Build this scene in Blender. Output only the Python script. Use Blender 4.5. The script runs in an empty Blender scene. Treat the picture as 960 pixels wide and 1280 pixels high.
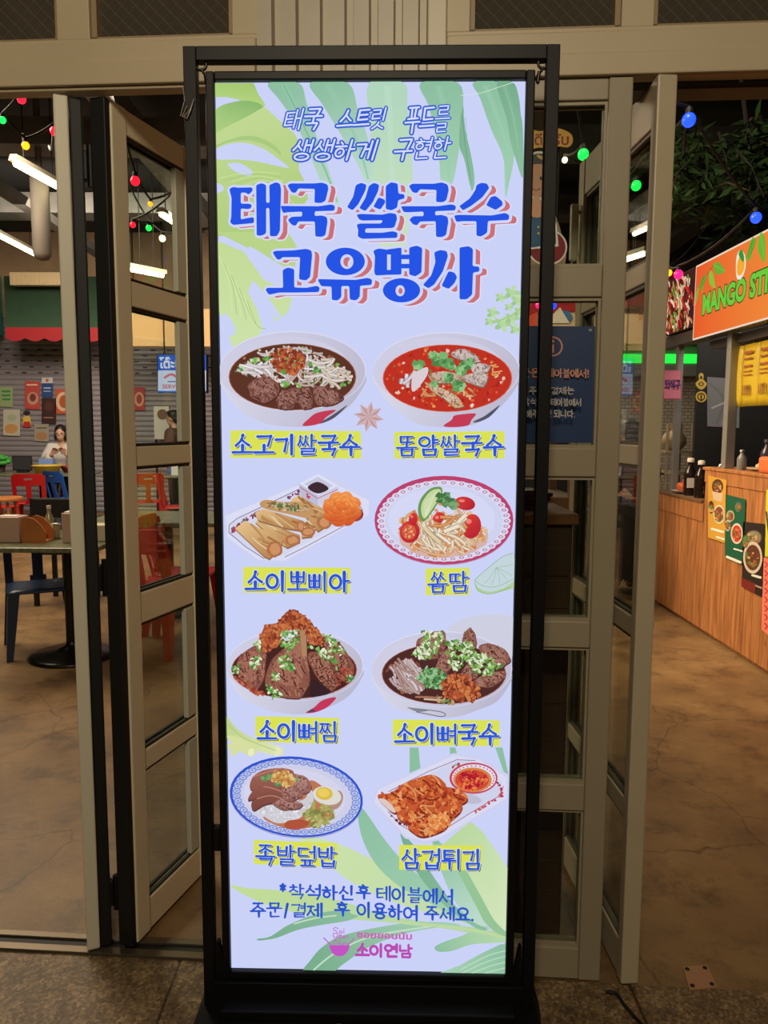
import bpy, bmesh, math, random
import numpy as np
from mathutils import Matrix, Vector, noise as mnoise
PI = math.pi
S = bpy.context.scene
COL = S.collection

# ---------------------------------------------------------------- camera
EYE = np.array([0.0, 0.0, 1.45])
FPX = 960.0
_up = np.array([40.0, 8760.0, 960.0]); _up /= np.linalg.norm(_up)
_f = np.array([0.0, 0.0, -1.0]); _y = _f - _f.dot(_up) * _up; _y /= np.linalg.norm(_y)
ROT = np.array([np.cross(_y, _up), _y, _up])          # camera axes -> world axes
cd = bpy.data.cameras.new('camera'); cam = bpy.data.objects.new('camera', cd); COL.objects.link(cam)
cd.sensor_fit = 'VERTICAL'; cd.sensor_height = 36.0; cd.lens = 36.0 * FPX / 1280.0
cd.clip_start = 0.05; cd.clip_end = 100
M4 = Matrix.Identity(4)
for i in range(3):
    for j in range(3): M4[i][j] = ROT[i, j]
M4.translation = EYE
cam.matrix_world = M4
S.camera = cam

# ---------------------------------------------------------------- world, exposure, large lights
S.view_settings.view_transform = 'Standard'; S.view_settings.look = 'None'
S.view_settings.exposure = 0.0; S.view_settings.gamma = 1.0; S.view_settings.use_curve_mapping = False
w = bpy.data.worlds.new('mall_interior'); S.world = w; w.use_nodes = True
w.node_tree.nodes['Background'].inputs[0].default_value = (0.62, 0.6, 0.62, 1)
w.node_tree.nodes['Background'].inputs[1].default_value = 0.015

def area(name, loc, target, sx, sy, power, col=(1, 0.86, 0.66)):
    l = bpy.data.lights.new(name, 'AREA'); l.shape = 'RECTANGLE'; l.size = sx; l.size_y = sy
    l.energy = power; l.color = col
    o = bpy.data.objects.new(name, l); COL.objects.link(o); o.location = loc
    o.rotation_euler = (Vector(target) - Vector(loc)).to_track_quat('-Z', 'Y').to_euler()
    return o
# lobby ceiling light in front of the shop front, left of the camera
area('lobby_ceiling_light', (-0.25, -1.2, 3.3), (-0.8, 1.9, 1.0), 0.8, 0.6, 56, (1, 0.84, 0.60))
area('lobby_ceiling_light', (1.8, -2.2, 3.4), (0.9, 1.8, 0.9), 1.0, 0.6, 2.5, (1, 0.78, 0.52))
# hall lamps over the seating, then two added fill lamps for the stall aisle
area('hall_or_fill_light', (-3.6, 5.6, 4.0), (-3.0, 5.4, 0), 3.0, 2.0, 220, (1, 0.80, 0.58))
area('hall_or_fill_light', (-3.6, 8.9, 3.9), (-3.9, 12.0, 1.0), 3.2, 1.2, 190, (1, 0.86, 0.68))
area('hall_or_fill_light', (-0.1, 5.0, 3.0), (2.27, 4.9, 0.85), 0.6, 1.6, 29, (1, 0.74, 0.46)).data.spread = math.radians(75)  # unseen lamp hung in mid-air, added to light the counter front
area('hall_or_fill_light', (1.1, 3.6, 4.0), (2.0, 5.4, 2.9), 0.6, 0.6, 26, (1, 0.85, 0.65))  # unseen lamp added to brighten the foliage and the painted cut-out
# unseen lamp added under the stall roof to brighten the interior
area('stall_fill_light', (2.95, 5.5, 2.6), (2.95, 5.9, 0.9), 0.9, 0.5, 16, (1, 0.9, 0.75))
area('hall_or_fill_light', (0.9, 9.0, 3.9), (1.2, 9.6, 0), 1.6, 1.6, 120, (1, 0.82, 0.6))

# ---------------------------------------------------------------- geometry helpers
def ray(x, y): return ROT @ np.array([(x - 480.0) / FPX, (640.0 - y) / FPX, -1.0])
def G(x, y, z=0.0):                                   # point at height z
    d = ray(x, y); return EYE + d * ((z - EYE[2]) / d[2])
def W(x, y, Y, sl=0.0):                               # point on the upright plane y = Y + sl*x
    d = ray(x, y); return EYE + d * (Y / (d[1] - sl * d[0]))
def WX(x, y, X):                                      # point on the upright plane x = X
    d = ray(x, y); return EYE + d * (X / d[0])

def lin(c):
    if isinstance(c, str):
        c = c.lstrip('#'); c = tuple(int(c[i:i + 2], 16) for i in (0, 2, 4))
    c = [v / 255.0 for v in c[:3]]
    return tuple(v / 12.92 if v <= 0.04045 else ((v + 0.055) / 1.055) ** 2.4 for v in c)

MATS = {}
def mat(name, col=(128, 128, 128), rough=0.5, metal=0.0, emit=0.0, var=0.0, vscale=8.0, bump=0.0, bscale=60.0, spec=0.5):
    if name in MATS: return MATS[name]
    m = bpy.data.materials.new(name); m.use_nodes = True; MATS[name] = m
    nt = m.node_tree; b = nt.nodes['Principled BSDF']
    c = lin(col)
    b.inputs['Base Color'].default_value = (*c, 1); b.inputs['Roughness'].default_value = rough
    b.inputs['Metallic'].default_value = metal; b.inputs['Specular IOR Level'].default_value = spec
    if emit:
        b.inputs['Emission Color'].default_value = (*c, 1); b.inputs['Emission Strength'].default_value = emit
    tc = nt.nodes.new('ShaderNodeTexCoord')
    if var:
        n = nt.nodes.new('ShaderNodeTexNoise'); n.inputs['Scale'].default_value = vscale; n.inputs['Detail'].default_value = 5
        nt.links.new(tc.outputs['Object'], n.inputs['Vector'])
        r = nt.nodes.new('ShaderNodeValToRGB')
        r.color_ramp.elements[0].position = 0.3; r.color_ramp.elements[1].position = 0.7
        r.color_ramp.elements[0].color = (*[v * (1 - var) for v in c], 1); r.color_ramp.elements[1].color = (*[min(1, v * (1 + var)) for v in c], 1)
        nt.links.new(n.outputs['Fac'], r.inputs['Fac']); nt.links.new(r.outputs['Color'], b.inputs['Base Color'])
    if bump:
        n2 = nt.nodes.new('ShaderNodeTexNoise'); n2.inputs['Scale'].default_value = bscale; n2.inputs['Detail'].default_value = 3
        nt.links.new(tc.outputs['Object'], n2.inputs['Vector'])
        bp = nt.nodes.new('ShaderNodeBump'); bp.inputs['Strength'].default_value = bump; bp.inputs['Distance'].default_value = 0.01
        nt.links.new(n2.outputs['Fac'], bp.inputs['Height']); nt.links.new(bp.outputs['Normal'], b.inputs['Normal'])
    return m

def attr_mat(name, backlit=False, rough=0.45, strength=1.0):
    if name in MATS: return MATS[name]
    m = bpy.data.materials.new(name); m.use_nodes = True; MATS[name] = m
    nt = m.node_tree; a = nt.nodes.new('ShaderNodeVertexColor'); a.layer_name = 'ink'
    if backlit:
        nt.nodes.remove(nt.nodes['Principled BSDF']); e = nt.nodes.new('ShaderNodeEmission')
        e.inputs['Strength'].default_value = strength
        nt.links.new(a.outputs['Color'], e.inputs['Color']); nt.links.new(e.outputs[0], nt.nodes['Material Output'].inputs[0])
    else:
        b = nt.nodes['Principled BSDF']; b.inputs['Roughness'].default_value = rough
        nt.links.new(a.outputs['Color'], b.inputs['Base Color'])
    return m

def glass_mat(name, tint=(235, 240, 235), refl=0.07, rough=0.0):
    if name in MATS: return MATS[name]
    m = bpy.data.materials.new(name); m.use_nodes = True; MATS[name] = m
    nt = m.node_tree; nt.nodes.remove(nt.nodes['Principled BSDF'])
    t = nt.nodes.new('ShaderNodeBsdfTransparent'); t.inputs[0].default_value = (*lin(tint), 1)
    g = nt.nodes.new('ShaderNodeBsdfGlossy'); g.inputs['Roughness'].default_value = rough
    lw = nt.nodes.new('ShaderNodeLayerWeight'); lw.inputs[0].default_value = 0.5
    pw_ = nt.nodes.new('ShaderNodeMath'); pw_.operation = 'POWER'; pw_.inputs[1].default_value = 4.0; nt.links.new(lw.outputs['Facing'], pw_.inputs[0])
    fr = nt.nodes.new('ShaderNodeMath'); fr.operation = 'MULTIPLY_ADD'; fr.inputs[1].default_value = 0.7; fr.inputs[2].default_value = refl * 0.4; nt.links.new(pw_.outputs[0], fr.inputs[0])
    mx = nt.nodes.new('ShaderNodeMixShader')
    nt.links.new(fr.outputs[0], mx.inputs[0]); nt.links.new(t.outputs[0], mx.inputs[1]); nt.links.new(g.outputs[0], mx.inputs[2])
    nt.links.new(mx.outputs[0], nt.nodes['Material Output'].inputs[0])
    return m

class MB:
    """collects shapes into one mesh"""
    def __init__(s): s.v = []; s.f = []; s.mi = []; s.sm = []; s.cur = 0; s.smooth = False; s.T = None
    def m(s, i): s.cur = i; return s
    def add(s, vs, fs, smooth=None):
        o = len(s.v)
        if s.T is not None: vs = [s.T @ Vector(p) for p in vs]
        s.v += [tuple(map(float, p)) for p in vs]
        for f in fs:
            s.f.append([i + o for i in f]); s.mi.append(s.cur); s.sm.append(s.smooth if smooth is None else smooth)
        return s
    def box(s, a, b, bev=0.0, T=None):
        x0, y0, z0 = [min(p, q) for p, q in zip(a, b)]; x1, y1, z1 = [max(p, q) for p, q in zip(a, b)]
        vs = [(x0, y0, z0), (x1, y0, z0), (x1, y1, z0), (x0, y1, z0), (x0, y0, z1), (x1, y0, z1), (x1, y1, z1), (x0, y1, z1)]
        fs = [(3, 2, 1, 0), (4, 5, 6, 7), (0, 1, 5, 4), (1, 2, 6, 5), (2, 3, 7, 6), (3, 0, 4, 7)]
        if bev > 0:
            bm = bmesh.new(); bv = [bm.verts.new(p) for p in vs]
            for f in fs: bm.faces.new([bv[i] for i in f])
            bmesh.ops.bevel(bm, geom=bm.edges[:], offset=min(bev, 0.45 * min(x1 - x0, y1 - y0, z1 - z0)), segments=2, affect='EDGES', profile=0.5)
            bm.verts.index_update()
            vs = [tuple(v.co) for v in bm.verts]; fs = [[v.index for v in f.verts] for f in bm.faces]; bm.free()
        if T is not None: vs = [T @ Vector(p) for p in vs]
        return s.add(vs, fs)
    def tube(s, pts, r, n=10, caps=True, smooth=True):
        P = [Vector(map(float, p)) for p in pts]; R = r if isinstance(r, (list, tuple)) else [r] * len(P)
        vs = []; fs = []; prev = None
        for i, p in enumerate(P):
            d = (P[min(i + 1, len(P) - 1)] - P[max(i - 1, 0)]).normalized()
            if prev is None:
                a = Vector((0, 0, 1)) if abs(d.z) < 0.9 else Vector((1, 0, 0)); u = d.cross(a).normalized()
            else:
                u = prev - d * prev.dot(d)
                u = u.normalized() if u.length > 1e-6 else d.cross(Vector((0.3, 0.5, 0.8))).normalized()
            prev = u; v2 = d.cross(u)
            for k in range(n):
                t = 2 * PI * k / n; vs.append(p + (u * math.cos(t) + v2 * math.sin(t)) * R[i])
        for i in range(len(P) - 1):
            for k in range(n): fs.append((i * n + k, i * n + (k + 1) % n, (i + 1) * n + (k + 1) % n, (i + 1) * n + k))
        s.add(vs, fs, smooth)
        if caps:
            s.add(vs[:n], [tuple(range(n))[::-1]], False); s.add(vs[-n:], [tuple(range(n))], False)
        return s
    def lathe(s, prof, c=(0, 0, 0), n=20, smooth=True):
        vs = []; fs = []
        for (r, z) in prof:
            for k in range(n):
                t = 2 * PI * k / n; vs.append((c[0] + r * math.cos(t), c[1] + r * math.sin(t), c[2] + z))
        for i in range(len(prof) - 1):
            for k in range(n): fs.append((i * n + k, i * n + (k + 1) % n, (i + 1) * n + (k + 1) % n, (i + 1) * n + k))
        s.add(vs, fs, smooth)
        s.add(vs[:n], [tuple(range(n))[::-1]], False); s.add(vs[-n:], [tuple(range(n))], False)
        return s
    def ball(s, c, rx, ry=None, rz=None, n=14, m=9, T=None):
        ry = ry or rx; rz = rz or rx; vs = []; fs = []
        for j in range(m + 1):
            a = PI * j / m
            for k in range(n):
                t = 2 * PI * k / n; vs.append((c[0] + rx * math.sin(a) * math.cos(t), c[1] + ry * math.sin(a) * math.sin(t), c[2] + rz * math.cos(a)))
        for j in range(m):
            for k in range(n): fs.append((j * n + k, (j + 1) * n + k, (j + 1) * n + (k + 1) % n, j * n + (k + 1) % n))
        if T is not None: vs = [T @ Vector(p) for p in vs]
        return s.add(vs, fs, True)
    def prism(s, poly, ext, smooth=False):
        """closed 3-D polygon pushed along the vector ext"""
        n = len(poly); e = Vector(ext); P = [Vector(map(float, p)) for p in poly]
        vs = P + [p + e for p in P]
        fs = [tuple(range(n))[::-1], tuple(range(n, 2 * n))] + [(i, (i + 1) % n, n + (i + 1) % n, n + i) for i in range(n)]
        return s.add(vs, fs, smooth)
    def sheet(s, rows, th, d=(0, 0, -1), smooth=True):
        """grid of points given thickness th along d"""
        R = len(rows); C = len(rows[0]); e = Vector(d) * th
        P = [Vector(map(float, p)) for r in rows for p in r]; N = len(P)
        fs = []
        for i in range(R - 1):
            for j in range(C - 1):
                a = i * C + j; q = (a, a + 1, a + C + 1, a + C)
                fs.append(q); fs.append(tuple(N + k for k in reversed(q)))
        edge = [j for j in range(C)] + [i * C + C - 1 for i in range(1, R)] + [(R - 1) * C + j for j in range(C - 2, -1, -1)] + [i * C for i in range(R - 2, 0, -1)]
        for a, b in zip(edge, edge[1:] + edge[:1]): fs.append((b, a, N + a, N + b))
        return s.add(P + [p + e for p in P], fs, smooth)
    def build(s, name, mats, parent=None, off=None, fixn=True):
        me = bpy.data.meshes.new(name)
        vs = s.v if off is None else [(p[0] - off[0], p[1] - off[1], p[2] - off[2]) for p in s.v]
        me.from_pydata(vs, [], s.f)
        for mm in (mats if isinstance(mats, (list, tuple)) else [mats]): me.materials.append(mm)
        me.polygons.foreach_set('material_index', s.mi); me.polygons.foreach_set('use_smooth', s.sm)
        if fixn:
            bm = bmesh.new(); bm.from_mesh(me); bmesh.ops.recalc_face_normals(bm, faces=bm.faces[:]); bm.to_mesh(me); bm.free()
        me.update()
        o = bpy.data.objects.new(name, me); COL.objects.link(o)
        if parent is not None: o.parent = parent
        return o

def tag(o, label=None, cat=None, group=None, kind=None):
    if label: o['label'] = label
    if cat: o['category'] = cat
    if group: o['group'] = group
    if kind: o['kind'] = kind
    return o
def struct(o, label=None, cat=None):
    o['kind'] = 'structure'
    return tag(o, label, cat)
def thing(name, label, cat, loc=(0, 0, 0), rz=0.0, group=None):
    o = bpy.data.objects.new(name, None); COL.objects.link(o); o.empty_display_size = 0.1
    o.location = [float(v) for v in loc]; o.rotation_euler = (0, 0, rz)
    return tag(o, label, cat, group)
def settle(o, loc):
    """move a single-mesh object's origin to loc, keeping its place"""
    o.data.transform(Matrix.Translation(-Vector([float(v) for v in loc]))); o.location = [float(v) for v in loc]
    return o
def copy_tree(o, parent=None):
    c = o.copy(); COL.objects.link(c)
    if parent is not None: c.parent = parent
    for ch in list(o.children): copy_tree(ch, c)
    return c

# ---------------------------------------------------------------- flat print helper
def smooth_pts(P, closed=False, k=6):
    P = [np.array(p, float) for p in P]; n = len(P); out = []
    rng = range(n) if closed else range(n - 1)
    for i in rng:
        if closed: p0, p1, p2, p3 = P[i - 1], P[i], P[(i + 1) % n], P[(i + 2) % n]
        else: p0, p1, p2, p3 = P[max(i - 1, 0)], P[i], P[i + 1], P[min(i + 2, n - 1)]
        for j in range(k):
            t = j / k
            out.append(0.5 * ((2 * p1) + (-p0 + p2) * t + (2 * p0 - 5 * p1 + 4 * p2 - p3) * t * t + (-p0 + 3 * p1 - 3 * p2 + p3) * t ** 3))
    if not closed: out.append(P[-1])
    return out
def inside(p, poly):
    x, y = p; r = False; n = len(poly)
    for i in range(n):
        x0, y0 = poly[i][:2]; x1, y1 = poly[i - 1][:2]
        if (y0 > y) != (y1 > y) and x < (x1 - x0) * (y - y0) / (y1 - y0) + x0: r = not r
    return r
def clip_poly(P, quad):
    out = [tuple(p) for p in P]
    for i in range(4):
        a = quad[i]; b = quad[(i + 1) % 4]
        def d(p): return (b[0] - a[0]) * (p[1] - a[1]) - (b[1] - a[1]) * (p[0] - a[0])
        new = []
        for j in range(len(out)):
            p = out[j - 1]; q = out[j]; dp = d(p); dq = d(q)
            if (dp >= 0) != (dq >= 0):
                t = dp / (dp - dq); new.append((p[0] + t * (q[0] - p[0]), p[1] + t * (q[1] - p[1])))
            if dq >= 0: new.append(q)
        out = new
        if len(out) < 3: return []
    return out

class Canvas:
    """flat coloured print: every shape is a polygon lying on one plane, later ones a hair above earlier ones"""
    def __init__(s, to3d, normal, base=0, clip=None, step=8e-6, seed=1):
        s.to3d = to3d; s.n = np.array(normal, float); s.lay = base; s.clip = clip; s.step = step
        s.v = []; s.f = []; s.c = []; s.r = random.Random(seed); s.X = lambda p: p
    def at(s, ox, oy, k=4.8):
        s.X = lambda p: (ox + p[0] / k, oy + p[1] / k); s.k = k; return s
    def raw(s, P, col, bump=True):
        if s.clip is not None: P = clip_poly(P, s.clip)
        if len(P) < 3: return
        o = len(s.v); d = s.n * (s.lay * s.step)
        for p in P:
            s.v.append(tuple(s.to3d(p[0], p[1]) + d)); s.c.append((*lin(col(p) if callable(col) else col), 1))
        s.f.append(list(range(o, o + len(P))))
        if bump: s.lay += 1
    def poly(s, P, col, sm=False, k=5):
        P = [s.X(p) for p in P]
        if sm: P = smooth_pts(P, True, k)
        s.raw(P, col); return s
    def ell(s, cx, cy, rx, ry, col, rot=0.0, a0=0.0, a1=2 * PI, n=40, jit=0.0):
        P = []
        for i in range(n):
            t = a0 + (a1 - a0) * i / (n if a1 - a0 > 6.28 else n - 1); q = 1 + s.r.uniform(-jit, jit)
            x = rx * q * math.cos(t); y = ry * q * math.sin(t)
            P.append(s.X((cx + x * math.cos(rot) - y * math.sin(rot), cy + x * math.sin(rot) + y * math.cos(rot))))
        s.raw(P, col); return s
    def quads(s, A, B, col, closed):
        n = len(A); rng = range(n if closed else n - 1)
        for i in rng:
            j = (i + 1) % n; s.raw([A[i], A[j], B[j], B[i]], col, False)
        s.lay += 1
    def ribbon(s, P, w, col, sm=True, closed=False, k=5, caps=True, w1=None, prof=None):
        P = [s.X(p) for p in P]; w = w / s.k if hasattr(s, 'k') else w; w1 = w if w1 is None else (w1 / s.k if hasattr(s, 'k') else w1)
        s._rib(P, w, w1, col, sm, closed, k, caps, prof); return s
    def _rib(s, P, w, w1, col, sm, closed, k, caps, prof=None):
        if sm and len(P) > 2: P = smooth_pts(P, closed, k)
        P = [np.array(p, float) for p in P]; n = len(P); A = []; B = []
        L = [0.0]
        for i in range(1, n): L.append(L[-1] + np.linalg.norm(P[i] - P[i - 1]))
        for i in range(n):
            if closed: d = P[(i + 1) % n] - P[i - 1]
            else: d = P[min(i + 1, n - 1)] - P[max(i - 1, 0)]
            d = d / (np.linalg.norm(d) + 1e-9); nn = np.array([-d[1], d[0]])
            t = L[i] / (L[-1] + 1e-9); ww = (w + (w1 - w) * t) / 2
            if prof: ww *= prof(t)
            A.append(P[i] + nn * ww); B.append(P[i] - nn * ww)
        s.quads(A, B, col, closed)
        if caps and not closed:
            for p, ww in ((P[0], w * (prof(0) if prof else 1)), (P[-1], w1 * (prof(1) if prof else 1))):
                s.raw([(p[0] + ww / 2 * math.cos(t), p[1] + ww / 2 * math.sin(t)) for t in np.linspace(0, 2 * PI, 8, endpoint=False)], col, False)
            s.lay += 1
    def outline(s, P, w, col):
        """fill of a polygon grown by w/2 (for lettering borders); P already in canvas units"""
        s.raw(P, col, False)
        n = len(P)
        for i in range(n):
            a = np.array(P[i]); b = np.array(P[(i + 1) % n]); d = b - a; L = np.linalg.norm(d) + 1e-9; nn = np.array([-d[1], d[0]]) / L * w / 2
            s.raw([a + nn, b + nn, b - nn, a - nn], col, False)
            s.raw([(a[0] + w / 2 * math.cos(t), a[1] + w / 2 * math.sin(t)) for t in np.linspace(0, 2 * PI, 8, endpoint=False)], col, False)
    def pick(s, poly):
        xs = [p[0] for p in poly]; ys = [p[1] for p in poly]
        for _ in range(200):
            p = (s.r.uniform(min(xs), max(xs)), s.r.uniform(min(ys), max(ys)))
            if inside(p, poly): return p
        return poly[0]
    def crumbs(s, poly, n, r0, r1, pal, el=1.0, jit=0.3):
        for _ in range(n):
            x, y = s.pick(poly); r = s.r.uniform(r0, r1)
            s.ell(x, y, r, r * s.r.uniform(0.5, 1) / el, s.r.choice(pal), s.r.uniform(0, PI), n=7, jit=jit)
        return s
    def strands(s, poly, n, L, w, pal, ang=None, bend=0.5):
        for _ in range(n):
            x, y = s.pick(poly); a = s.r.uniform(0, PI) if ang is None else ang + s.r.uniform(-0.35, 0.35)
            P = []; b = s.r.uniform(-bend, bend) * .55; l = L * s.r.uniform(0.6, 1.2)
            for i in range(9):
                if i and not inside((x, y), poly): break
                P.append((x, y)); x += l / 8 * math.cos(a); y += l / 8 * math.sin(a); a += b
            c = s.r.choice(pal)
            if len(P) < 3: continue
            s.ribbon(P, w * 1.5, tuple(int(v * 0.72) for v in lin255(c)), k=2, caps=False)
            s.ribbon(P, w, c, k=2, caps=False)
        return s
    def herb(s, cx, cy, r, pal, n=5):
        for i in range(n):
            a = 2 * PI * i / n + s.r.uniform(-0.4, 0.4); d = r * s.r.uniform(0.3, 0.65)
            x = cx + d * math.cos(a); y = cy + d * 0.8 * math.sin(a); P = []
            for q in range(9):
                t = 2 * PI * q / 9; rr = r * 0.55 * (1 if q % 2 else 0.68); P.append((x + rr * math.cos(t + a), y + rr * 0.85 * math.sin(t + a)))
            s.poly(P, s.r.choice(pal))
        s.ribbon([(cx - r * .5, cy + r * .2), (cx + r * .5, cy - r * .2)], r * 0.08, tuple(int(v * 1.25) if v * 1.25 < 255 else 255 for v in lin255(pal[0])))
        return s
    def meat(s, P, base, dark, light, nf=14, ang=0.6):
        b = lin255(base)
        Q = [(p[0] + s.r.uniform(-5, 5), p[1] + s.r.uniform(-5, 5)) for p in smooth_pts(P, True, 3)]; Q = [tuple(0.75 * a + 0.25 * b for a, b in zip(q, P[i // 3])) for i, q in enumerate(Q)]
        s.poly([(p[0] + 3, p[1] + 7) for p in Q], dark); s.poly(Q, base)
        cx = sum(p[0] for p in P) / len(P); cy = sum(p[1] for p in P) / len(P)
        s.poly([(cx + (p[0] - cx) * 0.72 - 6, cy + (p[1] - cy) * 0.66 - 10) for p in P], tuple((x + y) // 2 for x, y in zip(b, lin255(light))), True, 3)
        L = 0.3 * max(max(p[0] for p in P) - min(p[0] for p in P), 20)
        s.strands(P, nf, L, 5, [dark, light, base, light], ang, 0.15)
        mid = tuple((x + y) // 2 for x, y in zip(b, lin255(dark))); lt = tuple((x + y) // 2 for x, y in zip(b, lin255(light)))
        s.crumbs(P, nf * 4, 4, 11, [mid, lt, base, dark, lt], 2.0); s.crumbs(P, nf, 3, 6, [light, dark])
        return s
    def build(s, name, m, parent=None, off=(0, 0, 0)):
        me = bpy.data.meshes.new(name)
        me.from_pydata([(p[0] - off[0], p[1] - off[1], p[2] - off[2]) for p in s.v], [], s.f)
        ca = me.color_attributes.new('ink', 'FLOAT_COLOR', 'POINT')
        ca.data.foreach_set('color', [x for c in s.c for x in c])
        me.materials.append(m); me.update()
        o = bpy.data.objects.new(name, me); COL.objects.link(o)
        if parent is not None: o.parent = parent
        return o
def lin255(c):
    if isinstance(c, str):
        c = c.lstrip('#'); return tuple(int(c[i:i + 2], 16) for i in (0, 2, 4))
    return tuple(c)

# ---------------------------------------------------------------- hangul written with brush strokes
L_ = 'ㄱㄲㄴㄷㄸㄹㅁㅂㅃㅅㅆㅇㅈㅉㅊㅋㅌㅍㅎ'
V_ = 'ㅏㅐㅑㅒㅓㅔㅕㅖㅗㅘㅙㅚㅛㅜㅝㅞㅟㅠㅡㅢㅣ'
T_ = ['', 'ㄱ', 'ㄲ', 'ㄳ', 'ㄴ', 'ㄵ', 'ㄶ', 'ㄷ', 'ㄹ', 'ㄺ', 'ㄻ', 'ㄼ', 'ㄽ', 'ㄾ', 'ㄿ', 'ㅀ', 'ㅁ', 'ㅂ', 'ㅄ', 'ㅅ', 'ㅆ', 'ㅇ', 'ㅈ', 'ㅊ', 'ㅋ', 'ㅌ', 'ㅍ', 'ㅎ']
CIRC = [(0.5 + 0.5 * math.cos(t), 0.5 + 0.5 * math.sin(t)) for t in np.linspace(-PI / 2, 1.5 * PI, 13)]
JA = {
 'ㄱ': [[(0, .12), (1, .08)], [(1, .08), (.92, .5), (.8, 1)]],
 'ㄴ': [[(.08, 0), (.08, .9)], [(.08, .9), (1, .85)]],
 'ㄷ': [[(.05, .1), (1, .06)], [(.08, .1), (.08, .92)], [(.08, .92), (1, .88)]],
 'ㄹ': [[(0, .05), (.95, .03)], [(.95, .03), (.93, .48)], [(.05, .48), (.93, .46)], [(.05, .48), (.05, .97)], [(.05, .97), (1, .93)]],
 'ㅁ': [[(.06, .05), (.1, .97)], [(.06, .06), (.95, .03)], [(.95, .03), (.9, .97)], [(.1, .93), (.9, .92)]],
 'ㅂ': [[(.05, 0), (.08, .97)], [(.95, 0), (.92, .97)], [(.08, .45), (.92, .44)], [(.08, .93), (.92, .92)]],
 'ㅅ': [[(.52, 0), (.38, .5), (0, 1)], [(.43, .42), (.7, .72), (1, .97)]],
 'ㅇ': [CIRC],
 'ㅈ': [[(.02, .08), (.97, .06)], [(.55, .08), (.4, .55), (0, 1)], [(.45, .48), (.7, .75), (1, .97)]],
 'ㅊ': [[(.42, -.05), (.56, .1)], [(.05, .28), (.95, .26)], [(.53, .28), (.4, .62), (0, 1)], [(.45, .58), (.7, .8), (1, .98)]],
 'ㅋ': [[(0, .1), (1, .07)], [(1, .07), (.95, .5), (.8, 1)], [(0, .5), (.95, .45)]],
 'ㅌ': [[(.05, .06), (1, .03)], [(.08, .06), (.08, .94)], [(.08, .5), (.92, .47)], [(.08, .94), (1, .9)]],
 'ㅍ': [[(.02, .08), (.98, .05)], [(.3, .08), (.34, .9)], [(.7, .08), (.66, .9)], [(0, .94), (1, .9)]],
 'ㅎ': [[(.4, -.06), (.58, .08)], [(.02, .26), (.98, .23)], [(.5 + .36 * (x - .5) * 2, .7 + .3 * (y - .5) * 2) for x, y in CIRC]],
}
def sub(st, x0, y0, x1, y1): return [[(x0 + (x1 - x0) * x, y0 + (y1 - y0) * y) for x, y in s] for s in st]
for d_, b_ in (('ㄲ', 'ㄱ'), ('ㄸ', 'ㄷ'), ('ㅃ', 'ㅂ'), ('ㅆ', 'ㅅ'), ('ㅉ', 'ㅈ')):
    JA[d_] = sub(JA[b_], 0, 0, .47, 1) + sub(JA[b_], .53, 0, 1, 1)
VO = {
 'ㅏ': [[(.3, 0), (.3, 1)], [(.3, .47), (.95, .45)]], 'ㅑ': [[(.3, 0), (.3, 1)], [(.3, .36), (.95, .34)], [(.3, .6), (.95, .58)]],
 'ㅓ': [[(.8, 0), (.8, 1)], [(.1, .47), (.8, .45)]], 'ㅕ': [[(.8, 0), (.8, 1)], [(.1, .34), (.8, .33)], [(.1, .58), (.8, .57)]],
 'ㅐ': [[(.15, .05), (.15, .92)], [(.8, 0), (.8, 1)], [(.15, .47), (.8, .45)]],
 'ㅔ': [[(.4, .05), (.4, .92)], [(.9, 0), (.9, 1)], [(-.05, .47), (.4, .45)]],
 'ㅖ': [[(.4, .05), (.4, .92)], [(.9, 0), (.9, 1)], [(-.1, .36), (.4, .35)], [(-.1, .6), (.4, .59)]],
 'ㅣ': [[(.5, 0), (.5, 1)]],
 'ㅗ': [[(.5, 0), (.5, .75)], [(0, .8), (1, .76)]], 'ㅛ': [[(.33, 0), (.33, .75)], [(.67, 0), (.67, .75)], [(0, .8), (1, .76)]],
 'ㅜ': [[(0, .14), (1, .1)], [(.55, .12), (.55, 1)]], 'ㅠ': [[(0, .14), (1, .1)], [(.35, .12), (.33, 1)], [(.65, .12), (.67, 1)]],
 'ㅡ': [[(0, .5), (1, .46)]],
}
def syllable(ch):
    """strokes of one hangul syllable in the unit square, y down"""
    if ch == '*': return [[(.5, .0), (.5, .5)], [(.27, .12), (.73, .38)], [(.73, .12), (.27, .38)]]
    if ch == '/': return [[(.65, .05), (.25, 1.05)]]
    if ch == '.': return [[(.12, .9), (.16, .92)]]
    if ch == '!': return [[(.3, .1), (.3, .65)], [(.3, .88), (.3, .92)]]
    c = ord(ch) - 0xAC00
    if c < 0 or c > 11171: return []
    l = L_[c // 588]; v = V_[(c % 588) // 28]; t = T_[c % 28]
    if v in 'ㅏㅐㅑㅓㅔㅕㅖㅣ':
        wide = v in 'ㅐㅔㅖ'; xv = .52 if wide else .62
        if t: return sub(JA[l], .04, .06, xv - .06, .52) + sub(VO[v], xv, -.02, 1, .6) + sub(JA[t], .2, .68, .9, 1)
        return sub(JA[l], .0, .16, xv - .06, .84) + sub(VO[v], xv, 0, 1, 1)
    if v in 'ㅟㅚ':
        b = 'ㅜ' if v == 'ㅟ' else 'ㅗ'
        return sub(JA[l], .08, .02, .62, .48) + sub(VO[b], 0, .5, .72, .98) + sub(VO['ㅣ'], .74, 0, 1, 1)
    if t: return sub(JA[l], .18, .0, .82, .34) + sub(VO[v], 0, .34, 1, .66) + sub(JA[t], .2, .68, .82, 1.02)
    if v in 'ㅜㅠ': return sub(JA[l], .16, 0, .84, .5) + sub(VO[v], 0, .54, 1, 1.02)
    return sub(JA[l], .16, .02, .84, .56) + sub(VO[v], 0, .54, 1, 1)
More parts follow.
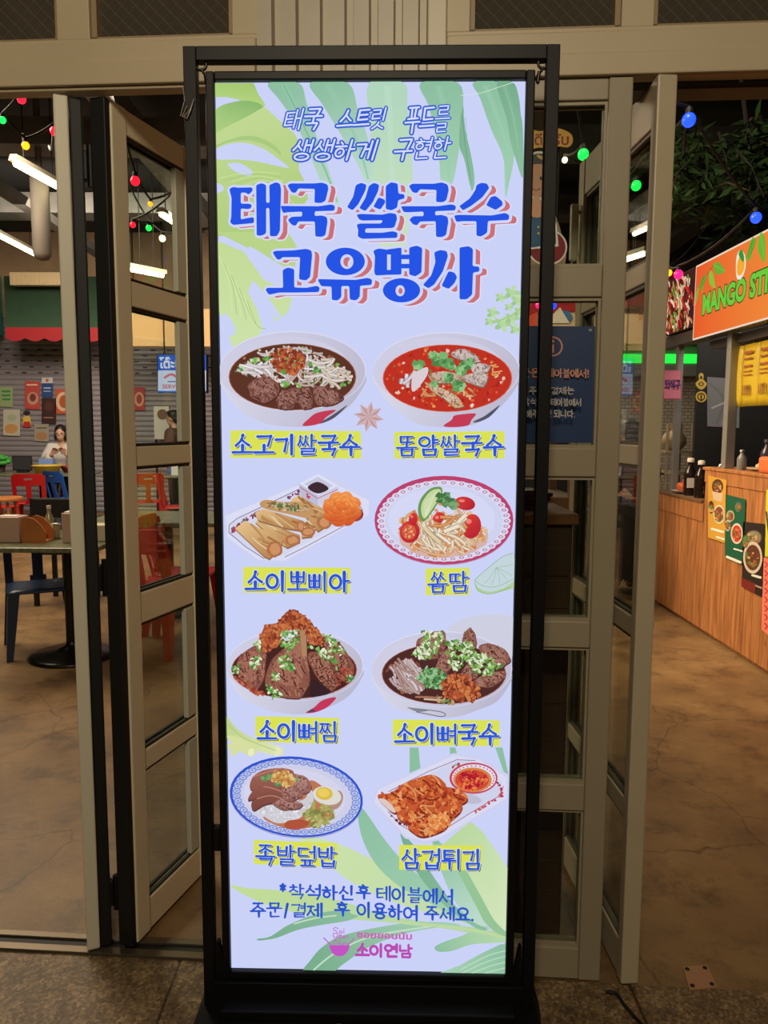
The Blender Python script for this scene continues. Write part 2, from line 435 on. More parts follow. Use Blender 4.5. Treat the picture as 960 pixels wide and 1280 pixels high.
def brush(t): return 1.28 - 0.95 * t / 0.35 * (1 - 0.5 * t / .35) if t < .35 else .78 + .3 * (t - .35)
def brush2(t): return max(.72, 1.3 - 2.4 * t) if t < .25 else .72 + .35 * (t - .25)
def hangul(cv, text, x0, y0, x1, y1, layers, h, cw=None, brushy=True, gap=.12, space=.55, lean=0.0):
    """write text from (x0,y0) to (x1,y1) (top-left corners); layers = [(width, colour, dx, dy)]; pixel units"""
    wd = [space if c == ' ' else (.45 if c in './!' else .62 if c == '*' else 1.0) for c in text]
    tot = sum(wd) + gap * (len(text) - 1); u = (x1 - x0) / tot; x = 0.0; strokes = []
    for c, wc in zip(text, wd):
        sy = syllable(c); fat = 1.0 if len(sy) < 7 else .84 if len(sy) < 9 else .74
        for st in sy:
            Q = []
            for (a, b) in st:
                px = x0 + (x + a * (wc if c not in '*/.!' else wc)) * u - lean * (b - .5) * h; f = (px - x0) / (x1 - x0 + 1e-9)
                Q.append((px, y0 + (y1 - y0) * f + b * h))
            hz = abs(Q[-1][0] - Q[0][0]) > 1.6 * abs(Q[-1][1] - Q[0][1]) and len(Q) == 2
            strokes.append((Q, fat * ((.84 if hz else 1.12) if brushy else 1.0)))
        x += wc + gap
    for (wid, col, dx, dy) in layers:
        for Q, fw in strokes:
            cv._rib([(a + dx, b + dy) for a, b in Q], wid * fw, wid * fw, col, len(Q) > 2, False, 3 if len(Q) < 8 else 2, True, brush2 if brushy and len(Q) < 8 else None)

def text_polys(txt, size=1.0, bold=0.0):
    cu = bpy.data.curves.new('lettering', 'FONT'); cu.body = txt; cu.size = size; cu.offset = bold; cu.resolution_u = 3
    o = bpy.data.objects.new('lettering', cu); COL.objects.link(o)
    me = bpy.data.meshes.new_from_object(o.evaluated_get(bpy.context.evaluated_depsgraph_get()))
    vs = [tuple(v.co[:2]) for v in me.vertices]; fs = [list(p.vertices) for p in me.polygons]
    bpy.data.objects.remove(o); bpy.data.curves.remove(cu); bpy.data.meshes.remove(me)
    return vs, fs
def font_text(cv, txt, x0, y0, x1, y1, h, col, bold=0.0, stretch=True, dx=0, dy=0):
    """latin/thai lettering: baseline from (x0,y0) to (x1,y1), height h"""
    vs, fs = text_polys(txt, 1.0, bold)
    if not vs: return
    mx = max(v[0] for v in vs); mn = min(v[0] for v in vs); my = max(v[1] for v in vs)
    def q(v):
        f = (v[0] - mn) / (mx - mn); return (x0 + (x1 - x0) * f + dx, y0 + (y1 - y0) * f - v[1] / my * h + dy)
    for f in fs: cv.raw([q(vs[i]) for i in f], col, False)
    cv.lay += 1
# ================================================================ THE SETTING
SLP = -0.07; FY = 1.915; FN = math.sqrt(1 + SLP * SLP)
TF = Matrix(((1 / FN, -SLP / FN, 0, 0), (SLP / FN, 1 / FN, 0, FY), (0, 0, 1, 0), (0, 0, 0, 1)))   # s along the shop front, t into the hall, z
def FP(x, y, t=0.0):
    p = W(x, y, FY + t * FN, SLP); q = TF.inverted() @ Vector(p.tolist()); return q.x, q.z
beige = mat('painted_steel_beige', (192, 176, 146), 0.45, var=0.04, vscale=3)
shaded_paint = mat('door_paint_shaded', (158, 146, 122), 0.4, var=0.04, vscale=3); lit_paint = mat('door_paint_lit', (226, 214, 184), 0.4, var=0.04, vscale=3)  # one paint, darkened for the shaded panel, lightened for the lit folding leaf
blackm = mat('black_rubber', (14, 14, 15), 0.6)
blackmet = mat('black_metal', (9, 9, 12), 0.5, 0.0, spec=.3)
steel = mat('brushed_steel', (150, 148, 142), 0.35, 0.9, var=0.1)
pane_m = glass_mat('clear_glass')
dark_ceiling = mat('dark_ceiling', (34, 33, 34), 0.8, var=0.3, vscale=2)
dark_wall = mat('dark_wall', (40, 38, 38), 0.8, var=0.2, vscale=2)

def floor_mat():
    m = bpy.data.materials.new('stained_concrete'); m.use_nodes = True; nt = m.node_tree; b = nt.nodes['Principled BSDF']
    tc = nt.nodes.new('ShaderNodeTexCoord'); lk = nt.links.new
    n1 = nt.nodes.new('ShaderNodeTexNoise'); n1.inputs['Scale'].default_value = 1.6; n1.inputs['Detail'].default_value = 9; n1.inputs['Roughness'].default_value = 0.66
    lk(tc.outputs['Object'], n1.inputs['Vector'])
    r1 = nt.nodes.new('ShaderNodeValToRGB'); e = r1.color_ramp.elements
    e[0].position = .3; e[0].color = (*lin((84, 64, 40)), 1); e[1].position = .72; e[1].color = (*lin((158, 128, 84)), 1)
    x = e.new(.5); x.color = (*lin((128, 100, 64)), 1)
    lk(n1.outputs['Fac'], r1.inputs['Fac'])
    n3 = nt.nodes.new('ShaderNodeTexNoise'); n3.inputs['Scale'].default_value = 5; n3.inputs['Detail'].default_value = 12; n3.inputs['Roughness'].default_value = .8
    lk(tc.outputs['Object'], n3.inputs['Vector'])
    r3 = nt.nodes.new('ShaderNodeValToRGB'); r3.color_ramp.elements[0].position = .36; r3.color_ramp.elements[0].color = (.28, .24, .22, 1); r3.color_ramp.elements[1].position = .5; r3.color_ramp.elements[1].color = (1, 1, 1, 1)
    lk(n3.outputs['Fac'], r3.inputs['Fac'])
    mu = nt.nodes.new('ShaderNodeMixRGB'); mu.blend_type = 'MULTIPLY'; mu.inputs[0].default_value = .75
    lk(r1.outputs['Color'], mu.inputs[1]); lk(r3.outputs['Color'], mu.inputs[2])
    # cracks
    n2 = nt.nodes.new('ShaderNodeTexNoise'); n2.inputs['Scale'].default_value = 4; n2.inputs['Detail'].default_value = 5
    lk(tc.outputs['Object'], n2.inputs['Vector'])
    mx = nt.nodes.new('ShaderNodeMixRGB'); mx.inputs[0].default_value = .16; lk(tc.outputs['Object'], mx.inputs[1]); lk(n2.outputs['Color'], mx.inputs[2])
    vo = nt.nodes.new('ShaderNodeTexVoronoi'); vo.feature = 'DISTANCE_TO_EDGE'; vo.inputs['Scale'].default_value = 1.7; lk(mx.outputs[0], vo.inputs['Vector'])
    rc = nt.nodes.new('ShaderNodeValToRGB'); rc.color_ramp.elements[0].position = .002; rc.color_ramp.elements[0].color = (.3, .26, .22, 1); rc.color_ramp.elements[1].position = .006; rc.color_ramp.elements[1].color = (1, 1, 1, 1)
    lk(vo.outputs['Distance'], rc.inputs['Fac'])
    m2 = nt.nodes.new('ShaderNodeMixRGB'); m2.blend_type = 'MULTIPLY'; m2.inputs[0].default_value = .7
    lk(mu.outputs[0], m2.inputs[1]); lk(rc.outputs['Color'], m2.inputs[2]); lk(m2.outputs[0], b.inputs['Base Color'])
    rr = nt.nodes.new('ShaderNodeMapRange'); rr.inputs['To Min'].default_value = .32; rr.inputs['To Max'].default_value = .62; lk(n3.outputs['Fac'], rr.inputs['Value']); lk(rr.outputs[0], b.inputs['Roughness'])
    bp = nt.nodes.new('ShaderNodeBump'); bp.inputs['Strength'].default_value = .25; bp.inputs['Distance'].default_value = .01
    lk(n3.outputs['Fac'], bp.inputs['Height']); lk(bp.outputs[0], b.inputs['Normal'])
    return m
def granite_mat():
    m = bpy.data.materials.new('granite_paving'); m.use_nodes = True; nt = m.node_tree; b = nt.nodes['Principled BSDF']; lk = nt.links.new
    tc = nt.nodes.new('ShaderNodeTexCoord')
    v = nt.nodes.new('ShaderNodeTexVoronoi'); v.inputs['Scale'].default_value = 130; lk(tc.outputs['Object'], v.inputs['Vector'])
    n = nt.nodes.new('ShaderNodeTexNoise'); n.inputs['Scale'].default_value = 14; n.inputs['Detail'].default_value = 8; n.inputs['Roughness'].default_value = .75; lk(tc.outputs['Object'], n.inputs['Vector'])
    r = nt.nodes.new('ShaderNodeValToRGB'); e = r.color_ramp.elements
    e[0].position = .3; e[0].color = (*lin((70, 56, 40)), 1); e[1].position = .72; e[1].color = (*lin((176, 150, 110)), 1); q = e.new(.52); q.color = (*lin((120, 98, 68)), 1)
    ad = nt.nodes.new('ShaderNodeMixRGB'); ad.inputs[0].default_value = .35; lk(n.outputs['Fac'], ad.inputs[1]); lk(v.outputs['Color'], ad.inputs[2])
    lk(ad.outputs[0], r.inputs['Fac'])
    br = nt.nodes.new('ShaderNodeTexBrick'); br.offset = 0; br.inputs['Scale'].default_value = 1; br.inputs['Mortar Size'].default_value = .004; br.inputs['Brick Width'].default_value = .6; br.inputs['Row Height'].default_value = .6
    br.inputs['Color1'].default_value = (1, 1, 1, 1); br.inputs['Color2'].default_value = (.93, .92, .9, 1); br.inputs['Mortar'].default_value = (.25, .22, .2, 1)
    mp = nt.nodes.new('ShaderNodeMapping'); mp.inputs['Location'].default_value = (.55, .12, 0); lk(tc.outputs['Object'], mp.inputs['Vector']); lk(mp.outputs[0], br.inputs['Vector'])
    mu = nt.nodes.new('ShaderNodeMixRGB'); mu.blend_type = 'MULTIPLY'; mu.inputs[0].default_value = 1; lk(r.outputs['Color'], mu.inputs[1]); lk(br.outputs['Color'], mu.inputs[2]); lk(mu.outputs[0], b.inputs['Base Color'])
    b.inputs['Roughness'].default_value = .55
    return m

def Fbox(mb, s0, s1, t0, t1, z0, z1, bev=0.0): mb.box((s0, t0, z0), (s1, t1, z1), bev, TF); return mb
# floors
mb = MB(); a = TF @ Vector((-7, .0, 0)); c = TF @ Vector((7, .0, 0))
mb.prism([(a.x, a.y, 0), (c.x, c.y, 0), (7, 14, 0), (-9, 14, 0)], (0, 0, -.1)); struct(mb.build('floor', floor_mat()))
mb = MB(); mb.prism([(-7, -4, 0), (7, -4, 0), (c.x, c.y, 0), (a.x, a.y, 0)], (0, 0, -.1)); struct(mb.build('floor', granite_mat()))
# hall shell
mb = MB(); mb.box((-9, 2.2, 4.6), (7, 14, 4.7)); struct(mb.build('ceiling', dark_ceiling))
mb = MB(); mb.box((-9, 13.9, 0), (7, 14, 4.6)); struct(mb.build('wall_back', dark_wall))
mb = MB(); mb.box((-9.1, 2, 0), (-9, 14, 4.6)); struct(mb.build('wall_left', dark_wall))
mb = MB(); mb.box((5.0, 2, 0), (5.1, 14, 4.6)); struct(mb.build('wall_right', dark_wall))

# shop front above the doors
zb = 2.262                                             # underside of the header
sA = FP(297, 80)[0]; sB = FP(320, 80)[0]; sC = FP(534, 75)[0]; sD = FP(588, 60)[0]; sE = FP(558, 60)[0]
zl = FP(180, 43)[1]; zr = FP(700, 32)[1]; zt = 3.0
mb = MB()
Fbox(mb, -3.2, sB, .0, .04, zb, zl - .012, .004)
Fbox(mb, -3.2, sB, .012, .1, zl - .012, zl + .0, .002)
Fbox(mb, -3.2, sB, -.012, .0, zb + .008, zb + .06, .003)            # drip lip
Fbox(mb, sE, 3.2, .0, .04, zb, zr - .012, .004)
Fbox(mb, sE, 3.2, .012, .1, zr - .012, zr, .002)
Fbox(mb, sE, 3.2, -.01, .0, zb + .0, zb + .05, .003)
for x0, x1 in ((67, 108), (288, 320)): Fbox(mb, FP(x0, 20)[0], FP(x1, 20)[0], .014, .1, zl, zt, .002)
for x0, x1 in ((558, 588), (779, 820)): Fbox(mb, FP(x0, 15)[0], FP(x1, 15)[0], .014, .1, zr, zt, .002)
Fbox(mb, -3.2, sB, .0, .12, zt, 3.6); Fbox(mb, sE, 3.2, .0, .12, zt, 3.6)
Fbox(mb, -3.2, -1.75, 0, .12, 0, zb); Fbox(mb, 1.75, 3.2, 0, .12, 0, zb); Fbox(mb, -3.2, 3.2, 0, .12, 3.6, 4.6)
struct(mb.build('wall_front', beige))
# transom panes of wired glass, one window each
def wired():
    m = glass_mat('wired_glass', (150, 148, 140)); nt = m.node_tree; lk = nt.links.new
    d = nt.nodes.new('ShaderNodeBsdfDiffuse'); d.inputs[0].default_value = (*lin((120, 112, 98)), 1)
    tc = nt.nodes.new('ShaderNodeTexCoord'); mp = nt.nodes.new('ShaderNodeMapping'); mp.inputs['Rotation'].default_value = (0, math.radians(45), 0)
    lk(tc.outputs['Object'], mp.inputs['Vector'])
    ws = []
    for ax in ('X', 'Z'):
        wv = nt.nodes.new('ShaderNodeTexWave'); wv.bands_direction = ax; wv.inputs['Scale'].default_value = 13; lk(mp.outputs[0], wv.inputs['Vector'])
        gt = nt.nodes.new('ShaderNodeMath'); gt.operation = 'GREATER_THAN'; gt.inputs[1].default_value = .96; lk(wv.outputs['Fac'], gt.inputs[0]); ws.append(gt)
    mxm = nt.nodes.new('ShaderNodeMath'); mxm.operation = 'MULTIPLY_ADD'; mxm.inputs[1].default_value = .35; lk(ws[1].outputs[0], mxm.inputs[0]); lk(ws[0].outputs[0], mxm.inputs[2])
    ms = nt.nodes.new('ShaderNodeMixShader'); out = nt.nodes['Material Output']; old = out.inputs[0].links[0].from_socket
    sc = nt.nodes.new('ShaderNodeMath'); sc.operation = 'MULTIPLY'; sc.inputs[1].default_value = .16; lk(mxm.outputs[0], sc.inputs[0]); ad_ = nt.nodes.new('ShaderNodeMath'); ad_.inputs[1].default_value = .34; lk(sc.outputs[0], ad_.inputs[0]); sc = ad_
    lk(sc.outputs[0], ms.inputs[0]); lk(old, ms.inputs[1]); lk(d.outputs[0], ms.inputs[2]); lk(ms.outputs[0], out.inputs[0])
    return m
wg = wired()
for i, (s0, s1, z0) in enumerate(((-1.75, FP(67, 20)[0], zl), (FP(108, 20)[0], FP(288, 20)[0], zl), (FP(588, 15)[0], FP(779, 15)[0], zr), (FP(820, 15)[0], 1.75, zr))):
    mb = MB(); Fbox(mb, s0, s1, .05, .056, z0, zt); struct(mb.build('window_%d' % (i + 1), wg))
    mb = MB()                                           # thin glazing bead
    Fbox(mb, s0, s1, .03, .05, z0, z0 + .012); Fbox(mb, s0, s0 + .012, .03, .05, z0, zt); Fbox(mb, s1 - .012, s1, .03, .05, z0, zt)
    struct(mb.build('trim_%d' % (i + 1), mat('glazing_bead', (150, 128, 96), .5)))
# ribbed cladding of the middle pier
mb = MB(); n = 7; pit = (sC - sB) / n; pts = []
for k in range(n):
    s0 = sB + k * pit
    pts += [(s0, .01), (s0 + pit * .62, .01), (s0 + pit * .68, .035), (s0 + pit * .94, .035)]
pts += [(sC, .01)]
mb.prism([TF @ Vector((p[0], p[1], 0)) for p in pts] + [TF @ Vector((sC, .12, 0)), TF @ Vector((sB, .12, 0))], (0, 0, 3.6))
struct(mb.build('wall_pier', mat('ribbed_cladding', (186, 176, 156), .4, var=.05)))
mb = MB(); Fbox(mb, sC, sE, -.004, .11, 0, 3.6, .003); struct(mb.build('trim_5', mat('pier_trim', (204, 194, 172), .4)))

# bottom rail of the folding doors
mb = MB()
for s0, s1 in ((-2.2, FP(270, 1200)[0]), ):
    Fbox(mb, s0, s1, .0, .028, -.05, .008, .002); Fbox(mb, s0, s1, .055, .08, -.05, .008, .002)
struct(mb.build('trim_6', mat('worn_rail', (104, 94, 78), .4, .7)))
mb = MB(); Fbox(mb, -2.2, FP(270, 1200)[0], .028, .055, -.05, .002); struct(mb.build('trim_7', blackm))
mb = MB(); Fbox(mb, FP(655, 1220)[0], .95, .05, .12, zb - .012, zb + .0); struct(mb.build('trim_8', mat('bronze_track', (60, 46, 34), .5)))

# door leaves: stiles and rails in the leaf's own frame, panes and gaskets as parts
def leaf(name, p0, p1, th, z0, z1, rails, st0, st1, m, side=1, gm=None):
    """upright leaf from plan point p0 (near end) to p1; th thickness to the right of p0->p1"""
    p0 = Vector((*p0, 0)); p1 = Vector((*p1, 0)); u = (p1 - p0); Lw = u.length; u.normalize(); v = Vector((u.y, -u.x, 0)) * side
    T = Matrix(((u.x, v.x, 0, p0.x), (u.y, v.y, 0, p0.y), (0, 0, 1, 0), (0, 0, 0, 1)))
    mb = MB(); mb.T = T
    mb.box((0, 0, z0), (st0, th, z1), .004); mb.box((Lw - st1, 0, z0), (Lw, th, z1), .004)
    for a, b in rails: mb.box((st0, .004, a), (Lw - st1, th - .004, b), .003)
    o = struct(mb.build(name, m))
    for (a, b), (c, d) in zip(rails[:-1], rails[1:]):
        g = MB(); g.T = T; g.box((st0, th * .45, b), (Lw - st1, th * .55, c)); g.build('glass_pane', pane_m, o)
        g = MB(); g.T = T
        for y in (th * .2, th * .62):
            g.box((st0, y, b), (Lw - st1, y + th * .18, b + .008)); g.box((st0, y, c - .008), (Lw - st1, y + th * .18, c))
            g.box((st0, y, b + .008), (st0 + .006, y + th * .18, c - .008)); g.box((Lw - st1 - .006, y, b + .008), (Lw - st1, y + th * .18, c - .008))
        g.build('gasket', gm or blackm, o)
    return o, T, Lw
def zs(pairs, Y, x): return sorted((float(W(x, b, Y)[2]), float(W(x, a, Y)[2])) for a, b in pairs)
# second folding leaf, turned into the hall
pB0 = G(173, 1184); pB1 = G(252, 1100); pB1 = pB1 + (pB1 - pB0) / np.linalg.norm(pB1 - pB0) * .05
rB = zs(((112, 157), (345, 378), (559, 585), (748, 787), (950, 975), (1140, 1184)), float(pB0[1]), 165)
rB[0] = (.012, rB[0][1]); rB[-1] = (rB[-1][0], zb - .004)
doorB, TB, LB = leaf('door_2', pB0[:2], pB1[:2], .05, .012, zb - .004, rB, .062, .05, lit_paint, -1)
g = MB(); g.T = TB
g.box((-.022, .003, .012), (-.002, .047, zb - .004), .003)
g.build('edge_gasket', blackm, doorB)
# first leaf, folded back so that it is seen on edge
pA0 = FP(109, 1189); pA = TF @ Vector((pA0[0], 0, 0)); dA = Vector((pA.x + .0, pA.y, 0)).normalized()
rA = [(.012, .1), (.48, .54), (.9, .96), (1.36, 1.42), (1.8, 1.86), (zb - .1, zb - .004)]
pAe = (pA.x + dA.x * .42, pA.y + dA.y * .42)
g = MB(); g.T = TB
for (a_, b_), (c_, d_) in zip(rB[:-1], rB[1:]):
    g = MB(); g.T = TB; g.box((LB - .098, .004, b_ + .01), (LB - .052, .02, c_ - .01), .002); g.build('reveal_reflection', mat('pale_reflection', (196, 198, 180), .4), doorB)  # pale strip stands in for the lit reveal reflected in each pane
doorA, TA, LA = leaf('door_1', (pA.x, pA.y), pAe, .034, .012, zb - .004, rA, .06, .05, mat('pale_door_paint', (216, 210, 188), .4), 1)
g = MB(); g.T = TA
g.box((0.004, .036, .012), (LA, .066, zb - .004), .004); doorA_g = g.build('edge_gasket', blackm, doorA)
for zz in (.16, 1.05, 2.1):                              # hinges between the two leaves
    g = MB(); c0 = TA @ Vector((.012, .082, 0)); g.tube([(c0.x, c0.y, zz - .05), (c0.x, c0.y, zz + .05)], .009)
    g.T = TA; g.box((0.004, .064, zz - .035), (.03, .074, zz + .035), .002); g.build('hinge', blackmet, doorA)
# fixed glazed panel on the right
s0 = FP(600, 640)[0]; s1 = FP(775, 560)[0]
a = TF @ Vector((s0, 0, 0)); c = TF @ Vector((s1, 0, 0))
sR = float(FP(700, 600)[0])
def zF(y): return FP(700, y)[1]
rR = sorted((zF(b), zF(a_)) for a_, b in ((92, 125), (333, 371), (560, 596), (777, 810), (981, 1014), (1186, 1230)))
rR[0] = (.004, rR[0][1]); rR[-1] = (rR[-1][0], zb)
doorR, TR, LR = leaf('door_3', (a.x, a.y), (c.x, c.y), .055, .004, zb, rR, .06, FP(775, 560)[0] - FP(746, 560)[0], shaded_paint, -1, shaded_paint)
# open leaf on the right, folded back into the hall
q0 = G(776, 1236); q1 = np.array([.595, 2.46, 0])
rO = [(.012, .11), (.45, .5), (.93, .98), (1.36, 1.41), (1.8, 1.85), (zb - .11, zb - .004)]
doorO, TO, LO = leaf('door_4', q0[:2], q1[:2], .046, .012, zb - .004, rO, .035, .05, mat('door_paint_mid', (190, 176, 148), .4, var=.04), 1, mat('grey_gasket', (96, 90, 78), .5))  # same door paint, in a tone between the lit and shaded copies
g = MB(); g.T = TO; g.box((LO - .035, -.03, zb - .30), (LO - .015, -.005, zb - .13), .006); g.box((LO - .03, -.01, zb - .16), (LO - .02, 0.001, zb - .15)); g.box((LO - .03, -.01, zb - .28), (LO - .02, 0.001, zb - .27)); g.build('door_handle', mat('pale_handle', (214, 204, 180), .4), doorO)

# ceiling services
def bar(name, p, q, wd, ht, m, label, cat='duct', group=None):
    p = Vector([float(v) for v in p]); q = Vector([float(v) for v in q]); d = q - p; mb = MB(); u = d.normalized(); r = u.cross(Vector((0, 0, 1))).normalized(); n_ = r.cross(u)
    P = [p + r * wd / 2 + n_ * ht / 2, p - r * wd / 2 + n_ * ht / 2, p - r * wd / 2 - n_ * ht / 2, p + r * wd / 2 - n_ * ht / 2]
    mb.prism(P, d); return mb.build(name, m)
duct_m = mat('galvanised_duct', (104, 102, 98), .5, .4, var=.15)
# ================================================================ THE BACKLIT BANNER
SY = 1.75; SS = -0.02; ST0 = (-0.035, 1.75, 0.0)
TS = Matrix(((1 / math.sqrt(1 + SS * SS), -SS, 0, 0), (SS, 1 / math.sqrt(1 + SS * SS), 0, SY), (0, 0, 1, 0), (0, 0, 0, 1)))
def SP(x, y, t=0.0):
    p = W(x, y, SY + t, SS); q = TS.inverted() @ Vector(p.tolist()); return q.x, q.z
banner = thing('banner_stand', 'tall backlit menu banner hanging in a black steel frame stand', 'sign', ST0)
bl, bt = SP(269, 103); br_, bb = SP(631, 1216); br2, _ = SP(657, 103); bl2, _ = SP(289, 1210)
bl = (bl + bl2) / 2; br_ = (br_ + br2) / 2; bb = SP(290, 1210)[1] * .5 + SP(631, 1217)[1] * .5
def Sbox(mb, s0, s1, t0, t1, z0, z1, bev=0.003): mb.box((s0, t0, z0), (s1, t1, z1), bev, TS); return mb
bz = .019
mb = MB()                                                # light box: rim of four bars and a back
Sbox(mb, bl - bz, bl, -.012, .04, bb - bz, bt + bz); Sbox(mb, br_, br_ + bz, -.012, .04, bb - bz, bt + bz)
Sbox(mb, bl, br_, -.012, .04, bt, bt + bz); Sbox(mb, bl, br_, -.012, .04, bb - bz, bb); Sbox(mb, bl, br_, .02, .038, bb, bt, 0)
box_o = mb.build('light_box', blackmet, banner, ST0)
mb = MB(); Sbox(mb, bl, br_, .002, .006, bb, bt, 0)
PAPER = (203, 210, 247)
face = mb.build('lit_face', mat('backlit_film', PAPER, .4, emit=0), box_o, ST0)
fm = MATS['backlit_film'].node_tree
e_ = fm.nodes.new('ShaderNodeEmission'); e_.inputs[0].default_value = (*lin(PAPER), 1)
fm.links.new(e_.outputs[0], fm.nodes['Material Output'].inputs[0])
# outer frame and foot
fl, ft = SP(231, 62, -.004); fr_, _ = SP(700, 58, -.004); pw = .028
mb = MB(); fl = SP(249, 560, 0)[0] - pw / 2; fr_ = SP(676.5, 600, 0)[0] + pw / 2; ft = (SP(300, 61, 0)[1] + SP(640, 58, 0)[1]) / 2
Sbox(mb, fl, fl + pw, -.013, .013, .03, ft, .002); Sbox(mb, fr_ - pw, fr_, -.013, .013, .03, ft, .002); Sbox(mb, fl + pw, fr_ - pw, -.013, .013, ft - .030, ft, .002)
Sbox(mb, fl + pw, fr_ - pw, -.02, .02, .03, bb - bz - .004, .002)
mb.build('outer_frame', blackmet, banner, ST0)
mb = MB(); Sbox(mb, fl - .012, fr_ + .012, -.16, .12, 0, .035, .004); Sbox(mb, fl + .05, fr_ - .05, -.06, .06, .035, .06, .004); mb.build('foot_plate', blackmet, banner, ST0)
for s in (-1, 1):                                        # slanted braces at the foot
    x = fl + pw + .004 if s < 0 else fr_ - pw - .004
    mb = MB(); mb.T = TS; mb.prism([(x, -.008, .06), (x, -.008, .2), (x - s * .006, -.008, .2), (x - s * .03, -.008, .06)], (0, .016, 0)); mb.build('brace', blackmet, banner, ST0)
for (px, py) in ((252, 82), (679, 80)):                  # eye bolts with hooks the light box hangs from
    x, z = SP(px, py); mb = MB(); mb.T = TS
    mb.tube([(x + .0115 * math.cos(t), -.004, z + .0115 * math.sin(t)) for t in np.linspace(0, 2 * PI, 17)], .0032, 6); mb.tube([(x, -.004, z + .0115), (x, -.004, ft - .029)], .003, 6)
    eb = mb.build('eye_bolt', mat('dark_steel', (58, 56, 54), .35, .8), banner, ST0)
    d = -1 if px > 400 else 1
    mb = MB(); mb.T = TS; x2 = x + d * .011
    mb.tube([(x, -.004, z - .008), (x + d * .004, -.004, z - .016), (x2, -.004, z - .022), (x2 + d * .003, -.004, z - .034), (x2 - d * .001, -.004, z - .042)], .0032, 6); mb.tube([(x2 - d * .002, -.006, z - .018), (x2 + d * .001, -.006, z - .04)], .0045, 6)
    mb.build('snap_hook', MATS['dark_steel'], eb, ST0)
x, z = SP(240, 143); mb = MB(); mb.T = TS                 # twist of wire on the left post
for k in range(3):
    mb.tube([(x - .012 + .006 * k, -.018, z + .018 - .008 * k), (x - .02 + .004 * k, -.019, z - .01), (x - .006, -.019, z - .016), (x + .004 + .003 * k, -.019, z + .004 + .01 * k)], .0012, 5)
mb.tube([(x - .01, -.017, z + .02), (x - .014, -.018, z + .05)], .001, 5)
mb.build('wire_tie', mat('frayed_wire', (150, 140, 124), .5, .6), banner, ST0)
x, z = SP(272, 1047); mb = MB(); Sbox(mb, fl + pw, bl - bz, -.01, .012, z - .03, z + .03); mb.build('bracket', blackmet, banner, ST0)
mb = MB(); mb.T = TS                                     # power lead along the foot
mb.tube(smooth_pts([(fl + .02, -.1, .043), (fl + .06, -.13, .041), (fl + .12, -.12, .041), (fl + .2, -.115, .041), (fl + .27, -.09, .041), (fl + .34, -.075, .042)]), .0035, 6)
mb.build('power_lead', mat('lead_sheath', (120, 112, 98), .4), banner, ST0)

# ---- the printed picture, traced in the picture plane
NRM = (TS.to_3x3() @ Vector((0, -1, 0)))
CLIP = []
for (sx, sz) in ((bl, bt), (br_, bt), (br_, bb), (bl, bb)):
    wv = TS @ Vector((sx, .0, sz)); vv = ROT.T @ (np.array(wv) - EYE); CLIP.append((480 + FPX * vv[0] / -vv[2], 640 - FPX * vv[1] / -vv[2]))
ink = attr_mat('backlit_ink', True)
def cv(base, seed=1): return Canvas(lambda x, y: W(x, y, SY, SS), NRM, base, CLIP, seed=seed)
def put(c, name, parent=None): return c.build(name, ink, parent or face, ST0)
G1, G2, G3, G4 = (165, 208, 180), (140, 190, 160), (190, 220, 205), (120, 172, 140)
Y1, Y2, Y3, Y4 = (196, 218, 150), (178, 206, 128), (208, 225, 178), (150, 190, 120)
def grad(ca, cb, p0, p1):
    p0 = np.array(p0, float); d = np.array(p1, float) - p0; L = d.dot(d); ca = np.array(lin255(ca), float); cb = np.array(lin255(cb), float)
    return lambda p: tuple(ca + (cb - ca) * min(1, max(0, (np.array(p[:2]) - p0).dot(d) / L)))
# leaves along the top and the foot
c = cv(1)
A = c.at(260, 90)
A.poly([(40, 66), (275, 66), (300, 130), (345, 195), (320, 220), (270, 205), (180, 165), (110, 150), (40, 152)], grad((150, 190, 100), (196, 222, 140), (280, 80), (270, 145)), False)
A.poly([(40, 225), (130, 185), (240, 175), (335, 205), (440, 300), (520, 370), (550, 430), (545, 590), (580, 655), (600, 760), (560, 820), (500, 830), (300, 1000), (120, 980), (45, 990)], grad(Y1, Y2, (276, 150), (330, 260)), False)
A.poly([(45, 230), (150, 180), (260, 175), (330, 205), (290, 235), (200, 285), (110, 330), (45, 360)], grad((140, 186, 112), (176, 208, 132), (300, 130), (275, 158)), True)
A.poly([(45, 470), (110, 435), (220, 425), (330, 460), (420, 520), (485, 575), (400, 560), (280, 535), (170, 525), (50, 522)], PAPER, True)
A.poly([(45, 455), (130, 420), (240, 410), (350, 440), (440, 500), (400, 440), (300, 390), (210, 385), (120, 410), (48, 440)], (168, 202, 128), True)
A.poly([(120, 550), (190, 548), (250, 580), (270, 610), (240, 625), (180, 605), (140, 580)], PAPER, True)
A.poly([(50, 670), (85, 680), (95, 705), (70, 722), (50, 722)], PAPER, True)
for k in range(9): A.ribbon([(60 + 40 * k, 640 + 10 * k), (250 + 22 * k, 600 + 12 * k), (430 + 10 * k, 610 + 22 * k)], 4, (170, 200, 124) if k % 2 else (206, 226, 160))
B = c.at(260, 220, 1)                                    # lower monstera lobes
B.poly([(10, 70), (60, 95), (108, 120), (112, 90), (100, 70)], (186, 212, 138))
B.poly([(10, 80), (45, 95), (70, 130), (92, 140), (106, 150), (100, 170), (86, 182), (75, 168), (55, 132), (50, 145), (62, 168), (68, 190), (62, 206), (45, 215), (30, 213), (25, 195), (14, 170), (10, 120)], grad(Y1, (205, 226, 170), (300, 300), (290, 430)), False)
B.poly([(17, 178), (22, 172), (32, 185), (34, 196), (28, 200), (20, 192)], PAPER, True)
B.poly([(55, 131), (72, 148), (92, 178), (78, 172), (60, 150)], PAPER, True)
B.poly([(52, 88), (88, 110), (100, 122), (78, 118), (60, 104)], PAPER, True)
